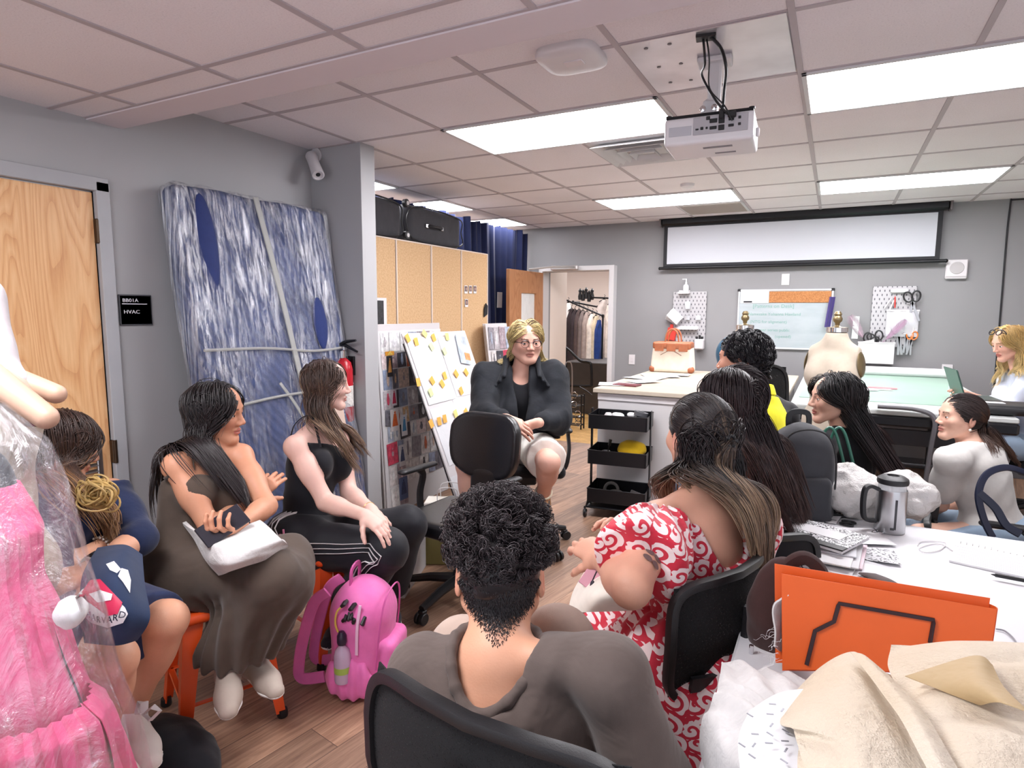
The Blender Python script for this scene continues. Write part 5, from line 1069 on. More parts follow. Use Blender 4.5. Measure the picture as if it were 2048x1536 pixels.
def add_hand(S,wr,d,n,side,curls=(.5,.55,.6,.65),thumb=.4,s=1.0,spread=.06):
    """d finger direction, n palm normal, side = +1 when the thumb is on d x n"""
    d,n=hand_frame(d,n);t=np.cross(d,n)*side;P=lambda a,b,c:wr+(d*a+t*b+n*c)*s
    kn=[(.088,.026,-.002),(.092,.008,-.005),(.087,-.010,-.003),(.078,-.026,.002)];ln=[(.044,.026,.021),(.049,.030,.023),(.045,.028,.022),(.035,.021,.019)];rr=[.0088,.009,.0085,.0075]
    for i,kk in enumerate(kn):
        S.cone(P(.006,kk[1]*.5,0),P(*kk),.016*s,.0115*s,.014);p=P(*kk);ang=curls[i]*.75;dd0=nrm(d+t*spread*(1.2-i*.9))
        for j,l in enumerate(ln[i]):
            dd=dd0*math.cos(ang)+n*math.sin(ang);q=p+dd*l*s;S.cone(p,q,rr[i]*s*(1-.08*j),rr[i]*s*(.92-.08*j),.004 if j else .006);p=q;ang+=curls[i]*(1.05 if j==0 else .7)
    S.ell(P(.045,.0,.006),np.array((.030,.045,.014))*s,np.stack([t,d,n],1),.012)
    p=P(.022,.022,.006);S.ell(P(.03,.028,.008),.017*s,None,.012);a0=nrm(d*.75+t*.75+n*.25)
    for j,l in enumerate((.04,.031,.024)):
        dd=nrm(a0*math.cos(thumb*j)+(n*.8+d*.3-t*.5)*math.sin(thumb*j));q=p+dd*l*s;S.cone(p,q,(.0125-.0015*j)*s,(.011-.0015*j)*s,.006);p=q
    return P(.07,0,0)
def skinned(name,S,J,hc,M,hs,hands,parent,cols,h=0.008,hh=0.0034,hr=0.155):
    balls=[(hc,hr*hs,hh)]+[(x,.115,.0032)for x in hands]
    v,f=multires(S,h,balls);return npart(name,v,f,SKIN,parent,cols(v))
def garment(name,S,m,parent,h=0.008,fold=0.004,ff=9.0,seed=1,stretch=(1,1,1),cols=None,label=None):
    st=np.array(stretch,np.float32);prev=S.disp
    S.disp=lambda P:(prev(P)if prev else 0)+fold*(.9*wnoise(P*st,ff,seed)-.9*np.maximum(0,.35-np.abs(wnoise(P*st,ff*1.6,seed+20,2)))*2+.2)
    v,f=sdfmesh(S,h);return npart(name,v,f,m,parent,cols,label=label)
def fibdirs(n):
    i=np.arange(n)+.5;ph=np.arccos(1-2*i/n);th=math.pi*(1+5**.5)*i;return np.stack([np.cos(th)*np.sin(ph),np.sin(th)*np.sin(ph),np.cos(ph)],1)
def sgrad(f,P,e=0.004):
    d=f(P);g=np.stack([f(P+np.array([e if i==j else 0 for j in range(3)]))-d for i in range(3)],1);return d,g/np.maximum(1e-6,np.linalg.norm(g,axis=1))[:,None]
def hairline_std(q):
    x,y,z=np.abs(q[:,0]),q[:,1],q[:,2];return(y<.052+(z-.03)*.62+.006*(x<.05))&(z>-.055-.0*y)&~((y>-.02)&(z<-.005)&(x>.05)&(y>.012))
def strand_mesh(P,R,C,sides=3):
    """P (N,S,3), R (N,S), C (N,S,3)"""
    N,Sg=P.shape[:2];T=np.gradient(P,axis=1);T/=np.maximum(1e-9,np.linalg.norm(T,axis=2,keepdims=True))
    a=np.cross(T,np.array([.31,.52,.79]));a/=np.maximum(1e-9,np.linalg.norm(a,axis=2,keepdims=True));b=np.cross(T,a)
    k=np.arange(sides)*2*math.pi/sides;v=P[:,:,None]+R[:,:,None,None]*(np.cos(k)[None,None,:,None]*a[:,:,None]+np.sin(k)[None,None,:,None]*b[:,:,None])
    idx=np.arange(N*Sg*sides).reshape(N,Sg,sides);f=np.stack([idx[:,:-1],np.roll(idx[:,:-1],-1,2),np.roll(idx[:,1:],-1,2),idx[:,1:]],-1).reshape(-1,4)
    c=np.repeat(C[:,:,None],sides,2).reshape(-1,3);return v.reshape(-1,3),f,c
def hair(parent,hc,M,hs,colr,colt,collider,n=2200,length=.45,seg=22,part=0.0,r=.0016,wave=.0,wfreq=22,grav=.55,back=.25,side=.9,seed=1,line=hairline_std,cap=True,off=(.004,.03),tie=None,tie_if=None,jitter=.15,lenvar=.25,clump=.35,nclump=90,curlstart=.3,var=.16,mix=None,fwd=None,name='hair',tie_len=None,blocker=True,pull=None):
    R=np.random.default_rng(seed);D=fibdirs(int(n*1.9));er=np.array((.076,.096,.086));q=D*er+np.array([0,-.012,.032]);q=q[line(q)]
    if len(q)>n:q=q[R.permutation(len(q))[:n]]
    N=len(q);P=hc+(q*hs)@M.T;nr=(q-np.array([0,-.012,.032]))/er**2;nr/=np.linalg.norm(nr,axis=1)[:,None]
    sd=np.where(q[:,0]>part,1.0,-1.0);d=np.stack([sd*side,-back*np.ones(N),.0*np.ones(N)],1)+R.normal(size=(N,3))*jitter
    if fwd is not None:d[:,1]+=fwd
    d-=nr*np.einsum('ij,ij->i',d,nr)[:,None];d/=np.linalg.norm(d,axis=1)[:,None];d=d@M.T
    Ls=length*(1-lenvar*R.random(N));ofs=off[0]+(off[1]-off[0])*R.random(N)**1.3
    pts=[P-(nr@M.T)*.002];cur=P.copy();g=np.array([0,0,-1.0]);tied=np.zeros(N,bool);use=np.zeros(N,bool)
    if tie is not None:use=tie_if(q)
    coll=collider
    face=Shape().ell(hc+M@(V(0,.125,-.045)*hs),np.array((.062,.07,.095))*hs,M,0)
    for i in range(seg):
        st=(Ls/seg)[:,None];tgt=np.tile(g,(N,1))*grav
        if blocker:
            ql=((cur-hc)@M)/hs;tgt=tgt+(np.where((ql[:,1]>.012)&(ql[:,2]<.055)&(ql[:,2]>-.07),-.9,0.0)[:,None]*M[:,1][None])
        if pull is not None:tgt=tgt+pull(((cur-hc)@M)/hs,i/seg)@M.T
        if tie is not None:
            to=tie-cur;dist=np.linalg.norm(to,axis=1);act=use&~tied;tgt[act]=to[act]/np.maximum(dist[act],1e-4)[:,None]*2.5;newly=act&(dist<st[:,0]*1.1+.02);tied|=newly;cur[newly]=tie+R.normal(size=(int(newly.sum()),3))*.004;d[newly]=nrm(-M[:,1]*.6+g)
        d=d*.75+tgt*.5+R.normal(size=(N,3))*jitter*.12;d/=np.linalg.norm(d,axis=1)[:,None];nx=cur+d*st
        dd,gg=sgrad(coll,nx)
        o=np.minimum(ofs,.003+ofs*min(1,(i+1)/5));
        if tie is not None:o=np.where(use&~tied,.004+.004*(ofs/off[1]),o)
        ql=((nx-hc)@M)/hs;pen=np.clip(o-dd,0,.03);hug=np.where(ql[:,2]>-.03,np.clip(dd-o,0,.02)*.8,0);nx=nx+gg*(pen-hug)[:,None]
        if blocker:
            d2,g2=sgrad(face,nx);p2=np.clip(-d2,0,.02);nx=nx+g2*p2[:,None]
        d=nx-cur;d/=np.maximum(1e-6,np.linalg.norm(d,axis=1))[:,None];cur=nx;pts.append(cur.copy())
    A=np.stack(pts,1);S_=seg+1;t=np.linspace(0,1,S_)
    if clump>0:
        G=R.permutation(N)[:nclump];near=np.argmin(((A[:,None,S_//2]-A[None,G,S_//2])**2).sum(-1),1);w=(clump*np.clip((t-.25)/.75,0,1)**1.2)[None,:,None];A=A*(1-w)+A[G[near]]*w
    else:near=np.zeros(N,int)
    if wave>0:
        ph=R.random(nclump)*6.28;am=.6+.8*R.random(nclump);w=wave*np.clip((t-curlstart)/(1-curlstart),0,1)[None,:]*am[near][:,None]
        arc=t[None]*Ls[:,None]*wfreq+ph[near][:,None]+R.random(N)[:,None]*.7;u1=nrm(M[:,0]);u2=nrm(M[:,1]);A=A+(w*np.sin(arc))[:,:,None]*u1+(w*np.cos(arc*.9))[:,:,None]*u2
    rad=r*(1-.0*t)[None]*np.clip((1.02-t)/.25,.25,1)[None]*(.75+.5*R.random(N))[:,None]
    tc=np.clip((t-.25)/.75,0,1)[None,:,None];cr,ct=np.array(srgb(colr)),np.array(srgb(colt));base=cr*(1-tc)+ct*tc;br=(1+var*2*(R.random(N)-.5))[:,None,None]
    C=np.clip(base*br*np.ones((N,S_,1)),0,1)
    if mix is not None:m_=(R.random(N)<mix[1])[:,None,None]*np.clip((t-mix[2])/.3,0,1)[None,:,None];C=C*(1-m_)+np.array(srgb(mix[0]))*m_
    v,f,c=strand_mesh(A,rad,C)
    if cap:
        S=Shape().ell(hc+M@(V(0,-.012,.032)*hs),er*hs+.003,M,0);v2,f2=sdfmesh(S,.007);q2=((v2-hc)@M)/hs;keep=line(q2)[f2].all(1);v2,f2=compact(v2,f2[keep])
        f=np.concatenate([f,f2+len(v)]);v=np.concatenate([v,v2]);c=np.concatenate([c,np.tile(cr*.9,(len(v2),1))])
    return npart(name,v,f,HAIRM,parent,c)
def collider(J,hc,M,hs,w=1.0,inf=0.0,arms=True,fem=True):
    C=Shape();C.ell(hc+M@(V(0,-.012,.032)*hs),np.array((.076,.096,.086))*hs,M,0);C.ell(hc+M@(V(0,.03,-.03)*hs),np.array((.062,.068,.085))*hs,M,.01)
    C.cone(J['neck'],hc+M@(V(0,-.02,-.05)*hs),.05,.05,.03);T=torso_frame(J);L=lambda t:J['pelvis']*(1-t)+J['neck']*t
    for t,r in((.36,(.125,.1,.15)),(.66,(.145,.115,.17)),(.84,(np.linalg.norm(J['shR']-J['shL'])/2*.9,.09,.085))):C.ell(L(t),np.array(r)*w+inf,T,.04)
    for sd in 'RL':
        C.cone(J['neck'],J['sh'+sd],.04+inf,.055*w**.5+inf,.03)
        if arms:C.cone(J['sh'+sd],J['el'+sd],.05*w+inf,.04*w+inf,.02)
    return C
def person(key,label,face,group=None):
    J=PJ[key];c=J['pelvis'];t=thing('person',label,'person',(c[0],c[1],0),0,group);M=head_frame(face);return J,t,M
def shoe(J,sd,t,m,sole,s=1.0,name='shoe'):
    a,b=J['an'+sd],J['to'+sd];f=nrm(b-a);dz=V(0,0,-1);d=nrm(f*V(1,1,.35));up=nrm(V(0,0,1)-d*d[2]);h=a-up*.055*s
    S=Shape();S.cone(a-up*.02,h,.042*s,.038*s,.02).cone(h,h+d*.13*s,.037*s,.036*s,.03).cone(h+d*.13*s-up*.004,h+d*.185*s-up*.01,.038*s,.03*s,.03).cone(a+d*.03,h+d*.1*s,.03*s,.032*s,.03);S.plane(-up,float((-up)@(h-up*.026)),.003)
    S.plane(up,float(up@(a+up*.03)),.004)
    v,f=sdfmesh(S,.006);o=npart(name,v,f,m,t)
    S=Shape();S.cone(h,h+d*.14*s,.041*s,.043*s,.02).cone(h+d*.14*s,h+d*.185*s,.042*s,.036*s,.02);S.plane(up,float(up@(h-up*.017)),.003);S.plane(-up,float((-up)@(h-up*.040*s)),.003);v,f=sdfmesh(S,.006);npart('sole',v,f,sole,o)
    b=MB()
    for i in range(4):q=h+d*(.05+.025*i)*s+up*(.036-.004*i)*s;x=nrm(np.cross(d,up));b.tube([q-x*.02,q+up*.004,q+x*.02],.0035,5)
    part('laces',b,sole,o)
    return o
def waist_cut(S,J,T,z=.1):
    p,u,fr=J['pelvis'].astype(np.float32),T[:,2].astype(np.float32),T[:,1].astype(np.float32);S.fn(lambda P:np.where((P-p)@fr<.14,(P-p)@u-z,-1),'int',.006)
# ================================================================== the people
PEOPLE={}
def std_body(J,t,M,hs,skin,lips,brow,w=1.0,fem=True,bust=1.0,hands=None,legs=True,mouth=0.0,jaw=1.0,nose=1.0,wide=1.0,scalp=None,fade=None,extra=None,h=.009,feet=False,hr=.155,necks=1.0,armw=None,legw=None):
    S=Shape();hc=J['head'];aw=armw or w;lw_=legw or w
    add_torso(S,J,0,w*.97,fem,bust=bust*.97)
    nb=hc+M@(V(0,-.022,-.055)*hs);S.cone(J['neck']-V(0,0,.02),nb,.052*necks,.047*necks,.04)
    for sd in 'RL':
        add_arm(S,J,sd,0,aw)
        if legs:add_leg(S,J,sd,0,lw_)
        if legs and feet:a,b=J['an'+sd],J['to'+sd];S.cone(a,a+V(0,0,-.04),.034,.032,.02).cone(a+V(0,0,-.045),b,.03,.025,.02)
    H=Shape();add_head(H,hc,M,hs,fem,mouth,jaw,nose,wide);S.shape(H,.02)
    hb=[]
    for(sd,d,n,side,cu,th)in(hands or[]):
        hb.append(add_hand(S,J['wr'+sd],d,n,side,cu,th,1.0 if fem else 1.1));
    if extra:extra(S)
    hb=[np.array(x)for x in hb]
    o=skinned('body',S,J,hc,M,hs,hb,t,lambda v:head_cols(v,hc,M,hs,skin,lips,brow,scalp,fade,wide),h,.0034,hr)
    add_eyes(t,hc,M,hs,wide=wide);return o,S
M_SHOEW=mat('white_sneaker','dcd6d0',0.7,var=0.05);M_SHOEG=mat('beige_sneaker','b5a89c',0.8,var=0.1);M_SOLE=mat('sneaker_sole','e8e6e2',0.6);M_SHOEK=fabric('black_sneaker','202028',0.8)
# ------------------------------------------------------------------ P2 black hair, olive dress
def P2():
    J,t,M=person('P2','person with long black hair in an olive dress on the nearer orange stool',lw(.97,-.02,-.10));hs=1.0
    d1=nrm(J['wrR']-J['elR']);d2=nrm(J['wrL']-J['elL']);T=torso_frame(J)
    std_body(J,t,M,hs,'d3987a','b5635a','2a1c18',1.08,True,1.15,hands=[('R',nrm(d1+lw(.3,-.1,.3)*.5),lw(-.3,.9,-.3),-1,(.4,.45,.5,.6),.2),('L',nrm(d2+lw(-.3,-.5,.1)*.5),lw(0,.3,.9),1,(.7,.8,.85,.9),.5)])
    S=Shape();add_torso(S,J,.007,1.08,True,bust=1.15)
    nk=J['neck'];S.plane(nrm(T[:,2]-T[:,1]*.25),float(nrm(T[:,2]-T[:,1]*.25)@(nk-T[:,2]*.10)),.01)
    for sd in 'RL':S.cone(J['hip'+sd],J['kn'+sd],.098,.072,.09)
    kn=(J['knR']+J['knL'])/2;an=(J['anR']+J['anL'])/2
    S.cone(J['knR'],J['anR']+V(0,0,.02),.072,.085,.06);S.cone(J['knL'],J['anL']+V(0,0,.02),.072,.085,.06);S.cone(kn-V(0,0,.06),an+V(0,0,.03),.09,.12,.07);S.cone((J['hipR']+J['hipL'])/2-V(0,0,.04),kn-V(0,0,.05),.1,.08,.08)
    S.plane(V(0,0,-1),-(an[2]+.02),.004)
    S.disp=lambda P:np.where(P[:,2]<kn[2]-.05,.009*np.sin(np.arctan2(P[:,1]-an[1],P[:,0]-an[0])*15+2*np.sin(P[:,2]*6)),0)*np.clip((kn[2]-.05-P[:,2])/.1,0,1)
    garment('dress',S,fabric('olive_brown_jersey','52463e',.85,wr=7,wrs=.4),t,.008,.005,14,3,(1,1,1.6))
    b=MB();tp=nk-T[:,2]*.10
    for q in(-1,1):b.tube(cat_curve([tp+T[:,0]*q*.085+T[:,1]*.095,nk+T[:,0]*q*.095+T[:,2]*.035+T[:,1]*.02,nk+T[:,0]*q*.1-T[:,2]*.02-T[:,1]*.07,tp+T[:,0]*q*.07-T[:,1]*.085],8),.0035,6)
    part('dress_strap',b,MATS['olive_brown_jersey'],t)
    C=collider(J,J['head'],M,hs,1.08);hair(t,J['head'],M,hs,'231c1e','2b2023',C,3000,.50,26,part=-.01,r=.0017,grav=.62,side=.8,back=.1,seed=12,pull=lambda q,s:np.stack([q[:,0]*0,np.where((q[:,2]<-.06)&(q[:,0]>-.05),.45,.12),q[:,0]*0],1),clump=.35,wave=.004,off=(.004,.028),var=.3)
    b=MB();p=J['wrR']-d1*.035;ring=[p+frame_z(d1)@V(.034*math.cos(a),.034*math.sin(a),.008*math.sin(5*a))for a in np.linspace(0,6.283,31)[:-1]];b.tube(ring,[.011+.004*math.sin(7*k)for k in range(30)],8,True);part('scrunchie',b,mat('satin_brown','5d4a4c',.3),t)
    b=MB();p=J['wrL']-d2*.01;b.tube([p+frame_z(d2)@V(.028*math.cos(a),.028*math.sin(a),0)for a in np.linspace(0,6.283,21)[:-1]],.003,6,True);part('hair_tie',b,M_BLACK,t)
    for sd in 'RL':shoe(J,sd,t,M_SHOEG,M_SOLE,1.0)
    PEOPLE['P2']=(J,t,M)
    # phone in hand and tote on lap
    hp=J['wrL']+nrm(d2+lw(-.3,-.5,.1)*.5)*.09;z=nrm(lw(.4,-.6,.6));MF=frame_z(z,lw(.7,0,.7));b=MB();b.box(hp+V(0,0,.022),(.075,.15,.009),MF,.004);solo('smartphone',b,mat('phone_dark','2b2a33',.2),'dark smartphone held by the person in the olive dress','phone')
P2()
# ------------------------------------------------------------------ P3 black tank top
def P3():
    J,t,M=person('P3','person with long brown hair, black tank top and striped track pants',lw(.95,.24,-.04));hs=.98;T=torso_frame(J)
    d1=nrm(J['wrR']-J['elR']);d2=nrm(J['wrL']-J['elL'])
    std_body(J,t,M,hs,'e6bdb0','b9746c','4a3a33',1.1,True,1.1,hands=[('R',nrm(d1+V(0,0,-.3)),lw(0,.3,-1),-1,(.4,.45,.5,.5),.3),('L',nrm(d2+V(0,0,-.3)),lw(-.2,0,-1),1,(.4,.45,.5,.5),.3)])
    nk=J['neck'];S=Shape();add_torso(S,J,.006,1.1,True,bust=1.1)
    S.plane(nrm(T[:,2]-T[:,1]*.3),float(nrm(T[:,2]-T[:,1]*.3)@(nk-T[:,2]*.095)),.01);S.cone(nk-T[:,2]*.06+T[:,1]*.12,nk+T[:,1]*.2+T[:,2]*.06,.035,.08,.02,'sub')
    for sd,q in(('R',1),('L',-1)):S.cone(J['sh'+sd]+T[:,0]*q*.03,J['el'+sd]+T[:,0]*q*.01,.068,.05,.008,'sub')
    garment('tank_top',S,fabric('black_rib','16161d',.85,wr=5),t,.008,.003,12,4)
    b=MB();tp=nk-T[:,2]*.095
    for q in(-1,1):b.tube(cat_curve([tp+T[:,0]*q*.095+T[:,1]*.09,nk+T[:,0]*q*.1+T[:,2]*.037+T[:,1]*.02,nk+T[:,0]*q*.1-T[:,2]*.0-T[:,1]*.06,tp+T[:,0]*q*.09-T[:,1]*.085],8),.005,6,flat=(.012,.004))
    part('top_strap',b,MATS['black_rib'],t)
    S=Shape()
    for sd in 'RL':S.cone(J['hip'+sd],J['kn'+sd],.115,.085,.04).ell(J['kn'+sd],.086,None,.03).cone(J['kn'+sd],J['an'+sd]+V(0,0,.03),.083,.10,.03)
    S.ell(J['pelvis']+T[:,2]*.01,np.array((.19,.15,.12)),T,.05);waist_cut(S,J,T,.11);S.plane(V(0,0,-1),-(min(J['anR'][2],J['anL'][2])+.02),.004)
    garment('track_pants',S,fabric('black_tricot','17181f',.6,wr=6,wrs=.5,sheen=.1),t,.008,.005,12,6)
    # three stripes on the visible side of the near leg
    side=nrm(lw(-.1,-1,.35));pts0=[J['pelvis']+T[:,2]*.10-T[:,0]*0,J['pelvis']+T[:,2]*.02,J['hipR'],J['hipR']*.5+J['knR']*.5,J['knR'],J['knR']*.55+J['anR']*.45,J['anR']+V(0,0,.03)]
    nose=cat_curve(pts0[1:],8)
    for k in range(3):
        out=[]
        for i,p in enumerate(nose):
            tg=nrm(nose[min(i+1,len(nose)-1)]-nose[max(i-1,0)]);sdv=nrm(side-tg*(side@tg));w_=nrm(np.cross(tg,sdv));ang=(k-1)*.19+(.25 if i>22 else 0);dr=sdv*math.cos(ang)+w_*math.sin(ang)
            q=p+dr*.18;dd=S(q[None])[0]
            for _ in range(8):q=q-dr*(dd-.0025)*.8;dd=S(q[None])[0]
            out.append(q)
        b=MB();b.tube(out,.005,6,flat=(.011,.003),up=side);part('stripe',b,M_PAPER,t)
    q=nose[4]+nrm(side)*.3;dd=S(q[None])[0]
    for _ in range(10):q=q-nrm(side)*(dd-.01)*.8;dd=S(q[None])[0]
    b=MB();MF=frame_z(side,T[:,2]);b.box(q,(.042,.05,.008),MF,.003);b.tube([q+MF@V(0,.02,0),q+MF@V(-.005,.045,.004)],.004,6);part('pink_tag',b,mat('pink_tag','e58fb5',.5),t)
    C=collider(J,J['head'],M,hs,1.1);hair(t,J['head'],M,hs,'4f3c35','7d6250',C,2800,.47,26,part=.012,r=.0016,grav=.6,side=.75,back=.0,seed=22,clump=.6,wave=.012,wfreq=30,curlstart=.5,off=(.004,.024),var=.25,mix=('a3876e',.25,.2),pull=lambda q,s:np.stack([q[:,0]*0,np.where(q[:,2]<-.08,.35,.0),q[:,0]*0],1))
    b=MB();p=J['wrL']-d2*.02;b.tube([p+frame_z(d2)@V(.028*math.cos(a),.028*math.sin(a),0)for a in np.linspace(0,6.283,21)[:-1]],.002,6,True);part('bracelet',b,mat('gold','d9b27a',.3,.8),t)
    for sd in 'RL':shoe(J,sd,t,M_SHOEK,M_SOLE,1.0)
P3()
# ------------------------------------------------------------------ P4 the speaker
def P4():
    J,t,M=person('P4','blond person with glasses in a black jacket and white shorts',lw(.27,-.95,-.07));hs=1.06;T=torso_frame(J)
    d1=nrm(J['wrR']-J['elR']);d2=nrm(J['wrL']-J['elL'])
    std_body(J,t,M,hs,'dcab98','b0746a','3b2a22',1.3,False,1,hands=[('R',lw(.85,-.3,-.35),lw(.2,.6,-.5),-1,(.45,.5,.55,.6),.3),('L',lw(-.85,-.25,-.25),lw(0,.6,.6),1,(.5,.55,.6,.65),.4)],mouth=.004,jaw=1.5,nose=1.15,wide=1.12,necks=1.25,armw=1.15,legw=1.2)
    fr=T[:,1];up=T[:,2];rt=T[:,0];nk=J['neck']
    S=Shape();add_torso(S,J,.012,1.3,False);S.plane(up,float(up@(nk+up*.0)),.02);S.cone(nk+fr*.05-up*.02,nk+fr*.16+up*.02,.05,.06,.02,'sub')
    garment('t_shirt',S,fabric('black_cotton','121318',.9,wr=6),t,.009,.004,10,7)
    S=Shape();add_torso(S,J,.045,1.3,False,k=.06);S.box((J['shR']+J['shL'])/2-up*.03,(.21,.085,.05),T,.045,.06)
    for sd in 'RL':
        a,b_,c=J['sh'+sd],J['el'+sd],J['wr'+sd];S.cone(a,b_,.095,.088,.05);S.cone(b_,b_+(c-b_)*.72,.088,.058,.03)
    S.ell(J['pelvis']*.62+nk*.38+fr*.02,(.25,.2,.2),T,.05)
    S.plane(-up,float((-up)@(J['pelvis']+up*.055)),.01)
    gx=nk+fr*.12
    S.fn(lambda P:-(np.abs((P-gx.astype(np.float32))@rt.astype(np.float32)+.01)-(.016+.04*np.clip(((P-nk.astype(np.float32))@up.astype(np.float32)+.22)/.22,0,1)+.0*P[:,0])if True else 0)if False else np.where((P-nk.astype(np.float32))@fr.astype(np.float32)>.03,(.018+.035*np.clip(((P-nk.astype(np.float32))@up.astype(np.float32)+.25)/.25,0,1))-np.abs((P-gx.astype(np.float32))@rt.astype(np.float32)),-1),'int',.006)
    S.cone(nk,nk+up*.12+fr*.02,.065,.09,.01,'sub')
    S.disp=lambda P:.006*np.sin((P@rt.astype(np.float32))*38+3*np.sin((P@up.astype(np.float32))*9))
    garment('jacket',S,fabric('charcoal_jacket','181b21',.8,wr=9,wrs=.7,var=.25,sheen=.05),t,.009,.008,15,8,(1,1,.7))
    S=Shape()
    for q in(-1,1):
        p0,p1,p2=nk+rt*q*.092-fr*.065+up*.03,nk+rt*q*.098+fr*.05+up*.035,nk+rt*q*.115+fr*.165-up*.05
        for z in(.02,.05,.08):S.cone(p0+up*z,p1+up*(z-.008),.016,.016,.015)
        for z in(.06,.03,.0):S.cone(p1+up*z,p2+up*(z-.02)+rt*q*(.05-z)*.9,.016,.012,.02)
    for z in(.02,.05,.08):S.cone(nk-fr*.075+up*(z+.03)+rt*.08,nk-fr*.075+up*(z+.03)-rt*.08,.016,.016,.015)
    garment('collar',S,MATS['charcoal_jacket'],t,.007,.002,12,9)
    S=Shape()
    for sd in 'RL':h_,k_=J['hip'+sd],J['kn'+sd];S.cone(h_,h_+(k_-h_)*.82,.125,.118,.04)
    S.ell(J['pelvis'],(.2,.16,.12),T,.05)
    for sd in 'RL':h_,k_=J['hip'+sd],J['kn'+sd];d=nrm(k_-h_);S.plane(d,float(d@(h_+(k_-h_)*.80)),.006)
    garment('shorts',S,fabric('cream_shorts','e9e6df',.85,wr=8,wrs=.6),t,.008,.007,13,11)
    C=collider(J,J['head'],M,hs,1.3,.03)
    hair(t,J['head'],M,hs,'6b543a','e2cd92',C,3200,.18,16,part=0.005,r=.0019,grav=.5,side=.6,back=.3,seed=31,clump=.4,wave=.012,wfreq=40,curlstart=.2,off=(.008,.032),var=.22,mix=('d9c48c',.75,-.2),lenvar=.3,blocker=False,pull=lambda q,s:np.stack([np.sign(q[:,0])*np.where((q[:,1]>.02)&(q[:,2]<.07),.7,.1),np.where((q[:,1]>.02),-.3,0),q[:,0]*0+.0],1))
    # glasses
    b=MB()
    for q in(-1,1):
        o=J['head']+M@(V(q*.032*1.12,.106,0)*hs);ring=[o+M@V(.025*math.cos(a),-.004*abs(math.cos(a)),.020*math.sin(a)+(.004 if math.sin(a)>0 else 0)*abs(math.cos(a)))for a in np.linspace(0,6.283,29)[:-1]];b.tube(ring,[.0032 if math.sin(a)>.1 else .0014 for a in np.linspace(0,6.283,29)[:-1]],6,True)
        b.tube([o+M@V(q*.026,-.004,.008),o+M@V(q*.045,-.06,.008),o+M@V(q*.046,-.11,.0)],.0022,6)
    b.tube([J['head']+M@V(-.010,.112,.008),J['head']+M@V(.010,.112,.008)],.0018,6);part('glasses',b,mat('dark_frame','2a1d22',.3),t)
    for sd in 'RL':
        a,k_=J['an'+sd],J['kn'+sd];d=nrm(k_-a);b=MB();b.cyl(a-d*.03,a+d*.055,.044,.048,n=20);b.tube([a+d*.055+frame_z(d)@V(.048*math.cos(x),.048*math.sin(x),0)for x in np.linspace(0,6.283,21)[:-1]],.006,6,True);part('sock',b,fabric('ivory_sock','e3dac3',.9),t)
        shoe(J,sd,t,mat('tan_boot','9a6f49',.6,var=.1),M_BLACK,1.1)
P4()
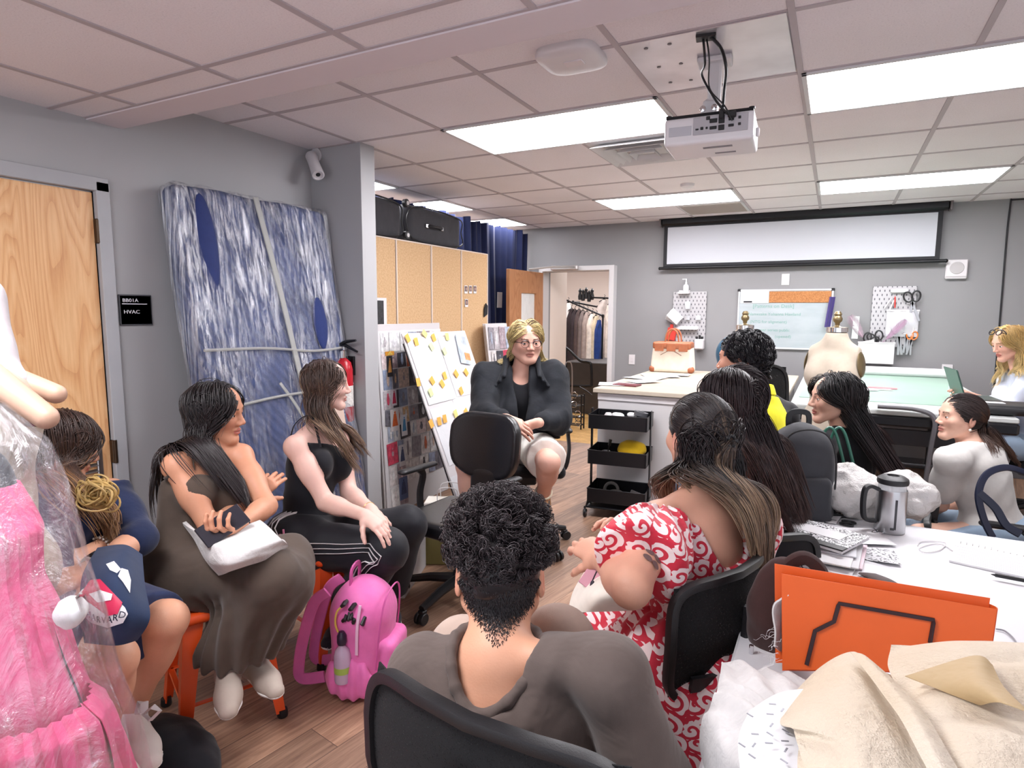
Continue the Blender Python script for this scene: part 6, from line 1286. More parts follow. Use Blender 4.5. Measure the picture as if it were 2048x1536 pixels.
# ------------------------------------------------------------------ P1 far left
def P1():
    J,t,M=person('P1','person with long brown hair in a navy cardigan, arms crossed, beside the pink garment bag',lw(.6,.7,-.35));hs=.98;T=torso_frame(J)
    d1=nrm(J['wrR']-J['elR']);d2=nrm(J['wrL']-J['elL'])
    std_body(J,t,M,hs,'d6a083','b5635a','3a2a22',1.05,True,1.0,hands=[('R',nrm(d1+lw(.3,.3,.5)*.5),lw(.3,.7,-.4),-1,(.6,.65,.7,.8),.3),('L',nrm(d2+lw(-.5,.2,-.1)*.5),lw(0,.7,-.5),1,(.6,.7,.8,.8),.4)])
    S=Shape();add_torso(S,J,.016,1.05,True)
    for sd in 'RL':add_arm(S,J,sd,.018,1.05,1.12 if sd=='L' else .9)
    S.cone(J['neck']-T[:,2]*.02+T[:,1]*.05,J['neck']+T[:,2]*.1,.055,.09,.02,'sub');S.plane(T[:,2],float(T[:,2]@(J['neck']+T[:,2]*.02)),.01)
    garment('cardigan',S,fabric('navy_knit','1c2747',.9,wr=9,wrs=.6),t,.008,.005,13,3)
    S=Shape();S.ell(J['pelvis'],(.18,.15,.12),T,.05);kn=(J['knR']+J['knL'])/2
    for sd in 'RL':h_,k_=J['hip'+sd],J['kn'+sd];S.cone(h_,h_+(k_-h_)*.92,.098,.078,.05)
    S.cone((J['hipR']+J['hipL'])/2,(J['hipR']+J['hipL'])/2*.2+kn*.8,.09,.08,.07)
    for sd in 'RL':h_,k_=J['hip'+sd],J['kn'+sd];d=nrm(k_-h_);
    S.plane(d,float(d@(h_+(k_-h_)*.92)),.008)
    garment('skirt',S,fabric('navy_twill','2b3658',.8,wr=7),t,.008,.005,12,5)
    C=collider(J,J['head'],M,hs,1.05,.015);hair(t,J['head'],M,hs,'3d2a24','8a6140',C,3200,.52,26,part=.0,r=.0017,grav=.6,side=.7,back=.0,seed=5,clump=.5,wave=.013,wfreq=22,curlstart=.5,off=(.004,.03),var=.25,mix=('a87f52',.3,.5),pull=lambda q,s:np.stack([q[:,0]*0+np.where(q[:,2]<-.05,.1,0),np.where(q[:,2]<-.05,.25,.0),q[:,0]*0],1))
    b=MB();p=J['wrR']-d1*.02;F=frame_z(d1)
    for k,rr in((0,.031),(.014,.033)):
        for a in np.linspace(0,6.283,19)[:-1]:b.ball(p-d1*k+F@V(rr*math.cos(a),rr*math.sin(a),.003*math.sin(2*a)),.0045,8)
    part('bracelet',b,mat('pearl','e6ddd4',.25,.4),t)
    p=J['wrL']-d2*.015;F=frame_z(d2,lw(0,-1,.6));b=MB();b.tube([p+F@V(.030*math.cos(a),.030*math.sin(a),0)for a in np.linspace(0,6.283,25)[:-1]],.008,8,True,flat=(.02,.004),up=d2);part('watch_strap',b,mat('watch_strap','d7d2cd',.5),t)
    o=nrm(lw(.1,-1,.35));o=nrm(o-d2*(o@d2));b=MB();b.box(p+o*.034,(.036,.042,.011),frame_z(o,d2),.006);w_=part('watch',b,M_STEEL,t);b=MB();b.box(p+o*.04,(.031,.037,.003),frame_z(o,d2),.004);part('watch_face',b,mat('watch_glass','15151b',.08),w_)
    # gold scarf knot at the neck
    b=MB();c0=at(196,985,1.86);R=random.Random(4)
    for k in range(26):
        rr=.028+.026*R.random();F=frame_z(nrm(lw(R.random()-.5,-.7,R.random()-.3)));o=c0+V(*(R.gauss(0,.012)for _ in range(3)));b.tube([o+F@V(rr*math.cos(a),rr*.8*math.sin(a),.01*math.sin(a*2+k))for a in np.linspace(0,6.283,21)[:-1]],.0032,5,True)
    part('gold_scarf',b,mat('gold_cord','b99a5f',.5,var=.2,vscale=40),t)
    for sd in 'RL':shoe(J,sd,t,M_SHOEW,M_SOLE,1.0)
    b=MB();q=J['toL']+V(0,0,.05)
    for s in(-1,1):b.tube([q,q+V(.02*s,.015,.02),q+V(.045*s,.02,.012),q+V(.03*s,.0,-.01),q],.01,6,flat=(.022,.004))
    part('shoe_bow',b,M_PAPER,t)
P1()
# ------------------------------------------------------------------ P5 foreground person seen from behind
def P5():
    J,t,M=person('P5','person with short curly dark hair in a brown t-shirt, seen from behind in the foreground',lw(.02,1,-.14));hs=1.04;T=torso_frame(J)
    def fade(q):return np.clip((q[:,2]+.088-.75*np.maximum(np.abs(q[:,0])-.006,0))/.05,0,1)*(q[:,1]<.02)*(np.linalg.norm(q,axis=1)<.15)*(np.abs(q[:,0])<.0745)*.92
    _,BS=std_body(J,t,M,hs,'dba385','b8605a','2a1c18',1.12,False,1,hands=[('R',nrm(J['wrR']-J['elR']),V(0,0,-1),-1,(.4,)*4,.3),('L',nrm(J['wrL']-J['elL']),V(0,0,-1),1,(.4,)*4,.3)],scalp='30282a',fade=fade,necks=1.22,h=.008,hr=.21)
    up,fr,rt=T[:,2],T[:,1],T[:,0];nk=J['neck']
    S=Shape();add_torso(S,J,.014,1.12,False)
    for sd in 'RL':
        a,b_=J['sh'+sd],J['el'+sd];S.cone(a,a+(b_-a)*.90,.062,.074,.03);
    S.ell(nk*.55+J['pelvis']*.45,(.175,.125,.24),T,.05)
    for sd in 'RL':a,b_=J['sh'+sd],J['el'+sd];d=nrm(b_-a);S.fn(lambda P,a=a,d=d,q=(1 if sd=='R' else-1):np.where(((P-a.astype(np.float32))@(rt*q).astype(np.float32))>-.02,(P-a.astype(np.float32))@d.astype(np.float32)-.262,-1),'int',.004)
    S.cone(nk-fr*.045+up*.0,nk+up*.14,.066,.098,.012,'sub');S.ell(nk-fr*.075-up*.005,(.055,.05,.06),T,.02,'sub')
    S.disp=lambda P:.005*np.sin(((P-nk.astype(np.float32))@(rt*.75+up*.66).astype(np.float32))*55+2.5*np.sin((P@rt.astype(np.float32))*17))*np.clip(1-np.linalg.norm(P-(nk-fr*.06-up*.1).astype(np.float32),axis=1)/.22,0,1)
    garment('t_shirt',S,fabric('taupe_jersey','615550',.85,wr=9,wrs=.9,weave=900),t,.006,.0075,10,3,(1,1,.7))
    S=Shape()
    ring=[nk+rt*(.085*math.cos(a))+fr*(.078*math.sin(a)-.022)+up*(.034+.012*math.sin(a)-.075*max(0,-math.sin(a))**2.0)for a in np.linspace(0,6.283,21)[:-1]]
    for i in range(20):S.cone(ring[i],ring[(i+1)%20],.010,.010,.008)
    garment('collar',S,MATS['taupe_jersey'],t,.004,.001,20,2)
    S=Shape()
    for sd in 'RL':h_,k_,a_=J['hip'+sd],J['kn'+sd],J['an'+sd];S.cone(h_,k_,.105,.072,.04).cone(k_,k_+(a_-k_)*.9,.07,.06,.03)
    S.ell(J['pelvis'],(.19,.16,.12),T,.05);garment('trousers',S,fabric('beige_chino','b5a093',.85,wr=6),t,.009,.005,11,5)
    # curly hair
    hc=J['head'];R=np.random.default_rng(8);er=np.array((.076,.096,.088))
    line=lambda q:(q[:,2]>-.03+.062*(np.abs(q[:,0])>.052)+.0*q[:,1])&(q[:,1]<.05+(q[:,2]-.03)*.5)
    S=Shape().ell(hc+M@(V(0,-.012,.036)*hs),(er+np.array((.0,.012,.024)))*hs,M,0);S.plane(-M[:,2],float((-M[:,2])@(hc+M@(V(0,0,-.02)*hs))),.02)
    S.disp=lambda P:.004*wnoise(P,60,5)
    v2,f2=sdfmesh(S,.005)
    D=fibdirs(9000);q=D*er+np.array([0,-.012,.036]);q=q[line(q)];N=len(q);nr=(q-np.array([0,-.012,.036]))/er**2;nr/=np.linalg.norm(nr,axis=1)[:,None]
    hgt=np.clip((q[:,2]+.02)/.07,0,1);Lh=(.003+(.008+.034*np.clip(q[:,2]/.1,0,1))*hgt)*(.7+.6*R.random(N));Sg=15;tt=np.linspace(0,1,Sg);ncl=330;ctr=R.permutation(N)[:ncl];nearest=np.argmin(((q[:,None]-q[None,ctr])**2).sum(-1),1)
    tx=R.normal(size=(ncl,3));tx=tx[nearest]+R.normal(size=(N,3))*.25;tx-=nr*np.einsum('ij,ij->i',tx,nr)[:,None];tx/=np.linalg.norm(tx,axis=1)[:,None];ty=np.cross(nr,tx)
    ph=(R.random(ncl)*6.28)[nearest]+R.random(N)*.5;turns=5.0+2*R.random(ncl)[nearest];cr=(.0055*(.4+.6*hgt))
    ang=ph[:,None]+turns[:,None]*tt[None]*1.5;base=q+(q[ctr][nearest]-q)*.35
    A=base[:,None]+nr[:,None]*(Lh[:,None]*np.sin(tt*2.2)[None])[:,:,None]+tx[:,None]*((cr[:,None]*np.cos(ang)*tt**.5)+Lh[:,None]*.35*tt**1.5)[:,:,None]+ty[:,None]*(cr[:,None]*np.sin(ang)*tt**.5)[:,:,None]
    A=hc+(A*hs)@M.T;rad=np.ones((N,Sg))*.00085*(.8+.4*R.random(N))[:,None]*np.clip((1.1-tt)/.3,.3,1)[None];c0=np.array(srgb('2d2628'));C=np.clip(c0*(.7+.9*R.random(N))[:,None,None]*np.ones((N,Sg,1))*(1+.5*tt[None,:,None]),0,1)
    v,f,c=strand_mesh(A,rad,C);f=np.concatenate([f,f2+len(v)]);v=np.concatenate([v,v2]);c=np.concatenate([c,np.tile(c0*.7,(len(v2),1))]);npart('hair',v,f,HAIRM,t,c)
    N=16000;q=np.stack([R.uniform(-.085,.085,N),np.full(N,-.17),R.uniform(-.118,.012,N)],1);sx=np.abs(q[:,0]);lim=-.088+.75*np.maximum(sx-.006,0);pr_=np.clip((q[:,2]-lim)/.045,0,1);q=q[R.random(N)<pr_];N=len(q)
    P=hc+(q*hs)@M.T;fwd=M[:,1]+M[:,0]*0
    for _ in range(22):dd=BS(P);P=P+fwd[None]*np.clip(dd,-.01,.04)[:,None]*.9
    dd,gg=sgrad(BS,P);ql=((P-hc)@M)/hs;ok=(np.abs(dd)<.004)&(np.abs(ql[:,0])<.067)&(ql[:,1]<-.028+.3*np.maximum(0,-.04-ql[:,2]));P,gg=P[ok],gg[ok];N=len(P);ql=((P-hc)@M)/hs;Lh=(.003+.012*np.clip((ql[:,2]+.075)/.09,0,1))
    d=gg*.55+np.array([0,0,-1.0])+R.normal(size=(N,3))*.25;d/=np.linalg.norm(d,axis=1)[:,None]
    A=P[:,None]+d[:,None]*(np.linspace(-.1,1,4)[None,:,None]*Lh[:,None,None])+gg[:,None]*(np.array([0,.3,.35,.1])[None,:,None]*Lh[:,None,None]);C=np.ones((N,4,1))*c0*(.6+.7*R.random(N))[:,None,None];v,f,c=strand_mesh(A,np.full((N,4),.0007),C);npart('stubble',v,f,HAIRM,t,c)
P5()
# ------------------------------------------------------------------ P6 red dress
def m_swirl():
    m=NT('red_swirl_print');co=m.coord((1,1,1));sc=19.0
    vo=m.new('ShaderNodeTexVoronoi',feature='F1');vo.inputs['Scale'].default_value=sc;vo.inputs['Randomness'].default_value=.45;m.l(co,vo.inputs['Vector'])
    sub=m.new('ShaderNodeVectorMath',operation='SUBTRACT');m.l(co,sub.inputs[0]);m.l(vo.outputs['Position'],sub.inputs[1]);s=m.new('ShaderNodeSeparateXYZ');m.l(sub.outputs[0],s.inputs[0])
    u=m.math('ADD',m.math('MULTIPLY',s.outputs[0],.8),m.math('MULTIPLY',s.outputs[1],.6));ang=m.math('ARCTAN2',s.outputs[2],u);r=m.math('MULTIPLY',m.math('SQRT',m.math('ADD',m.math('POWER',u,2),m.math('POWER',s.outputs[2],2))),sc)
    sp=m.math('SINE',m.math('ADD',m.math('MULTIPLY',r,17.0),ang));scal=m.math('MULTIPLY',m.math('SINE',m.math('MULTIPLY',ang,7)),.06)
    inside=m.math('LESS_THAN',m.math('ADD',r,scal),m.math('ADD',.50,m.math('MULTIPLY',m.math('COSINE',ang),.13)));w=m.math('MULTIPLY',inside,m.math('GREATER_THAN',sp,-.35))
    m.base(m.mix(w,srgb('c7203a'),srgb('f0dcdc')));m.set(Roughness=.75);m.b.inputs['Sheen Weight'].default_value=.15;m.bump(m.noise(co,9,4),.4,.03);return m.m
def P6():
    J,t,M=person('P6','person in a red and white swirl print dress with half-tied hair',lw(-.28,.95,-.05));hs=1.02;T=torso_frame(J)
    d1=nrm(J['wrR']-J['elR']);d2=nrm(J['wrL']-J['elL'])
    std_body(J,t,M,hs,'d9a48c','b8605a','2a1c18',1.2,True,1.1,hands=[('L',nrm(d2+lw(-.3,.3,.1)),lw(.5,.2,-.7),1,(.4,.5,.55,.6),.3),('R',nrm(d1+lw(-.6,-.5,.1)*.8),lw(.1,-.5,-.6),-1,(.4,.45,.5,.5),.3)],armw=1.25)
    up,fr,rt=T[:,2],T[:,1],T[:,0];nk=J['neck'];MS=m_swirl()
    S=Shape();add_torso(S,J,.012,1.22,True,bust=1.1);S.plane(up,float(up@(nk-up*.075)),.01)
    S.ell(nk-fr*.10-up*.02,(.105,.08,.16),T,.02,'sub')
    S.disp=lambda P:.003*np.sin((P@rt.astype(np.float32))*60)*1.0
    garment('bodice',S,MS,t,.007,.003,10,3)
    S=Shape()
    for sd,q in(('R',1),('L',-1)):
        a,b_=J['sh'+sd],J['el'+sd];d=nrm(b_-a);a2=a-up*.035+rt*q*.012;S.cone(a2,a+d*.17,.088,.112,.04)
    for sd,q in(('R',1),('L',-1)):
        a,b_=J['sh'+sd],J['el'+sd];d=nrm(b_-a);S.fn(lambda P,a=a,d=d,q=q:np.where(((P-nk.astype(np.float32))@(rt*q).astype(np.float32))>0,(P-a.astype(np.float32))@d.astype(np.float32)-.185,-1),'int',.006)
    S.plane(up,float(up@(nk-up*.03)),.03)
    S.cone(nk-up*.06-fr*.12,nk+up*.1-fr*.12,.13,.14,.03,'sub')if False else None
    cL,cR=J['shL'],J['shR']
    S.disp=lambda P:.007*np.sin(np.arctan2((P-np.where(((P-nk.astype(np.float32))@rt.astype(np.float32)>0)[:,None],cR.astype(np.float32),cL.astype(np.float32)))@rt.astype(np.float32),(P-np.where(((P-nk.astype(np.float32))@rt.astype(np.float32)>0)[:,None],cR.astype(np.float32),cL.astype(np.float32)))@fr.astype(np.float32))*13)
    garment('puff_sleeves',S,MS,t,.007,.004,12,4)
    S=Shape();S.ell(J['pelvis']-up*.0,(.22,.19,.15),T,.05);kn=(J['knR']+J['knL'])/2
    for sd in 'RL':h_,k_,a_=J['hip'+sd],J['kn'+sd],J['an'+sd];S.cone(h_,k_,.125,.098,.07).cone(k_,k_+(a_-k_)*.6,.095,.11,.05)
    S.cone((J['hipR']+J['hipL'])/2,kn,.11,.1,.07);S.cone(J['pelvis']-V(0,0,.03)-fr*.05,J['pelvis']-V(0,0,.22)-fr*.08,.2,.2,.07)
    wst=J['pelvis']*.68+nk*.32;S.cone(wst-up*.03,J['pelvis'],.15,.2,.06);S.plane(up,float(up@(wst)),.02)
    S.disp=lambda P:.006*np.sin(np.arctan2((P-J['pelvis'].astype(np.float32))@rt.astype(np.float32),(P-J['pelvis'].astype(np.float32))@fr.astype(np.float32))*17+P[:,2]*6)
    garment('skirt',S,MS,t,.008,.006,11,5)
    C=collider(J,J['head'],M,hs,1.2,.008);tie=J['head']+M@(V(.012,-.125,.005)*hs)
    hair(t,J['head'],M,hs,'241d1f','8d735d',C,4800,.46,30,part=.0,r=.0014,grav=.6,side=.55,back=.6,seed=61,clump=.55,wave=.012,wfreq=24,curlstart=.5,off=(.004,.034),var=.3,mix=('a88d72',.35,.45),tie=tie,tie_if=lambda q:(q[:,2]>.035)|(q[:,1]>.0),pull=lambda q,s:np.stack([np.where(q[:,2]<-.03,.05-np.where(q[:,0]<0,3.6,2.2)*q[:,0],0),q[:,0]*0,q[:,0]*0],1))
    b=MB();b.tube([tie+M@V(.013*math.cos(a),-.002,.013*math.sin(a))for a in np.linspace(0,6.283,17)[:-1]],.0055,8,True);[b.ball(tie+M@V(.014*math.cos(a),-.008,.014*math.sin(a)),.0055,8)for a in(0,1.2,2.5,3.9,5.1)];part('hair_tie',b,M_BLACK,t)
    b=MB();p0=J['elL']*.72+J['shL']*.28;o=nrm(lw(-.1,-1,.1));ax=nrm(J['elL']-J['shL']);o=nrm(o-ax*(o@ax));F=frame_z(o,ax)
    for s,a in((1,.5),(-1,.5),(1,-.5),(-1,-.5)):
        pts=[];
        for k in np.linspace(0,6.283,17)[:-1]:
            x=s*(.015+.015*math.cos(k));y=a*.028+.011*math.sin(k);q=p0+F@V(x*.8,y*.8,0)+o*(.0455*1.0+.002-.5*(x*x)/.05*.6);pts.append(q)
        b.add(np.array(pts+[np.mean(pts,0)+o*.001]),[[i,(i+1)%16,16]for i in range(16)])
    part('tattoo',b,mat('tattoo_ink','6d5a58',.6),t)
    p=J['wrL']-d2*.02;b=MB();b.tube([p+frame_z(d2)@V(.029*math.cos(a),.029*math.sin(a),0)for a in np.linspace(0,6.283,21)[:-1]],.0015,6,True);part('bracelet',b,mat('gold','d9b27a',.3,.8),t)
    for sd in 'RL':shoe(J,sd,t,M_SHOEW,M_SOLE)
P6()
# ------------------------------------------------------------------ P7 long dark brown hair
def simple_top(J,t,T,inf,w,m,fem=True,sleeve=.5,neckr=.07,bust=1.0,name='top',low=.06,infs=.012,fold=.004,neckdrop=0.0):
    S=Shape();add_torso(S,J,inf,w,fem,bust=bust);up=T[:,2]
    for sd in 'RL':
        if sleeve>0:add_arm(S,J,sd,infs,w,sleeve)
    S.plane(up,float(up@(J['neck']+up*low)),.01);S.cone(J['neck']-up*(.0+neckdrop),J['neck']+up*.12,neckr,neckr+.03,.012,'sub');return garment(name,S,m,t,.008,fold,12,3)
def lower(J,t,T,m,name='trousers',w=1.0,upto=.9):
    S=Shape();S.ell(J['pelvis'],(.18*w,.145*w,.11),T,.05)
    for sd in 'RL':h_,k_,a_=J['hip'+sd],J['kn'+sd],J['an'+sd];S.cone(h_,k_,.108*w,.075*w,.04).cone(k_,k_+(a_-k_)*upto,.073*w,.058*w,.03)
    waist_cut(S,J,T);return garment(name,S,m,t,.010,.005,11,5)
def hnd(J,curl=.5):return[(sd,nrm(J['wr'+sd]-J['el'+sd]+V(0,0,-.05)),V(0,0,-1),-1 if sd=='R' else 1,(curl,)*4,.3)for sd in 'RL']
M_BLKC=fabric('black_knit','15151a',.9,wr=6)
def P7():
    J,t,M=person('P7','person with very long dark brown hair over a bare back, sitting behind the red dress',lw(-.62,.78,-.03));hs=1.0;T=torso_frame(J)
    std_body(J,t,M,hs,'dca68e','b8605a','2a1c18',1.05,True,hands=hnd(J))
    S=Shape();add_torso(S,J,.008,1.05,True);up,fr,rt=T[:,2],T[:,1],T[:,0];S.plane(up,float(up@(J['neck']-up*.12)),.01);S.ell(J['neck']-fr*.13-up*.12,(.1,.1,.2),T,.02,'sub');garment('halter_top',S,M_BLKC,t,.008,.003,10,3)
    lower(J,t,T,fabric('dark_denim','2a2f3d',.85))
    C=collider(J,J['head'],M,hs,1.05);hair(t,J['head'],M,hs,'2c2023','4a3431',C,4600,.49,30,part=-.01,r=.0016,grav=.6,side=.7,back=.55,seed=71,clump=.45,wave=.016,wfreq=26,curlstart=.6,off=(.004,.032),var=.28,mix=('5d443c',.25,.4),pull=lambda q,s:np.stack([q[:,0]*0+.06,np.where(q[:,2]<.0,-.22,0),q[:,0]*0],1))
    for sd in 'RL':shoe(J,sd,t,M_SHOEK,M_SOLE)
P7()
# ------------------------------------------------------------------ P8 short dark hair, yellow and black shirt
def P8():
    J,t,M=person('P8','person with short wavy black hair, sunglasses pushed back and a yellow and black shirt',lw(-.72,.68,.0));hs=1.04;T=torso_frame(J)
    std_body(J,t,M,hs,'d39b82','a8605a','1d1416',1.05,False,hands=hnd(J),jaw=1.1,necks=1.1)
    up,fr,rt=T[:,2],T[:,1],T[:,0];simple_top(J,t,T,.014,1.05,fabric('black_poly','1b1b20',.8),False,.75,.06)
    S=Shape();add_torso(S,J,.021,1.05,False,k=.05);S.plane(up,float(up@(J['neck']+up*.02)),.01)
    S.fn(lambda P:np.abs((P-J['neck'].astype(np.float32))@rt.astype(np.float32))-(.085-.25*np.abs((P-J['neck'].astype(np.float32))@up.astype(np.float32)+.08)),'int',.006);S.plane(fr,float(fr@(J['neck']-fr*.0)),.004);garment('yellow_panel',S,fabric('yellow_poly','e9e21f',.7),t,.007,.002,9,3)
    b=MB();ring=[J['neck']+rt*.063*math.cos(a)+fr*(.06*math.sin(a)-.005)+up*(.045-.02*math.sin(a)*0)for a in np.linspace(0,6.283,25)[:-1]];b.tube(ring,.01,8,True,flat=(.012,.05));part('collar',b,MATS['yellow_poly'],t)
    lower(J,t,T,fabric('dark_denim','2a2f3d',.85))
    hc=J['head'];C=collider(J,hc,M,hs,1.0);hair(t,hc,M,hs,'17141a','1f1b20',C,4200,.045,8,part=.03,r=.0016,grav=.25,side=.5,back=.9,seed=81,clump=.6,nclump=240,wave=.006,wfreq=110,curlstart=.0,off=(.004,.018),var=.5,jitter=.5,line=lambda q:hairline_std(q)&(q[:,2]>-.05+.055*((np.abs(q[:,0])>.055)&(q[:,1]>-.045))))
    b=MB();F=M
    b.tube([hc+M@(V(.082*math.cos(a),.045-.02*math.sin(a),.03+.092*math.sin(a))*hs)for a in np.linspace(-.1,3.24,24)],.004,6,flat=(.01,.005));
    part('sunglasses',b,mat('sunglass_dark','35343a',.15),t)
    for sd in 'RL':shoe(J,sd,t,M_SHOEK,M_SOLE,1.1)
P8()
# ------------------------------------------------------------------ P9 long black hair in profile
def P9():
    J,t,M=person('P9','person with long straight black hair in profile in front of the dress form',lw(-.97,.12,-.02));hs=1.0;T=torso_frame(J)
    std_body(J,t,M,hs,'e0b39d','b0605a','241a1a',1.02,True,hands=hnd(J),nose=1.05)
    simple_top(J,t,T,.012,1.02,M_BLKC,True,1.6,.055);lower(J,t,T,fabric('dark_denim','2a2f3d',.85))
    C=collider(J,J['head'],M,hs,1.05);hair(t,J['head'],M,hs,'1a1618','3a2626',C,3600,.52,30,part=.0,r=.0018,grav=.6,side=.7,back=.35,seed=91,clump=.4,wave=.007,wfreq=18,curlstart=.6,off=(.004,.045),var=.28,pull=lambda q,s:np.stack([np.where(q[:,2]<-.05,q[:,0]*1.5,0),np.where(q[:,2]<.02,-.35,0),q[:,0]*0],1))
    for sd in 'RL':shoe(J,sd,t,M_SHOEK,M_SOLE)
P9()
# ------------------------------------------------------------------ P10 white t-shirt, low ponytail
def P10():
    J,t,M=person('P10','person with dark ponytail and pearl earring in a white t-shirt',lw(-.97,.14,.04));hs=.93;T=torso_frame(J);hc=J['head']
    std_body(J,t,M,hs,'dcae98','b56a62','33251f',1.0,True,hands=hnd(J))
    simple_top(J,t,T,.022,1.02,fabric('white_cotton','cfccc8',.85,wr=6,wrs=.7),True,.72,.052,infs=.021,name='t_shirt',fold=.007);lower(J,t,T,fabric('light_denim','8fa3b8',.85))
    C=collider(J,hc,M,hs,1.0,.01);tie=hc+M@(V(0,-.115,-.03)*hs)
    hair(t,hc,M,hs,'2b1f1e','5f4335',C,3200,.27,22,part=.0,r=.0014,grav=.5,side=.3,back=.9,seed=101,clump=.5,wave=.008,wfreq=40,curlstart=.6,off=(.003,.012),var=.25,tie=tie,tie_if=lambda q:q[:,0]>-9,lenvar=.15,blocker=False,pull=lambda q,s:np.stack([q[:,0]*0,np.where(q[:,1]<-.11,-.3,0),q[:,0]*0],1))
    b=MB();b.tube([tie+M@V(.016*math.cos(a),-.004,.016*math.sin(a))for a in np.linspace(0,6.283,17)[:-1]],.006,8,True);part('hair_tie',b,M_BLACK,t)
    b=MB();b.ball(hc+M@(V(-.08,-.006,-.05)*hs),.007,12);part('earring',b,mat('pearl','e6ddd4',.25,.4),t)
    for sd in 'RL':shoe(J,sd,t,M_SHOEW,M_SOLE)
P10()
# ------------------------------------------------------------------ P11 blonde at the laptop
def P11():
    J,t,M=person('P11','blonde person in a pale blue shirt typing on the green laptop',lw(-.97,.02,-.30));hs=1.0;T=torso_frame(J);hc=J['head']
    std_body(J,t,M,hs,'e5b09c','b5605a','8a6a4a',1.0,True,hands=[(sd,nrm(J['wr'+sd]-J['el'+sd]+V(0,0,.02)),V(0,0,-1),-1 if sd=='R' else 1,(.3,.35,.35,.4),.2)for sd in 'RL'])
    simple_top(J,t,T,.02,1.02,fabric('pale_blue_linen','c9d0e0',.85,wr=8,wrs=.8),True,1.25,.05,infs=.022,name='shirt',fold=.007,neckdrop=.03);lower(J,t,T,fabric('light_denim','8fa3b8',.85))
    C=collider(J,hc,M,hs,1.0,.02);hair(t,hc,M,hs,'c9a567','e6cd93',C,2400,.34,22,part=.0,r=.0018,grav=.55,side=.7,back=.4,seed=111,clump=.6,wave=.016,wfreq=32,curlstart=.35,off=(.004,.03),var=.22)
    b=MB()
    b.tube([hc+M@(V(.084*math.cos(a),.05-.0*math.sin(a),.03+.09*math.sin(a))*hs)for a in np.linspace(.6,2.54,20)],.003,6)
    for q in(-1,1):
        o=hc+M@(V(q*.032,.075,.100)*hs);b.tube([o+M@rotm(.7,0,0)@V(.025*math.cos(a),0,.019*math.sin(a))for a in np.linspace(0,6.283,21)[:-1]],.0035,6,True);b.tube([o+M@V(q*.025,0,0),hc+M@(V(q*.084,-.03,.03)*hs)],.003,6)
    part('sunglasses',b,mat('sunglass_dark','35343a',.15),t)
    b=MB();d2=nrm(J['wrL']-J['elL']);p=J['wrL']-d2*.03;b.tube([p+frame_z(d2)@V(.029*math.cos(a),.029*math.sin(a),0)for a in np.linspace(0,6.283,21)[:-1]],.004,6,True,flat=(.012,.003));b.box(p+V(0,-.02,.02),(.025,.025,.008),frame_z(nrm(V(-.2,-.7,.7)),d2),.004);part('wristwatch',b,mat('gold','d9b27a',.3,.8),t)
    for sd in 'RL':shoe(J,sd,t,M_SHOEW,M_SOLE)
P11()
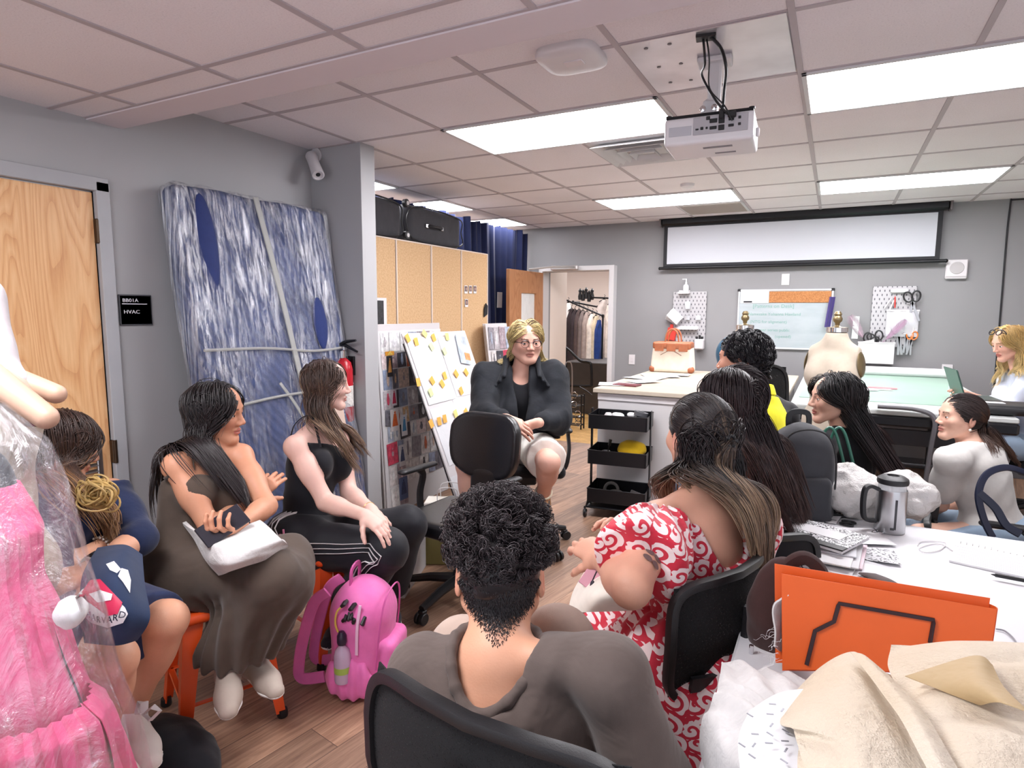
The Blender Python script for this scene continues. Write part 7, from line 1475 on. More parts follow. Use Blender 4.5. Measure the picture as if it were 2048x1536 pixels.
# ================================================================== chairs and stools
M_LEATH=mat('black_leather','1a1a1d',0.32,bump=0.15,bscale=220,spec=0.55);M_MESH=NT('black_mesh');M_MESH.set(Base_Color=(*srgb('0c0c0f'),1),Roughness=0.9)
_w=M_MESH.new('ShaderNodeTexVoronoi');_w.inputs['Scale'].default_value=260;M_MESH.l(M_MESH.coord(),_w.inputs['Vector']);M_MESH.l(M_MESH.math('MULTIPLY_ADD',M_MESH.math('GREATER_THAN',_w.outputs[0],.32),.22,.74),M_MESH.b.inputs['Alpha']);M_MESH=M_MESH.m
def office_chair(label,x,y,face,sh=.47,style='leather',arms=True,bh=.50,bw=.47,tilt=.12,base_rot=0.0,group='office chairs',back_m=None,seat_w=.49):
    rz=math.atan2(-face[0],face[1]);t=thing('office_chair',label,'office chair',(x,y,0),rz,group)
    P=lambda*a,**k:part(*a,local=True,**k)
    def N(name,S,h,m):v,f=sdfmesh(S,h);o=link_mesh(name,v,f,m,angle=None);o.parent=t;return o
    m_seat=M_LEATH if style=='leather' else fabric('black_seat_cloth','1b1b1f',.9)
    S=Shape();S.box((0,0,sh-.03),(seat_w/2,.235,.04),None,.035,0);S.ell((0,.0,sh+.03),(.17,.17,.02),None,.03,'sub');N('seat',S,.012,m_seat)
    b=MB();b.box((0,-.02,sh-.085),(.3,.3,.03),b=.01);b.box((0,-.02,sh-.12),(.16,.2,.05),b=.01);P('seat_plate',b,M_BLACK,t)
    b=MB();b.cyl((0,0,.10),(0,0,sh-.11),.025);b.cyl((0,0,.07),(0,0,.28),.034);P('gas_column',b,M_BLACKM,t)
    for k in range(5):
        a=base_rot+k*2*math.pi/5;c,s=math.cos(a),math.sin(a);b=MB()
        b.tube([(c*.03,s*.03,.115),(c*.16,s*.16,.105),(c*.31,s*.31,.075)],[.028,.024,.018],8);arm=P('base_leg',b,M_BLACK,t)
        b=MB();nx,ny=-s,c
        for q in(-1,1):b.cyl((c*.315+nx*(q*.016-.009),s*.315+ny*(q*.016-.009),.030),(c*.315+nx*(q*.016+.009),s*.315+ny*(q*.016+.009),.030),.029,n=18)
        b.box((c*.305,s*.305,.06),(.035,.035,.02),rotm(0,0,a),.006);P('caster',b,M_BLACK,arm)
    # back
    yb=-.235;zb=sh+.13;sl=math.sin(tilt)
    if style=='leather':
        Mb=rotm(tilt,0,0);c0=V(0,yb-.03,zb+bh/2)
        def pad(y0,th,ins):
            S=Shape();S.lo,S.hi=c0-V(bw/2,.12,bh/2+.03),c0+V(bw/2,.1,bh/2+.03)
            def f(P):
                q=(P-c0.astype(np.float32))@Mb.astype(np.float32);x,y,z=q[:,0],q[:,1]-y0-1.1*q[:,0]**2,q[:,2];w=bw/2-ins-.05*np.clip(-z/(bh/2),0,1)**2-.02*np.clip(z/(bh/2),0,1)**3;r=.10
                ax,az=np.abs(x)-(w-r),np.abs(z)-(bh/2-ins-r);d2=np.hypot(np.maximum(ax,0),np.maximum(az,0))+np.minimum(np.maximum(ax,az),0)-r;e1,e2=d2+.022,np.abs(y)-(th-.022)
                return np.hypot(np.maximum(e1,0),np.maximum(e2,0))+np.minimum(np.maximum(e1,e2),0)-.022
            S.fn(f,'add',0);return S
        N('backrest',pad(0,.036,0),.009,M_LEATH);N('back_shell',pad(-.03,.026,.012),.010,M_BLACK)
        S=Shape();S.box((0,yb-.0,sh+.08),(.10,.03,.12),rotm(.05,0,0),.03,0);N('back_support',S,.012,M_LEATH)
    else:
        Mb=rotm(tilt,0,0);c0=V(0,yb-.03,zb+bh/2)
        def Bk(u,v):
            return c0+Mb@V(u*bw/2*(1-.06*v*v-.05*(v<0)*v*v),-.055*(1-u*u)+.0+.02*v*v,v*bh/2*(1-.04*u*u))
        b=MB();ring=[Bk(np.sign(math.cos(a))*abs(math.cos(a))**.35,np.sign(math.sin(a))*abs(math.sin(a))**.35)for a in np.linspace(0,6.2832,65)[:-1]];b.tube(ring,.013,8,True,flat=(.026,.022));P('back_frame',b,M_BLACK,t)
        b=MB();b.grid(lambda u,v:Bk((u*2-1)*.97,(v*2-1)*.97),16,16,.003);P('mesh_back',b,back_m or M_MESH,t)
        b=MB();b.box(c0+V(0,-.075,-.03),(.06,.018,bh*.8),Mb,.008);b.tube([(0,yb-.10,zb+.12),(0,yb-.09,sh),(0,-.1,sh-.1)],.022,8,flat=(.06,.02));P('back_support',b,M_BLACK,t)
        b=MB();b.grid(lambda u,v:Bk((u*2-1)*.8,-.75+.28*v)+Mb@V(0,-.02,0),8,4,.01);P('lumbar_pad',b,M_BLACK,t)
    if arms:
        for q in(-1,1):
            b=MB();b.tube(cat_curve([(q*.20,-.02,sh-.09),(q*.27,-.02,sh-.06),(q*.295,-.03,sh+.05),(q*.29,-.05,sh+.15),(q*.28,.0,sh+.20)],6),.016,8,flat=(.04,.022));ar=P('armrest_support',b,M_BLACK,t)
            S=Shape();S.cone((q*.275,-.12,sh+.20),(q*.265,.13,sh+.215),.028,.03,0,flat=((0,0,1),.5));v,f=sdfmesh(S,.009);o=link_mesh('arm_pad',v,f,M_BLACK,angle=None);o.parent=ar
    return t
fA=lw(-.55,-.84);qA=at(1024-.27/3.255*1234,940,3.255)
office_chair('empty black leather office chair in the middle of the room',(qA-lw(0,1)*.10)[0],(qA-lw(0,1)*.10)[1],fA,.46,'leather',True,.36,.44,.1,.35)
# speaker's high chair
J=PJ['P4'];T=torso_frame(J);sc=(J['hipL']+J['hipR'])/2;office_chair('black office chair under the blond person in shorts',sc[0]-.0,sc[1]+.03,lw(.05,-1),J['pelvis'][2]-.085,'mesh',True,.42,.46,.1,1.0)
b=MB();c0=V(sc[0],sc[1]+.03,.24);
# foreground chair
rl,rr=at(745,1345,1.02),at(1222,1480,.79);fw5=nrm(V(-(rr-rl)[1],(rr-rl)[0],0));mid=(rl+rr)/2;ztop=(rl[2]+rr[2])/2
cx5,cy5=(mid+fw5*.30)[:2];office_chair('black mesh back chair in the foreground, holding the person in brown',cx5,cy5,fw5,.40,'mesh',True,ztop-.53-.016,.50,.10,.6)
# red dress chair
J=PJ['P6'];T=torso_frame(J);cl,cr=at(1366,1250,1.42),at(1520,1170,1.62);f6=nrm(V(-(cr-cl)[1],(cr-cl)[0],0));p6=J['pelvis'];bm=(cl+cr)/2
office_chair('black mesh back chair behind the person in the red dress',(bm+f6*.27)[0],(bm+f6*.27)[1],f6,.45,'mesh',False,.30,.40,.05,.2)
J=PJ['P7'];office_chair('dark chair under the person with very long brown hair',J['pelvis'][0]-.06,J['pelvis'][1]+.03,lw(.05,1),.50,'mesh',False,.22,.36,.1,.5,back_m=fabric('black_seat_cloth','1b1b1f',.9))
J=PJ['P8'];office_chair('dark chair under the person in yellow and black',J['pelvis'][0],J['pelvis'][1],lw(-.1,1),.50,'mesh',False,.16,.38,.1,.1,back_m=fabric('black_seat_cloth','1b1b1f',.9))
J=PJ['P9'];office_chair('dark chair under the person with straight black hair',J['pelvis'][0],J['pelvis'][1],lw(-.95,.3),.36,'mesh',False,.10,.38,.1,.9,back_m=fabric('black_seat_cloth','1b1b1f',.9))
J=PJ['P10'];office_chair('black office chair at the right under the person in white',J['pelvis'][0]+.02,J['pelvis'][1],lw(-.9,.35),.385,'mesh',True,.42,.46,.1,.9)
J=PJ['P11'];office_chair('black office chair at the far right under the blonde person',J['pelvis'][0]+.02,J['pelvis'][1],lw(-.95,-.2),.47,'mesh',True,.42,.46,.1,.3)
q=at(1556,830,3.75);office_chair('empty black mesh chair between the yellow shirt and the dress form',q[0]-.02,q[1]+.15,lw(.15,-1),.50,'mesh',True,.52,.48,.08,.3)
# tolix stools
M_ORANGE=mat('orange_enamel','e0501c',0.3,var=0.04,spec=0.6)
def stool(x,y,a0,label,z=.47,s=.155,f=.235):
    t=thing('metal_stool',label,'stool',(x,y,0),0,'orange metal stools');S=Shape();S.box((x,y,z-.018),(s,s,.02),rotm(0,0,a0+.785),.018,0);S.box((x,y,z-.035),(s-.012,s-.012,.025),rotm(0,0,a0+.785),.012,0,'sub');v,f_=sdfmesh(S,.006);npart('seat',v,f_,M_ORANGE,t,angle=60)
    b=MB();b.box((x,y,z+.001),(.05,.018,.002),rotm(0,0,a0),0.001);part('hand_hole',b,M_BLACK,t)
    for k in range(4):
        a=a0+k*math.pi/2;c,s_=math.cos(a),math.sin(a);r0,r1=.175,f;top=V(x+c*r0,y+s_*r0,z-.02);bot=V(x+c*r1,y+s_*r1,.02);b=MB();n=V(-s_,c,0);o=V(c,s_,0)
        for w0,w1,sg in((.055,.026,1),(.055,.026,-1)):
            P=np.zeros((8,2,3))
            for i in range(8):
                u=i/7;q=top*(1-u)+bot*u;w=w0*(1-u)+w1*u;P[i,0]=q+o*.012;P[i,1]=q+n*sg*w*.8-o*w*.5
            b.sheet(P,.004)
        leg=part('leg',b,M_ORANGE,t,smooth=False);b=MB();b.lathe([(.017,0),(.02,.004),(.018,.03)],bot-V(0,0,.02),(0,0,1),10);part('rubber_foot',b,M_BLACK,leg)
    zz=.15;u=(z-.02-zz)/(z-.04);rr_=.175+(f-.175)*u-.01;pts=[V(x+math.cos(a0+k*math.pi/2)*rr_,y+math.sin(a0+k*math.pi/2)*rr_,zz)for k in range(4)]
    for k in range(4):b=MB();b.tube([pts[k],pts[(k+1)%4]],.008,6,flat=(.022,.006));part('brace',b,M_ORANGE,t)
stool(-1.955,1.42,math.radians(20),'orange metal stool under the person in the olive dress')
stool(-1.95,1.99,math.radians(32),'orange metal stool behind the pink backpack')
stool(-2.03,.96,math.radians(10),'orange metal stool under the person in navy',.46)
ch=[o for o in COL.objects if o.get('label','')=='black office chair at the right under the person in white'][0]
b=MB();b.tube(cat_curve([at(1985,1075,2.62),at(1968,1040,2.64),at(1957,990,2.66),at(1972,950,2.68),at(2010,935,2.7),at(2050,945,2.72)],8),.011,8,flat=(.03,.016),up=V(FW[0],FW[1],0));b.tube(cat_curve([at(1957,985,2.66),at(1990,1015,2.64),at(2012,1050,2.62),at(2040,1068,2.6)],6),.012,8,flat=(.035,.018),up=V(FW[0],FW[1],0));part('arm_loop',b,mat('navy_plastic','1d2338',.4),ch)
# ================================================================== foreground table and what lies on it
TZ=.74
t=thing('work_table','large white work table in the right foreground','table',(.75,1.35,0))
S=Shape();S.box((.90,1.33,TZ-.014),(1.06,1.24,.014),None,.01,0);v,f=sdfmesh(S,.02);
b=MB();b.box((.90,1.33,TZ-.014),(2.12,2.48,.028),b=.008);part('tabletop',b,mat('table_laminate','dadade',.3),t)
for(x,y)in((-.04,.25),(-.04,2.4),(1.8,.25),(1.8,2.4)):b=MB();b.box((x,y,.355),(.05,.05,.71),b=.005);part('leg',b,M_BLACKM,t)
b=MB();b.box((.9,2.4,.68),(1.9,.03,.05),b=.004);b.box((.9,.25,.68),(1.9,.03,.05),b=.004);b.box((-.04,1.33,.68),(.03,2.1,.05),b=.004);part('apron',b,M_BLACKM,t)
tz=TZ+.001
# french press
q=onz(1778,1062,TZ);px_,py_=q[0],q[1];t=thing('french_press','steel french press coffee maker with a black handle and lid','french press',(px_,py_,TZ));R_=.0475
b=MB();b.lathe([(0,0),(R_*.97,0),(R_,.004),(R_,.145),(R_*.98,.15),(R_*.95,.148),(R_*.95,.006),(0,.006)],(px_,py_,TZ+.002),(0,0,1),36,caps=False);part('body',b,M_STEEL,t)
b=MB();b.lathe([(R_*.93,0),(R_*.93,.035),(R_*.90,.035),(R_*.90,0)],(px_,py_,TZ+.147),(0,0,1),36,caps=False);part('glass_rim',b,clearmat('press_glass',(.9,.92,.94),.3,.03),t)
b=MB();b.lathe([(0,0),(R_*1.0,0),(R_*1.04,.008),(R_*1.0,.018),(R_*.75,.026),(R_*.4,.028),(R_*.36,.022),(0,.022)],(px_,py_,TZ+.172),(0,0,1),32);lid=part('lid',b,M_BLACK,t)
b=MB();b.cyl((px_,py_,TZ+.06),(px_,py_,TZ+.18),.003);b.lathe([(0,0),(R_*.9,0),(R_*.9,.006),(0,.006)],(px_,py_,TZ+.14),(0,0,1),28);part('plunger',b,M_CHROME,lid)
hd=nrm(V(RT[0],RT[1],0));b=MB();b.tube(cat_curve([V(px_,py_,TZ+.150)-hd*R_,V(px_,py_,TZ+.162)-hd*(R_+.03),V(px_,py_,TZ+.145)-hd*(R_+.048),V(px_,py_,TZ+.085)-hd*(R_+.05),V(px_,py_,TZ+.045)-hd*(R_+.04),V(px_,py_,TZ+.038)-hd*(R_+.005)],6),.010,8,flat=(.022,.014),up=(0,0,1));part('handle',b,M_BLACK,t)
vw=nrm(V(px_,py_,0));o=-vw;sd_=V(-o[1],o[0],0);b=MB();P_=lambda s,z:V(px_,py_,TZ+z)+(o*math.cos(s/R_)+sd_*math.sin(s/R_))*(R_+.0012)
for(s,z0,z1,w)in((.016,.02,.125,.007),(.008,.018,.026,.012)):
    PP=np.array([[P_(s-w/2+w*i/4,z0+(z1-z0)*jz/4)for jz in range(5)]for i in range(5)]);b.sheet(PP,.0008)
part('level_window',b,mat('dark_window','2a2a2e',.2),t)
# scissors and pens beside the press
def flat_scissors(px,py,a,label,mh):
    c=onz(px,py,TZ+.004);t=thing('scissors',label,'scissors',c-V(0,0,.003),0)
    for sg in(-1,1):
        th=a+sg*.1;d=V(math.cos(th),math.sin(th),0);n=V(-d[1],d[0],0);b=MB();b.box(c+d*.035+V(0,0,.002*sg),(.075,.009,.002),np.stack([d,n,V(0,0,1)],1),.0008);part('blade',b,M_STEEL,t)
        h=c-d*.04+n*(-sg)*.012;b=MB();b.tube([h+d*.022*math.cos(k)+n*.013*math.sin(k)+V(0,0,.001)for k in np.linspace(0,6.283,17)[:-1]],.0035,6,True);part('handle',b,mh,t)
flat_scissors(1672,1042,2.9,'small black handled scissors lying on the white table',M_BLACK)
c=onz(1755,1068,TZ+.004);t=thing('thread_snips','silver snips standing by the handle of the french press','scissors',c,0)
for sg in(-1,1):
    b=MB();d=nrm(vw*-.6+hd*.15*sg);b.box(c+d*.02,(.05,.008,.003),np.stack([d,nrm(np.cross((0,0,1),d)),V(0,0,1)],1),.001);part('blade',b,M_CHROME,t);b=MB();h=c-d*.02+hd*.012*sg;b.tube([h+d*.016*math.cos(k)+hd*.012*math.sin(k)+V(0,0,.002)for k in np.linspace(0,6.283,17)[:-1]],.003,6,True);part('handle',b,M_CHROME,t)
for(x0,y0,x1,y1,l,m_)in[(1655,1031,1722,1034,'long black marker lying beyond the composition notebook',M_BLACK),(1640,1028,1700,1033,'slim grey pen lying beside the long black marker',mat('grey_pen','55555c',.4))]:
    a_,b_=onz(x0,y0,TZ+.007),onz(x1,y1,TZ+.007);b=MB();b.cyl(a_,b_,.0055,n=10);b.cyl(b_,b_+(b_-a_)*.06,.003,.001,n=8);solo('marker_pen',b,m_,l,'pen','pens on the white table')
# stack of papers and notebooks
base=onz(1625,1115,TZ);R=random.Random(3);Lh=.0
for k in range(9):
    q=onz(1612+R.uniform(-14,14),1108+R.uniform(-10,8)-k*2.0,TZ+.003*k);rz_=math.radians(-8+R.uniform(-9,9));col=[M_PAPER,M_PRINT,M_NEWS,M_PAPER,mat('pink_folder','d9c1ca',.5),M_PAPER,M_PRINT,M_PAPER,mat('sheet_grey','c3c3c8',.6)][k]
    b=MB();b.box(V(q[0],q[1],TZ+.0025+.0045*k),(.30,.22,.004),rotm(0,0,rz_),.0008)
    solo('paper_stack_sheet',b,col,['lowest sheaf of paper under the composition notebook','second sheaf from the bottom in the paper stack','dark printed sheaf third from the bottom in the paper stack','fourth sheaf up in the paper stack','pinkish folder in the middle of the paper stack','sixth sheaf up in the paper stack','seventh sheaf up in the paper stack','eighth sheaf up in the paper stack','grey sheaf directly under the composition notebook'][k],'paper','sheaves in the stack under the notebook')
nb=onz(1632,1068,TZ+.05);t=thing('composition_notebook','marbled black and white composition notebook on top of the paper stack','notebook',(nb[0],nb[1],TZ+.0435),math.radians(-24))
m=NT('marbled_cover');co=m.coord();m.base(m.ramp(m.noise(co,170,4,.65),[(.47,srgb('17171b')),(.53,srgb('ebebee'))]));m.set(Roughness=.5)
b=MB();b.box((0,0,.006),(.245,.19,.010),b=.001);part('pages',b,M_PAPER,t,local=True);b=MB();b.box((0,0,.0125),(.25,.195,.0025),b=.001);part('cover',b,m.m,t,local=True)
b=MB();b.box((0,-.083,.0135),(.252,.036,.0045),b=.002);part('spine',b,M_BLACK,t,local=True);b=MB();b.box((.0,.015,.0145),(.16,.07,.001),b=0);part('cover_label',b,M_PAPER,t,local=True)
for k,(px,py,w,h,rz_,m_,l)in enumerate([(1585,1035,.2,.16,.2,M_PRINT,'printed sheet at the far left corner of the white table'),(1620,1030,.2,.12,-.2,M_PAPER,'blank sheet behind the composition notebook'),(1700,1075,.22,.16,.4,M_PAPER,'white sheet to the right of the composition notebook'),(1700,1108,.26,.12,.12,M_NEWS,'dark printed sheet poking out in front of the paper stack'),(1720,1150,.28,.2,-.3,M_PRINT,'printed drawing sheet behind the orange folder'),(1740,1178,.26,.2,.1,mat('yellow_folder','f0d27a',.5),'yellow folder under the papers behind the orange folder'),(1780,1170,.26,.18,-.15,M_PAPER,'white sheet behind the orange folder')]):
    q=onz(px,py,TZ);paper(l,q[0],q[1],tz+.0016*k,w,h,rz_,m_,grp='loose papers on the white table',curl=.004,seed=k)
# spiral notebook and pen
q=onz(2010,1128,TZ);t=thing('spiral_notebook','open spiral notebook with handwriting at the right edge of the white table','notebook',(q[0],q[1],TZ),math.radians(-14))
b=MB();b.box((0,0,.004),(.26,.2,.007),b=.001);part('pages',b,M_PAPER,t,local=True)
for i in range(12):b=MB();b.box((-.03+.02*math.sin(i*3),-.085+i*.014-.0,.0078),(.15+.02*math.sin(i*7),.0022,.0004),b=0);part('handwriting',b,mat('pencil_line','b7b3bb',.8),t,local=True)
for i in range(16):b=MB();b.tube([(-.12+i*.016,.095+.006*math.cos(a),.006+.007*math.sin(a))for a in np.linspace(0,6.283,13)[:-1]],.0009,5,True);part('spiral_loop',b,M_CHROME,t,local=True)
a_,b_=onz(1990,1150,TZ+.014),onz(2075,1166,TZ+.014);b=MB();b.cyl(a_,b_,.0055,n=12);b.cyl(a_,a_-(b_-a_)*.1,.004,.001,n=8);solo('ballpoint_pen',b,M_BLACK,'black pen lying on the spiral notebook','pen')
b=MB();b.tube(cat_curve([onz(px,py,TZ+.003)for px,py in[(1835,1092),(1845,1083),(1890,1085),(1880,1100),(1850,1105),(1840,1095),(1880,1088),(1920,1110),(1950,1118)]],8),.0016,5);solo('earphone_wire',b,M_WPL,'thin white earphone cord looped on the white table','cord')
b=MB();b.tube(cat_curve([onz(px,py,TZ+.004)for px,py in[(1992,1258),(2010,1262),(2028,1278),(2036,1296),(2038,1320)]],8),.002,6);solo('grey_cable',b,mat('grey_cable','8d8a90',.5),'grey cable bending beside the right end of the orange folder','cable')
# crumpled clear/white bags
def crumple(name,label,c,r,m,seed,amp=.03,fr=11,cat='bag',h=.009,M=None,folds=1.0,flat=None):
    S=Shape();S.ell(c,r,M,.02);S.plane((0,0,-1),-flat if flat else 0,.01)if flat else None
    def dsp(P):n1=wnoise(P,fr,seed,4);n2=np.abs(wnoise(P,fr*2.1,seed+3,3));n3=np.abs(wnoise(P,fr*1.3,seed+9,2));return amp*(.7*n1+.8*n2*folds+.7*n3-.6)
    S.disp=dsp;v,f=sdfmesh(S,h,pad=.05);c0=np.array([c[0],c[1],v[:,2].min()]);o=link_mesh(name,v-c0,f,m,angle=None);o.location=c0;tag(o,label,cat);return o
M_BAG=NT('thin_white_plastic');M_BAG.set(Base_Color=(*srgb('dad7d4'),1),Roughness=.25,Alpha=.9);M_BAG.bump(M_BAG.noise(M_BAG.coord(),22,5,.7),.8,.02);M_BAG=M_BAG.m
q=onz(1705,1050,TZ);crumple('plastic_bag','crumpled white plastic bag behind the composition notebook',V(q[0]-.015,q[1]+.12,TZ+.085),(.15,.09,.085),M_BAG,5,.034,17,flat=TZ)
q=onz(1812,1052,TZ);crumple('plastic_bag','crumpled clear plastic bag behind the french press',V(q[0]+.0,q[1]+.14,TZ+.08),(.10,.09,.08),M_BAG,9,.034,17,flat=TZ)
# orange folder standing at an angle
A0,A1=at(1563,1147,1.30),at(1993,1218,1.15);B0,B1=at(1565,1338,1.28),at(1975,1345,1.13)
for P in(A0,A1):P[2]=(A0[2]+A1[2])/2 if False else P[2]
t=thing('orange_folder','bright orange accordion folder with a black elastic, standing on the white table','folder',((B0[0]+B1[0])/2,(B0[1]+B1[1])/2,TZ))
nf=nrm(np.cross(A1-A0,B0-A0));nf=nf if nf@(CAMP-A0)>0 else-nf
M_FOLD=mat('orange_card','db5a14',.5,var=.04)
def fpt(u,v,o=0.0):return(A0*(1-u)+A1*u)*(1-v)+(B0*(1-u)+B1*u)*v+nf*o
for(o,ex,nm)in((0.0,0,'front_cover'),(-.045,.012,'back_cover')):
    b=MB();P=np.array([[fpt(u,v,o)+V(0,0,ex*(1-v))for v in np.linspace(0,1,6)]for u in np.linspace(-.04*(o<0),1,12)]);b.sheet(P,.003);part(nm,b,M_FOLD,t,smooth=False)
for k in range(4):
    b=MB();o=-.009*(k+1);P=np.array([[fpt(u,v,o)-V(0,0,.006)for v in(0,1)]for u in(0.0,.99)]);b.sheet(P,.002);part('divider',b,mat('folder_inner','d9541a',.6),t,smooth=False)
b=MB();P=np.array([[fpt(1.0+.012*math.sin(k*math.pi/6),v,-.045*k/6)for v in(0,1)]for k in range(7)]);b.sheet(P,.002);part('spine',b,M_FOLD,t)
from mathutils.bvhtree import BVHTree
def bvh(o):
    L=np.array(rootof(o).location)if o.parent else np.array(o.location);v=[tuple(np.array(x.co)+L)for x in o.data.vertices];return BVHTree.FromPolygons(v,[tuple(p.vertices)for p in o.data.polygons])
def hit(T_,px,py,off=.003):
    d=nrm(ray(px,py));h=T_.ray_cast(Vector(CAMP),Vector(d));return(np.array(h[0])-d*off)if h[0]is not None else at(px,py,1.2)
FT=bvh([c for c in bpy.data.objects if c.parent==t and c.name.startswith('front_cover')][0])
def fpl(pts,n=8):return[hit(FT,*(np.array(pts[i])*(1-k/n)+np.array(pts[i+1])*k/n),.0035)for i in range(len(pts)-1)for k in range(n)]
b=MB();b.tube(fpl([(1613,1330),(1630,1262),(1668,1243),(1678,1207),(1868,1240),(1860,1285),(1868,1292),(1876,1320)]),.0035,8,flat=(.008,.004),up=nf);part('elastic_band',b,mat('dark_elastic','2b1116',.6),t)
# frayed white fabric at the left of the folder
def strip_cloth(name,label,net,m,th=.0015,n=(26,26),noise_=.006,fr=20,seed=0,cat='fabric',group=None,bumps=None):
    N_=np.array([[onz(px,py,z)for px,py,z in row]for row in net]);a,c=N_.shape[:2]
    def cr(A,n_):
        out=[]
        for t_ in np.linspace(0,len(A)-1,n_):
            i=min(int(t_),len(A)-2);u=t_-i;p=[A[max(i-1,0)],A[i],A[i+1],A[min(i+2,len(A)-1)]];out.append(.5*((2*p[1])+(-p[0]+p[2])*u+(2*p[0]-5*p[1]+4*p[2]-p[3])*u*u+(-p[0]+3*p[1]-3*p[2]+p[3])*u**3))
        return np.array(out)
    G=cr(N_,n[0]);G=cr(G.transpose(1,0,2),n[1]).transpose(1,0,2);w=wnoise(G.reshape(-1,3),fr,seed,3).reshape(G.shape[:2]);G[...,2]=np.maximum(G[...,2]+noise_*w,0)
    if bumps is not None:G=bumps(G)
    b=MB();b.sheet(G,th);return solo(name,b,m,label,cat,group)
M_MUSLIN=fabric('white_muslin','cfcdcc',.9,wr=22,wrs=.9);M_TISS=NT('pattern_tissue');_c=M_TISS.coord();M_TISS.base(M_TISS.ramp(M_TISS.noise(_c,3,4),[(.3,srgb('d0bea3')),(.7,srgb('ddd2c1'))]));M_TISS.set(Roughness=.6);M_TISS.b.inputs['Transmission Weight'].default_value=.0;M_TISS.bump(M_TISS.noise(_c,13,6,.7),.8,.02);M_TISS=M_TISS.m
strip_cloth('frayed_fabric','frayed white fabric sticking out at the left end of the orange folder',[[(1578,1185,.92),(1590,1195,.90)],[(1548,1215,.88),(1585,1225,.86)],[(1552,1265,.83),(1575,1270,.81)],[(1550,1300,.79),(1572,1305,.77)]],M_MUSLIN,.004,(22,12),.012,60,4)
b=MB();R=random.Random(8)
for k in range(16):
    p=onz(1552+R.uniform(-6,14),1230+R.uniform(0,90),.84-.0005*R.random()*100);pts=[p]
    for i in range(6):p=p+V(-.005+R.uniform(-.006,.006),R.uniform(-.006,.006),R.uniform(-.010,.003));pts.append(p)
    b.tube(cat_curve(pts,3),.0004,3)
solo('loose_threads',b,M_PAPER,'tangle of loose white threads hanging from the frayed fabric','threads',kind='stuff')
# brown bag behind folder, hung on chair
J6=at(1565,1215,1.42)
t=thing('brown_bag','dark brown soft bag with a looped handle on the table edge','bag',J6-V(0,0,.14))
S=Shape();MBg=rotm(0,0,.35);S.ell(J6+V(0,.0,-.02),(.075,.06,.14),MBg,.02);S.disp=lambda P:.010*wnoise(P,14,6)-.006*np.abs(wnoise(P,30,2));v,f=sdfmesh(S,.007);npart('body',v,f,fabric('brown_corduroy','3d2725',.9,var=.2),t)
b=MB();h0,h1=at(1568,1140,1.40),at(1645,1150,1.38);b.tube(cat_curve([h0-V(0,0,.05),h0+V(0,0,.0),(h0+h1)/2+V(0,0,.035),h1,h1-V(0,0,.07)],8),.012,8,flat=(.03,.02),up=V(FW[0],FW[1],0));part('handle',b,MATS['brown_corduroy'],t)
b=MB();q=at(1503,1290,1.38);b.cyl(q,q-V(0,0,.03),.005);b.tube([q-V(0,0,.03),q-V(.01,0,.07),q-V(-.005,0,.10)],.004,6);part('zip_pull',b,M_CHROME,t)
b=MB();a1=onz(1760,1160,TZ+.03);b.tube(cat_curve([onz(1735,1148,TZ+.02),onz(1765,1160,TZ+.045),onz(1800,1180,TZ+.04),onz(1840,1195,TZ+.02)],8),.01,8,flat=(.05,.008));solo('brown_strap',b,fabric('brown_leather_strap','3c2320',.6),'dark brown strap curving on the papers behind the folder','strap')
# fabric and pattern paper heap in the foreground
strip_cloth('white_garment','crumpled white garment at the near left corner of the white table',[[(1445,1322,.80),(1500,1332,.81),(1570,1345,.80),(1640,1365,.79)],[(1432,1385,.83),(1490,1392,.86),(1560,1400,.85),(1640,1410,.83)],[(1405,1440,.81),(1470,1450,.86),(1540,1460,.88),(1640,1480,.85)],[(1400,1500,.77),(1450,1520,.83),(1520,1560,.88),(1640,1600,.86)],[(1425,1600,.72),(1480,1620,.76),(1560,1680,.84),(1640,1700,.84)]],M_MUSLIN,.003,(60,60),.007,42,4,
            bumps=lambda G:G+np.stack([np.zeros(G.shape[:2]),np.zeros(G.shape[:2]),.006*np.sin(G[...,0]*110+G[...,1]*70+2*np.sin(G[...,1]*30))],-1))
def dots(name,parent_fn,n,m,R):pass
dpp=strip_cloth('dotted_pattern_piece','rounded white pattern piece with small dashed marks',[[(1500,1420,.90),(1560,1385,.905),(1640,1375,.91)],[(1478,1470,.90),(1560,1460,.915),(1650,1460,.92)],[(1480,1536,.895),(1570,1560,.91),(1680,1580,.92)],[(1500,1640,.88),(1600,1660,.90),(1700,1680,.91)]],mat('dotted_white','dddde0',.5),.002,(24,24),.002,12,2)
for k,(px,py)in enumerate([(1500,1430),(1510,1468),(1508,1490),(1504,1512),(1540,1428),(1543,1450),(1540,1468),(1538,1486),(1572,1442),(1571,1462),(1570,1482),(1572,1500),(1484,1490),(1545,1408),(1565,1420),(1568,1522)]):
    q=onz(px,py,.922);b=MB();b.box(q,(.010,.0022,.0008),rotm(0,0,-.5+.9*(k%3)),0);part('pin_mark',b,mat('pin_grey','8d8d95',.4,.5),dpp)
strip_cloth('pattern_paper','peaked sheet of beige pattern paper in the middle of the heap',[[(1590,1385,.87),(1640,1335,.90),(1705,1303,.93),(1745,1330,.92),(1790,1352,.88)],[(1560,1440,.92),(1620,1400,.94),(1710,1385,.955),(1770,1400,.94),(1820,1415,.90)],[(1585,1455,.945),(1650,1460,.955),(1720,1470,.96),(1800,1480,.945),(1850,1490,.92)],[(1590,1470,.935),(1660,1495,.945),(1740,1540,.95),(1830,1560,.94),(1900,1570,.92)],[(1620,1580,.92),(1690,1600,.94),(1760,1620,.94),(1850,1640,.93),(1930,1640,.91)]],M_TISS,.0012,(50,50),.0035,24,7)
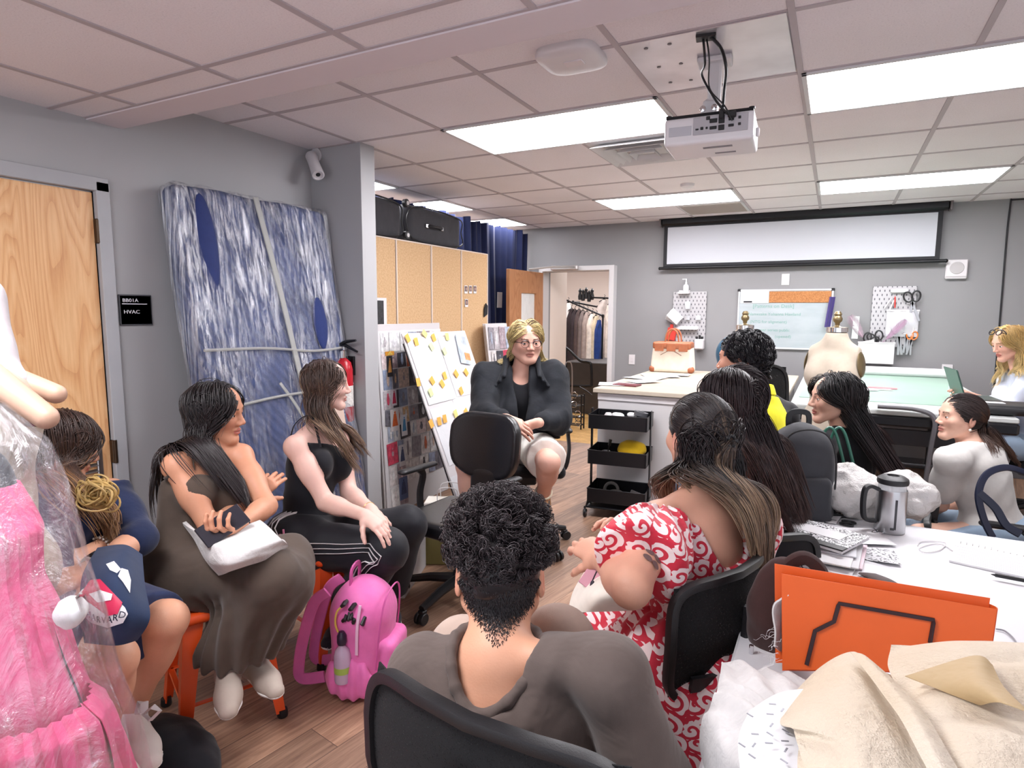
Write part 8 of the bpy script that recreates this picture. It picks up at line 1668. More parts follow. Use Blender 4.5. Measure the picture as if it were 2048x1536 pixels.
strip_cloth('pattern_paper','lower folded beige pattern paper at the bottom edge of the photo',[[(1602,1470,.925),(1680,1490,.93),(1760,1520,.93),(1860,1560,.93)],[(1595,1520,.925),(1680,1540,.94),(1770,1570,.94),(1880,1600,.94)],[(1600,1620,.92),(1690,1640,.93),(1790,1660,.93),(1900,1680,.93)]],M_TISS,.0012,(30,30),.004,30,9)
strip_cloth('pattern_paper','large folded beige pattern paper sloping up at the right of the heap',[[(1782,1292,.91),(1860,1292,.92),(1940,1294,.93),(2060,1296,.935)],[(1775,1345,.90),(1850,1350,.93),(1950,1340,.955),(2060,1345,.955)],[(1800,1390,.91),(1870,1405,.94),(1960,1420,.95),(2070,1430,.955)],[(1830,1440,.93),(1900,1470,.955),(1990,1500,.965),(2080,1510,.96)],[(1860,1530,.94),(1940,1560,.96),(2020,1590,.97),(2100,1600,.965)]],M_TISS,.0012,(60,60),.005,20,12,
            bumps=lambda G:G+np.stack([np.zeros(G.shape[:2]),np.zeros(G.shape[:2]),.012*np.abs(np.sin(G[...,0]*14-G[...,1]*22))],-1))
strip_cloth('pattern_paper','narrow rolled edge of beige pattern paper running diagonally down the heap',[[(1700,1305,.95),(1725,1310,.955),(1745,1325,.95)],[(1760,1380,.965),(1785,1375,.975),(1800,1372,.965)],[(1800,1440,.97),(1830,1435,.98),(1850,1430,.97)],[(1850,1530,.975),(1880,1525,.985),(1905,1520,.975)],[(1900,1620,.975),(1930,1610,.985),(1960,1600,.975)]],M_TISS,.0012,(40,16),.003,30,15)
strip_cloth('pattern_paper','folded triangle of darker tissue at the right edge of the heap',[[(1810,1352,.95),(1945,1312,.985),(1985,1330,.98)],[(1880,1380,.955),(1950,1360,.99),(2010,1375,.99)],[(1960,1410,.96),(2000,1405,.99),(2060,1425,.99)]],mat('tissue_tan','bda47c',.65,bump=.4,bscale=18,bdist=.02),.0012,(24,24),.002,26,19)
# ================================================================== dress forms
M_LINEN=fabric('cream_linen','b3a797',.85,weave=500,wr=3);M_BRASS=mat('dark_brass','8a7a5a',.35,.7)
def dress_form(label,x,y,rz,sc=1.0,teal=False):
    t=thing('dress_form',label,'dress form',(x,y,0),0,'linen dress forms');R3=rotm(0,0,rz);L=lambda a,b_,c:V(x,y,0)+R3@V(a,b_,c)
    S=Shape();E=lambda c,r,k=.06:S.ell(L(*c),r,R3,k)
    E((0,0,1.20),(.145,.08,.09));E((0,.01,1.13),(.150,.105,.13));E((-.07,.06,1.13),(.065,.06,.07),.04);E((.07,.06,1.13),(.065,.06,.07),.04);E((0,0,1.0),(.118,.09,.12));E((0,-.005,.86),(.165,.115,.13));E((0,-.005,.76),(.172,.12,.10),.05)
    S.cone(L(0,-.01,1.26),L(0,-.01,1.40),.066,.056,.04);S.cone(L(0,0,1.325),L(.135,0,1.262),.045,.036,.04).cone(L(0,0,1.325),L(-.135,0,1.262),.045,.036,.04)
    S.plane((0,0,1),1.385,.003);S.plane((0,0,-1),-.70,.003)
    for q in(-1,1):S.plane(R3@V(q,0,.12),float((R3@V(q,0,.12)/math.sqrt(1+.0144))@L(q*.148,0,1.21)),.006)
    v,f=sdfmesh(S,.009);npart('torso',v,f,M_LINEN,t)
    for q in(-1,1):b=MB();b.lathe([(0,.012),(.04,.01),(.052,.004),(.055,0)],L(q*.147,0,1.205),R3@V(q,0,.12),24,sy=1.35);part('arm_plate',b,M_BRASS,t)
    b=MB();b.lathe([(.05,0),(.058,.002),(.058,.028),(.02,.032),(.012,.04),(.014,.055),(.024,.065),(.026,.08),(.018,.095),(.022,.105),(.014,.12),(0,.123)],L(0,-.01,1.385),(0,0,1),24);part('neck_knob',b,M_BRASS,t)
    b=MB();b.lathe([(.0585,0),(.0585,.026)],L(0,-.01,1.386),(0,0,1),24,caps=False);part('neck_band',b,M_CHROME,t)
    b=MB();
    for k in range(14):
        a0,a1=k*2*math.pi/14,(k+1)*2*math.pi/14
        for z,r in((.68,.15),(.62,.14),(.55,.11)):b.tube([L(r*1.1*math.cos(a),r*.8*math.sin(a),z)for a in(a0,a1)],.003,5)
        b.tube([L(.165*math.cos(a0),.12*math.sin(a0),.70),L(.12*math.cos(a0),.085*math.sin(a0),.53)],.003,5)
    part('wire_cage',b,M_BLACKM,t)
    b=MB();b.cyl(L(0,0,.06),L(0,0,.74),.016);part('pole',b,M_BLACKM,t)
    b=MB();b.lathe([(.0,0),(.05,0),(.06,.03),(.03,.06),(0,.07)],L(0,0,.03),(0,0,1),20)
    for k in range(4):a=k*math.pi/2+.4;b.tube([L(0,0,.06),L(.22*math.cos(a),.22*math.sin(a),.03)],.014,6);b.ball(L(.22*math.cos(a),.22*math.sin(a),.02),.02,10)
    part('stand',b,M_BLACKM,t)
    if teal:
        S=Shape();S.ell(L(-.05,0,1.22),(.13,.10,.13),R3,.03);S.ell(L(-.10,.0,1.08),(.07,.11,.12),R3,.03);S.disp=lambda P:.004*wnoise(P,14,3);v,f=sdfmesh(S,.010);npart('teal_cover',v,f,fabric('teal_cloth','24506a',.7),t)
    return t
q=at(1670,700,3.62);dress_form('cream linen dress form with brass armhole plate in the middle of the room',q[0],q[1],math.atan2(-lw(-.75,-.65)[0],lw(-.75,-.65)[1]))
q=at(1487,710,4.15);dress_form('second dress form with a teal covered shoulder, behind the dark haired head',q[0],q[1],math.radians(5),teal=True)
# ================================================================== bags between the people
def backpack(label,c,size,rz,m,m2,tilt=0.0,cat='backpack',name='backpack',h=.008):
    t=thing(name,label,cat,(c[0],c[1],c[2]-size[2]/2),0);Mx=rotm(tilt,0,0);Mx=rotm(0,0,rz)@Mx;L=lambda a,b_,z:np.array(c)+Mx@V(a*size[0],b_*size[1],z*size[2])
    S=Shape();S.box(L(0,0,-.04),np.array(size)*V(.5,.42,.46),Mx,min(size)*.38,0);S.ell(L(0,0,.2),np.array(size)*V(.47,.42,.33),Mx,.04);S.disp=lambda P:.006*wnoise(P,13,5)-.003*np.abs(wnoise(P,28,6));v,f=sdfmesh(S,h);npart('body',v,f,m,t)
    S=Shape();S.box(L(0,-.42,-.22),np.array(size)*V(.38,.16,.25),Mx,.03,0);S.disp=lambda P:.005*wnoise(P,16,8);v,f=sdfmesh(S,h);npart('front_pocket',v,f,m,t)
    b=MB();b.tube(cat_curve([L(-.44,-.36,-.2),L(-.44,-.40,.2),L(-.3,-.42,.42),L(0,-.43,.48),L(.3,-.42,.42),L(.44,-.40,.2),L(.44,-.36,-.2)],6),.0035,6);part('zip',b,m2,t)
    b=MB();b.tube(cat_curve([L(-.16,.15,.46),L(-.14,.15,.62),L(.14,.15,.62),L(.16,.15,.46)],6),.008,8,flat=(.022,.008),up=Mx@V(0,1,0));part('top_handle',b,m2,t)
    return t,L,Mx
tb,L,Mx=backpack('dark charcoal backpack hanging on a chair behind the long brown hair',at(1600,952,2.33),(.23,.16,.38),math.radians(25),fabric('charcoal_nylon','3a3b40',.6,wr=5),M_BLACK,-.08)
# pink backpack on the floor
pk=V(-1.60,1.80,.225);M_PINK=fabric('pink_nylon','e070b0',.5,wr=7,wrs=.7);M_PINKD=mat('pink_trim','c35596',.5)
MPK=rotm(0,0,math.radians(-28));tb,L,Mx=backpack('bright pink backpack standing on the floor by the orange stool',pk,(.25,.27,.43),math.atan2(-lw(-.95,.15)[0],lw(-.95,.15)[1]),M_PINK,M_PINKD,.05)
S=Shape();S.ell(L(-.50,.02,-.30),(.035,.10,.085),Mx,.02);S.disp=lambda P:.005*np.sin(P[:,0]*120+P[:,1]*80);v,f=sdfmesh(S,.006);npart('side_pocket',v,f,M_PINK,tb)
for s in(-.28,.25):b=MB();b.tube(cat_curve([L(s,.46,.42),L(s,.66,.30),L(s,.80,.0),L(s,.88,-.3),L(s,.84,-.45),L(s,.48,-.40)],8),.01,8,flat=(.045,.01),up=Mx@V(1,0,.2));part('shoulder_strap',b,M_PINK,tb)
b=MB();R=random.Random(5)
for k in range(8):p=L(-.49,R.uniform(-.22,.12),R.uniform(.26,.42));b.box(p,(.012,.035,.022),rotm(R.random(),R.random(),R.random()),.004)
part('keyring_charms',b,M_BLACK,tb)
b=MB();b.tube(cat_curve([L(-.5,.1,.40),L(-.54,.2,.33),L(-.54,.22,.22),L(-.53,.18,.14)],6),.004,6);part('yellow_cord',b,mat('yellow_cord','e3c15c',.6),tb)
b=MB();wb=L(-.56,.08,-.30);b.lathe([(0,0),(.03,0),(.032,.01),(.032,.10),(.026,.125),(.013,.14),(.012,.15),(0,.15)],wb,(0,0,1),20);o=solo('water_bottle',b,clearmat('bottle_plastic',(.62,.5,.66),.75,.08),'small clear water bottle with a dark cap in the pink backpack side pocket','water bottle')
b=MB();b.lathe([(0,0),(.016,0),(.019,.01),(.018,.035),(.01,.05),(0,.052)],(0,0,.148),(0,0,1),16);cp=part('cap',b,mat('bottle_cap','2b2038',.3),o,local=True);b=MB();b.lathe([(.0325,0),(.0325,.025)],(0,0,.04),(0,0,1),20,caps=False);part('label',b,mat('bottle_label','9db553',.5),o,local=True)
b=MB();b.tube(cat_curve([L(-.49,-.12,.40),L(-.535,-.10,.2),L(-.535,-.10,-.05)],6),.004,6,flat=(.012,.004),up=Mx@V(1,0,0));part('side_zip',b,mat('pale_zip','e6b9d6',.5),tb)
# clear bin and shopping bag behind person in track pants
bx=V(-2.13,2.62,0);t=thing('storage_bin','translucent plastic storage bin with lilac items behind the track pants','storage bin',bx)
b=MB();w,d,h_=.30,.42,.30;MR=rotm(0,0,.35)
for(cx,cy,sx,sy,sz,z)in((0,-d/2,w,.004,h_,h_/2),(0,d/2,w,.004,h_,h_/2),(-w/2,0,.004,d,h_,h_/2),(w/2,0,.004,d,h_,h_/2),(0,0,w,d,.004,.003)):b.box(bx+MR@V(cx,cy,z),(sx,sy,sz),MR,.001)
part('body',b,clearmat('frosted_tub',(.8,.79,.8),.62,.3),t)
b=MB()
for(cx,cy,sx,sy)in((0,-d/2,w+.03,.02),(0,d/2,w+.03,.02),(-w/2,0,.02,d),(w/2,0,.02,d)):b.box(bx+MR@V(cx,cy,h_),(sx,sy,.016),MR,.004)
part('rim',b,M_WPL,t)
crumple('lilac_cloth','lilac cloth inside the translucent storage bin',bx+V(0,0,.22),(.11,.15,.09),fabric('lilac_cloth','b9a3d0',.8),4,.02,12,'cloth')
sx_,sy_=-1.98,3.0;t=thing('shopping_bag','paper shopping bag printed with grass and the red word direct','shopping bag',(sx_,sy_,0),math.radians(25))
b=MB();b.box((0,0,.19),(.28,.14,.38),b=.006);mm=NT('grass_print');co=mm.coord((1,1,1));s_=mm.new('ShaderNodeSeparateXYZ');mm.l(co,s_.inputs[0]);n_=mm.noise(mm.coord((60,60,5)),1.5,4);hgt=mm.math('ADD',mm.math('MULTIPLY',n_,.35),.08);g_=mm.math('LESS_THAN',s_.outputs[2],hgt)
mm.base(mm.mix(g_,srgb('e8e4da'),mm.ramp(n_,[(.35,srgb('4d4a26')),(.6,srgb('a59a5a'))])if False else srgb('8c8450')));mm.set(Roughness=.7);part('body',b,mm.m,t,local=True)
RZ=rotm(0,0,math.radians(25));text_mesh('-hdirect',.075,np.stack([RZ@V(1,0,0),RZ@V(0,0,1),RZ@V(0,-1,0)],1),V(sx_,sy_,0)+RZ@V(-.135,-.0725,.315),mat('red_print','a8433a',.6),t,'printed_word')
for q in(-1,1):b=MB();b.tube(cat_curve([(-.06,q*.06,.38),(-.05,q*.06,.46),(.05,q*.06,.46),(.06,q*.06,.38)],6),.003,6);part('handle',b,M_PAPER,t,local=True)
# black tote at the bottom left
crumple('black_tote','slumped black cloth tote on the floor at the bottom left',V(-1.80,1.10,.08),(.19,.13,.12),fabric('black_canvas','17191f',.85,wr=9),7,.022,9,'tote bag',h=.009,flat=.004)
b=MB();b.tube(cat_curve([(-1.90,1.04,.17),(-1.84,.98,.20),(-1.76,.99,.19),(-1.71,1.02,.12)],8),.01,8,flat=(.03,.006));solo('tote_strap',b,MATS['black_canvas'],'loop of black strap lying over the slumped black tote','strap')
# tote on P2's lap
net=[[(358,1040,.74),(392,1062,.76),(450,1068,.775),(520,1040,.78)],[(385,1075,.725),(430,1095,.765),(490,1095,.775),(560,1075,.77)],[(410,1120,.69),(450,1130,.735),(520,1110,.745),(576,1090,.72)],[(437,1150,.655),(470,1140,.70),(530,1120,.71),(570,1100,.70)]]
strip_cloth('white_tote','white cloth tote lying on the lap of the olive dress',net,M_MUSLIN,.012,(30,30),.004,26,3,'tote bag')
net=[[(1255,1105,.80),(1285,1140,.80),(1290,1180,.78)],[(1190,1120,.80),(1230,1160,.82),(1285,1200,.79)],[(1150,1175,.75),(1200,1190,.80),(1270,1210,.77)],[(1135,1225,.70),(1180,1225,.74),(1260,1222,.74)]]
strip_cloth('cream_pouch','cream cloth pouch resting on the lap of the red dress',net,fabric('cream_cloth','e9e3d8',.9),.02,(24,24),.004,22,3,'pouch')
q=at(1187,1150,1.62);b=MB();b.box(q,(.045,.075,.008),frame_z(nrm(lw(-.2,-.9,.3)),lw(.5,0,.8)),.003);solo('pink_phone',b,mat('pink_phone','d9a0b0',.3),'pink phone case held over the cream pouch','phone')
b=MB();q=at(1185,1175,1.60);b.ball(q,(.008,.006,.02),12);b.tube([q+V(0,0,.02),q+V(.01,0,.045)],.002,5);solo('key_charm',b,mat('dark_charm','3b3540',.3,.4),'small dark charm dangling on the cream pouch','charm')
# navy tote with crest on P1's lap
net=[[(195,1095,.86),(250,1090,.87),(285,1110,.84)],[(165,1150,.83),(230,1150,.85),(290,1170,.80)],[(160,1210,.78),(230,1220,.79),(300,1235,.75)],[(168,1285,.70),(230,1290,.70),(275,1280,.69)]]
tt=strip_cloth('navy_tote','navy tote with a crimson crest and white lettering on a lap at the left',net,fabric('navy_canvas','22304c',.85),.02,(30,30),.003,18,3,'tote bag')
def on_lap(px,py,z):return onz(px,py,z)
crest=[(158,1192),(180,1160),(200,1158),(245,1205),(235,1228),(215,1232),(185,1210)]
TT=bvh(tt)
def decal(pts,m,name,off=.003):
    c=np.mean(pts,0);P=[];n=len(pts);K=5
    for k in range(K):
        for i in range(n):P.append(hit(TT,*(c+(np.array(pts[i])-c)*(k+1)/K),off))
    P.append(hit(TT,*c,off));f=[[k*n+i,k*n+(i+1)%n,(k+1)*n+(i+1)%n,(k+1)*n+i]for k in range(K-1)for i in range(n)]+[[i,(i+1)%n,K*n]for i in range(n)];b=MB();b.add(P,f);return part(name,b,m,tt)
def dens(pts,n=4):return[tuple(np.array(pts[i])*(1-k/n)+np.array(pts[(i+1)%len(pts)])*k/n)for i in range(len(pts))for k in range(n)]
decal(dens([(150,1195),(165,1178),(205,1170),(250,1215),(256,1228),(246,1246),(215,1256),(182,1246),(160,1222)]),M_PAPER,'white_scroll',.003)
decal(dens([(158,1192),(180,1160),(200,1158),(245,1205),(235,1228),(215,1232),(185,1210)]),mat('crimson','c22a50',.5),'crest',.005);decal(dens([(178,1188),(200,1180),(225,1188),(222,1200),(195,1205)]),M_PAPER,'crest_books',.007)
for q in([(212,1128),(228,1122),(242,1138),(234,1146),(220,1140)],[(243,1136),(256,1140),(262,1160),(260,1186),(246,1164),(236,1152)]):decal(dens(q),M_PAPER,'white_ornament',.004)
for i,ch in enumerate('HARVARD'):
    px,py=172+i*10.5,1232+14*math.sin((i+.5)/7*math.pi);c0=hit(TT,px,py,.010);a1=hit(TT,px+9,py+1,.010);u1=hit(TT,px+1,py-9,.010);rt_=nrm(a1-c0);up_=nrm(u1-c0);up_=nrm(up_-rt_*(up_@rt_));text_mesh(ch,.022,np.stack([rt_,up_,nrm(np.cross(rt_,up_))],1),c0,mat('navy_ink','1c2338',.6),tt,'printed_letter')
# handbag with green straps beside P9
q=at(1672,985,2.62);t=thing('dark_handbag','dark handbag with twin green straps standing between chairs','handbag',q-V(0,0,.1));S=Shape();S.box(q,(.10,.05,.10),rotm(0,0,.5),.03,0);v,f=sdfmesh(S,.009);npart('body',v,f,fabric('dark_green_bag','1f2d2c',.5),t)
for s in(0,.03):b=MB();o=lw(1,0)*s*1.3;b.tube(cat_curve([q+V(-.07,0,.08)+o,q+V(-.075,0,.18)+o,q+V(-.05,0,.27)+o,q+V(-.015,0,.25)+o,q+V(.035,0,.08)+o],8),.006,8);part('strap',b,mat('green_strap','2f6b5b',.35),t)
# ================================================================== left foreground: mannequin with garment bag
mc=at(-40,1000,1.50);t=thing('jointed_mannequin','cream mannequin with folded wooden arms at the left edge','mannequin',(mc[0],mc[1],0))
S=Shape();S.ell(mc+V(0,0,.20),(.15,.10,.16),rotm(0,0,.6),.05).ell(mc+V(0,0,.0),(.12,.09,.16),rotm(0,0,.6),.06).ell(mc+V(0,0,-.18),(.16,.12,.14),rotm(0,0,.6),.05).cone(mc+V(0,0,.25),mc+V(0,0,.42),.06,.05,.04);v,f=sdfmesh(S,.012);npart('torso',v,f,M_LINEN,t)
M_LIMB=mat('pale_limb','c6a28c',.45,var=.04)
a0,a1=at(-30,745,1.42),at(92,835,1.42);b0,b1=at(-30,735,1.50),at(112,788,1.52)
for(p,q_,r0,r1)in((a0,a1,.034,.027),(b0,b1,.03,.024)):
    S=Shape();S.cone(p,q_,r0,r1,0);v,f=sdfmesh(S,.006);npart('forearm',v,f,M_LIMB,t)
b=MB();b.cyl(mc-V(0,0,.3),V(mc[0],mc[1],.03),.02);b.lathe([(0,0),(.17,0),(.17,.015),(.03,.03),(0,.03)],(mc[0],mc[1],0),(0,0,1),28);part('stand',b,M_STEEL,t)
b=MB();q=at(62,838,1.43);b.lathe([(0,.006),(.018,.004),(.022,-.004),(.016,-.012),(0,-.014)],q,nrm(lw(.4,-1,-.2)),20);part('elbow_joint',b,M_CHROME,t)
# white top over the shoulders
net_w=[(-60,560),(10,575),(22,655),(-5,660),(25,680),(70,745),(75,780),(-60,760)]
S=Shape();S.cone(at(-60,600,1.5),at(-45,690,1.48),.075,.07,.04).cone(at(-35,700,1.48),at(25,762,1.49),.05,.035,.04);S.disp=lambda P:.006*wnoise(P,14,3);v,f=sdfmesh(S,.009);c0=v.mean(0);c0[2]=v[:,2].min();o=link_mesh('white_blouse',v-c0,f,fabric('sheer_white','d3ced2',.7,wr=12,wrs=.8),angle=None);o.location=c0;tag(o,'white sheer blouse on the mannequin at the left edge','blouse')
# pink dress in a clear bag: stacked rings that widen to the floor
def cone_garment(prof,cx,cy,folds,amp,m,name,label,cat,h=64,seed=0,extra=None,rot=.5):
    """prof: (z, rx, ry, dx) rows from top to bottom"""
    R_=rotm(0,0,rot);P=np.zeros((60,h+1,3));zs=[p[0]for p in prof]
    for i in range(60):
        u=i/59*(len(prof)-1);k=min(int(u),len(prof)-2);w=u-k;z,rx,ry,dx=[prof[k][j]*(1-w)+prof[k+1][j]*w for j in range(4)]
        for j_ in range(h+1):
            a=j_/h*2*math.pi;fo=1+amp*(i/59)*math.sin(folds*a+3*math.sin(z*5+seed))+amp*.6*math.sin(folds*2.3*a+z*9+seed)+amp*.5*math.sin(z*23+2*a);P[i,j_]=V(cx+dx,cy,z)+R_@V(rx*fo*math.cos(a),ry*fo*math.sin(a),0)
    b=MB();b.sheet(P,.002);return solo(name,b,m,label,cat)
bc=at(55,1250,1.32)
M_PINKC=fabric('pink_taffeta','db5d8c',.55,wr=8,wrs=.9,var=.12)
cone_garment([(1.12,.05,.05,-.08),(1.02,.085,.07,-.06),(.92,.07,.065,-.05),(.78,.095,.09,-.03),(.55,.145,.13,-.01),(.30,.19,.16,.0),(.06,.23,.19,.0)],bc[0]-.03,bc[1],9,.07,M_PINKC,'pink_dress','pink gathered dress inside the clear garment bag','dress',seed=1)
cone_garment([(.66,.125,.115,.0),(.62,.155,.14,.0),(.45,.185,.16,.01),(.25,.225,.19,.01)],bc[0]+.0,bc[1]-.02,14,.08,M_PINKC,'pink_peplum','gathered pink peplum layer over the pink dress','dress',seed=4)
M_CLR=NT('garment_bag_film');M_CLR.set(Base_Color=(.93,.92,.95,1),Roughness=.15,Metallic=.7);_n=M_CLR.noise(M_CLR.coord((1,1,.6)),9,6,.65,1.0);M_CLR.l(M_CLR.ramp(_n,[(.40,(.05,)*3),(.58,(.16,)*3),(.72,(.6,)*3)]),M_CLR.b.inputs['Alpha']);M_CLR.bump(_n,.9,.04);M_CLR.b.inputs['Specular IOR Level'].default_value=.8;M_CLR.b.inputs['Coat Weight'].default_value=.5;M_CLR=M_CLR.m
cone_garment([(1.30,.04,.04,-.09),(1.22,.11,.08,-.06),(1.0,.145,.11,-.03),(.8,.165,.13,-.01),(.6,.19,.16,.01),(.4,.215,.19,.02),(.22,.24,.21,.02),(.05,.265,.23,.01)],bc[0]-.0,bc[1]-.01,7,.05,M_CLR,'garment_bag','clear plastic garment bag hanging over the pink dress at the left','garment bag',seed=2)
b=MB();q=at(20,1080,1.36);S=Shape();S.ell(q-V(.05,0,0),(.07,.05,.2),None,0);S.disp=lambda P:.008*wnoise(P,12,3);v,f=sdfmesh(S,.01);c0=v.mean(0);c0[2]=v[:,2].min();o=link_mesh('dark_sleeve',v-c0,f,fabric('dark_grey_sleeve','33363c',.8),angle=None);o.location=c0;tag(o,'dark grey garment hanging behind the clear bag at the far left','garment')
crumple('tissue_bundle','ball of white tissue inside the clear garment bag',at(142,1222,1.30),(.034,.03,.036),M_PAPER,4,.012,20,'tissue')
# ================================================================== the showroom behind the doorway
def hung(label,p,w,h,col,d=.05,rz=0.0,name='hanging_garment',grp='garments on the showroom rails'):
    t=thing(name,label,'garment',(p[0],p[1],p[2]-h),0,grp);R_=rotm(0,0,rz);b=MB();P=np.zeros((14,25,3))
    for i in range(14):
        z=p[2]-h*i/13;ww=w*(.35+.65*min(1,i/2.0))*(1+.12*i/13)
        for j_ in range(25):a=j_/24*6.283;P[i,j_]=V(p[0],p[1],z)+R_@V(ww/2*math.cos(a),d*(1+.25*math.sin(5*a+i*.6))*math.sin(a),0)
    b.sheet(P,.002);part('cloth',b,fabric('garment_'+col,col,.85,var=.2),t)
    b=MB();b.tube(cat_curve([V(p[0],p[1],p[2]-.02),V(p[0],p[1],p[2]+.04),V(p[0]+.02,p[1],p[2]+.07),V(p[0],p[1],p[2]+.09)],5),.004,5);b.tube([V(p[0],p[1],p[2]+.0)+R_@V(-w*.35,0,-.03),V(p[0],p[1],p[2]+.02),V(p[0],p[1],p[2])+R_@V(w*.35,0,-.03)],.007,5);part('hanger',b,M_BLACKM,t)
YS=9.2
def sr(px,py,y=YS):return ony(px,py,y)
for k,(px,py,h,w,col,l)in enumerate([(1128,604,.55,.16,'d8762a','orange garment first on the showroom rail by the doorway'),(1136,606,.9,.15,'e8e2dc','white garment second on the showroom rail'),(1143,618,.95,.16,'35292b','dark garment third on the showroom rail'),(1150,620,1.0,.16,'3b3033','dark brown garment fourth on the showroom rail'),(1158,620,1.02,.16,'5a4a48','striped brown garment in the middle of the rail'),(1166,622,1.1,.17,'7d706c','taupe garment right of the middle of the rail'),(1174,624,1.15,.17,'a8978f','light taupe garment on the showroom rail'),(1184,628,1.15,.18,'e9dccf','cream garment on the showroom rail'),(1192,632,1.0,.14,'d9c7a9','gold trimmed garment at the right of the low rail'),(1197,640,1.05,.14,'27407f','bright blue garment hanging lowest on the rail')]):
    q=sr(px,py);hung(l,q,w,h,col,.05,.9)
for(px,py,h,w,col,l)in[(1208,600,1.1,.34,'c9bcb4','pale sheer garment on the high wall rail'),(1221,606,1.2,.2,'e2d6cb','cream garment at the end of the high wall rail'),(1224,650,.7,.12,'a8563c','rust garment below the pale ones')]:hung(l,sr(px,py,9.8),w,h,col,.06,1.2)
for(x0,y0,x1,y1,yy,l)in[(1123,596,1206,632,YS,'black clothes rail with dark garments beyond the doorway'),(1184,595,1232,597,9.8,'short black wall rail high in the showroom'),(1146,604,1196,614,9.9,'black wall rail in the middle of the showroom')]:
    a_,b_=sr(x0,y0,yy),sr(x1,y1,yy);t=thing('clothes_rail',l,'clothes rail',((a_+b_)/2)*V(1,1,0)+V(0,0,min(a_[2],b_[2])),0,'black clothes rails in the showroom');b=MB();b.cyl(a_,b_,.014);part('bar',b,M_BLACKM,t)
    for q in(a_,b_):b=MB();b.cyl(q,(q+V(0,.3,0))if yy>9.5 else V(q[0],q[1],.02),.013);b.box(q,(.03,.05,.05),b=.005);part('bracket',b,M_BLACKM,t)
for k,(px,py)in enumerate([(1160,600),(1166,602),(1172,598),(1178,604),(1184,600)]):
    q=sr(px,py,9.85);b=MB();b.lathe([(0,0),(.03,.005),(.035,.06),(.02,.12),(.03,.16),(0,.2)],q,(0,0,1),14);solo('black_accessory',b,M_BLACK,['leftmost black ornament above the middle rail','second black ornament above the middle rail','middle black ornament above the middle rail','fourth black ornament above the middle rail','rightmost black ornament above the middle rail'][k],'ornament','black ornaments in the showroom')
# dark platform, railing, armchair
b=MB();a_=onz(1160,825,0.0);b.box((-3.15,8.95,.38),(.75,1.0,.76),b=.01);solo('dark_cabinet',b,mat('charcoal_cabinet','45403f',.6,var=.1),'charcoal cabinet below the clothes rail in the showroom','cabinet')
b=MB();q0=sr(1126,680,8.2);b.tube(cat_curve([sr(1124,690,8.2),sr(1140,702,8.2),sr(1160,721,8.2),sr(1175,724,8.2),sr(1182,730,8.2),sr(1183,768,8.2),sr(1180,772,8.2),sr(1140,772,8.2)],6),.02,8);b.cyl(sr(1132,695,8.2),sr(1132,790,8.2),.018);solo('black_handrail',b,M_BLACKM,'black tubular handrail beyond the doorway','handrail')
ac=V(sr(1212,760,9.6)[0],9.6,0);t=thing('teal_armchair','dark teal velvet armchair at the right of the doorway view','armchair',ac);S=Shape();S.box(ac+V(.05,0,.42),(.30,.28,.07),None,.06,0).box(ac+V(-.0,.22,.68),(.30,.07,.30),rotm(-.15,0,0),.06,.04);v,f=sdfmesh(S,.02);npart('upholstery',v,f,fabric('teal_velvet','234450',.7),t)
for(x,y)in((-.2,-.2),(.3,-.2),(-.2,.22),(.3,.22)):b=MB();b.cyl(ac+V(x,y,.38),ac+V(x*1.2,y*1.2,0),.018,.01);part('leg',b,M_BLACKM,t)
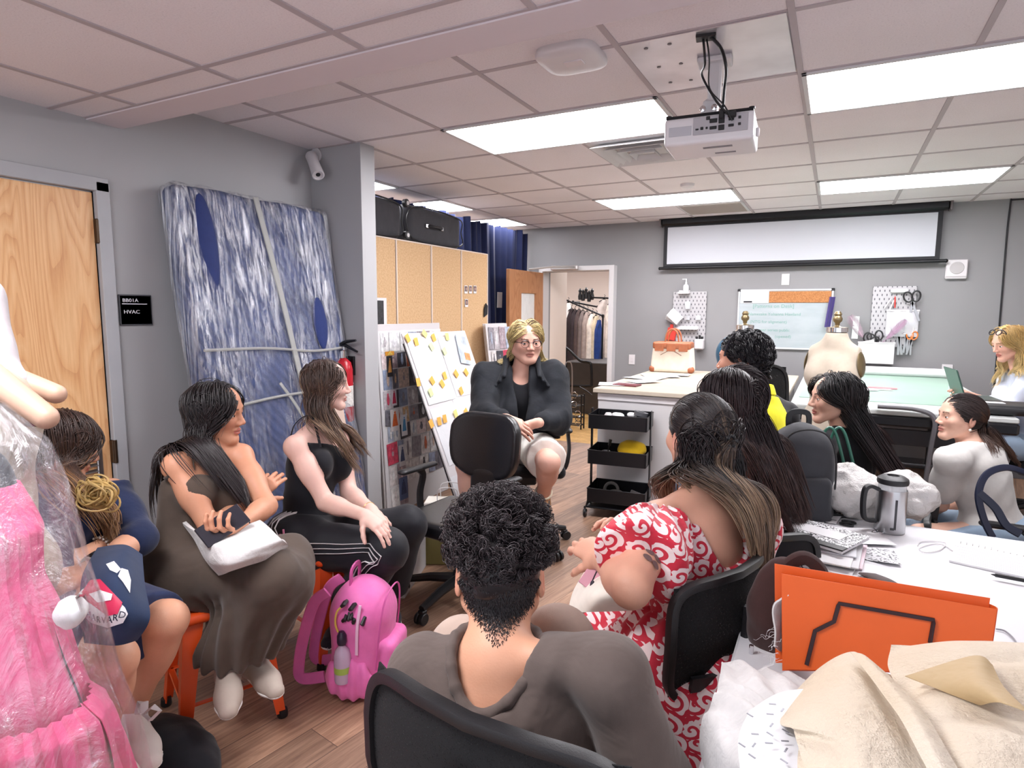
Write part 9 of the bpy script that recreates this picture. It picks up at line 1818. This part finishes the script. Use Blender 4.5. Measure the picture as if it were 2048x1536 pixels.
for k,(px,py,w,c)in enumerate([(1170,765,.12,'d9b765'),(1180,770,.1,'e6d9b8'),(1172,778,.14,'5c5a34'),(1188,775,.08,'c49545')]):
    q=onz(px,py,.05);crumple('fabric_scrap',['golden scrap in the pile under the handrail','cream scrap in the pile under the handrail','olive scrap lowest in the pile under the handrail','ochre scrap at the right of the pile under the handrail'][k],V(q[0],q[1],.06),(w,w*.7,.05),fabric('scrap_'+c,c,.9),k+2,.02,14,'fabric scrap',.014,flat=.002)
b=MB();q=onz(1215,775,.12);b.lathe([(0,.06),(.12,.05),(.2,.0),(.19,-.01),(0,-.01)],q,(0,0,1),20);solo('dark_basket',b,mat('dark_brown_basket','3a2320',.7),'low dark round object behind the counter corner','basket')
# things hanging beside the speaker
q=onz(1150,858,0);D_=depth(q);t=thing('coil_rack','black wire rack of coiled cords standing behind the blond person','rack',(q[0],q[1],0));b=MB();b.tube(cat_curve([at(1130,805,D_),at(1130,735,D_),at(1137,724,D_),at(1144,735,D_),at(1144,800,D_)],6),.008,6);part('hook',b,M_STEEL,t)
b=MB();x_,y_=q[0],q[1]
for z in(.05,.15,.3,.42):b.tube([V(x_-.12,y_,z),V(x_+.08,y_,z),V(x_+.08,y_+.1,z),V(x_-.12,y_+.1,z)],.009,5,True)
for(dx,dy)in((-.12,0),(.08,0),(-.12,.1),(.08,.1)):b.cyl((x_+dx,y_+dy,.0),(x_+dx,y_+dy,.45),.01)
part('wire_frame',b,M_BLACKM,t)
R=random.Random(2)
for k in range(7):
    b=MB();c0=V(x_+R.uniform(-.08,.05),y_-.01,.08+.06*k);b.tube([c0+frame_z(V(R.uniform(-.5,.5),-1,R.uniform(-.4,.4)))@V(.04*math.cos(a),.04*math.sin(a),0)for a in np.linspace(0,6.283,17)[:-1]],.005,5,True);part('cord_coil',b,M_BLACK if k%2 else M_CHROME,t)
b=MB();b.tube([V(x_+.06,y_-.02,.55),V(x_+.17,y_-.03,.50),V(x_+.23,y_-.03,.46)],[.009,.008,.004],6);part('hook_arm',b,M_BLACKM,t)
b=MB();b.tube(cat_curve([at(1127,765,D_),at(1125,800,D_),at(1126,850,D_)],5),.02,8,flat=(.05,.02));solo('orange_cloth',b,mat('orange_yellow_cloth','e3a94a',.8,var=.1),'orange yellow cloth hanging just right of the black jacket','cloth')
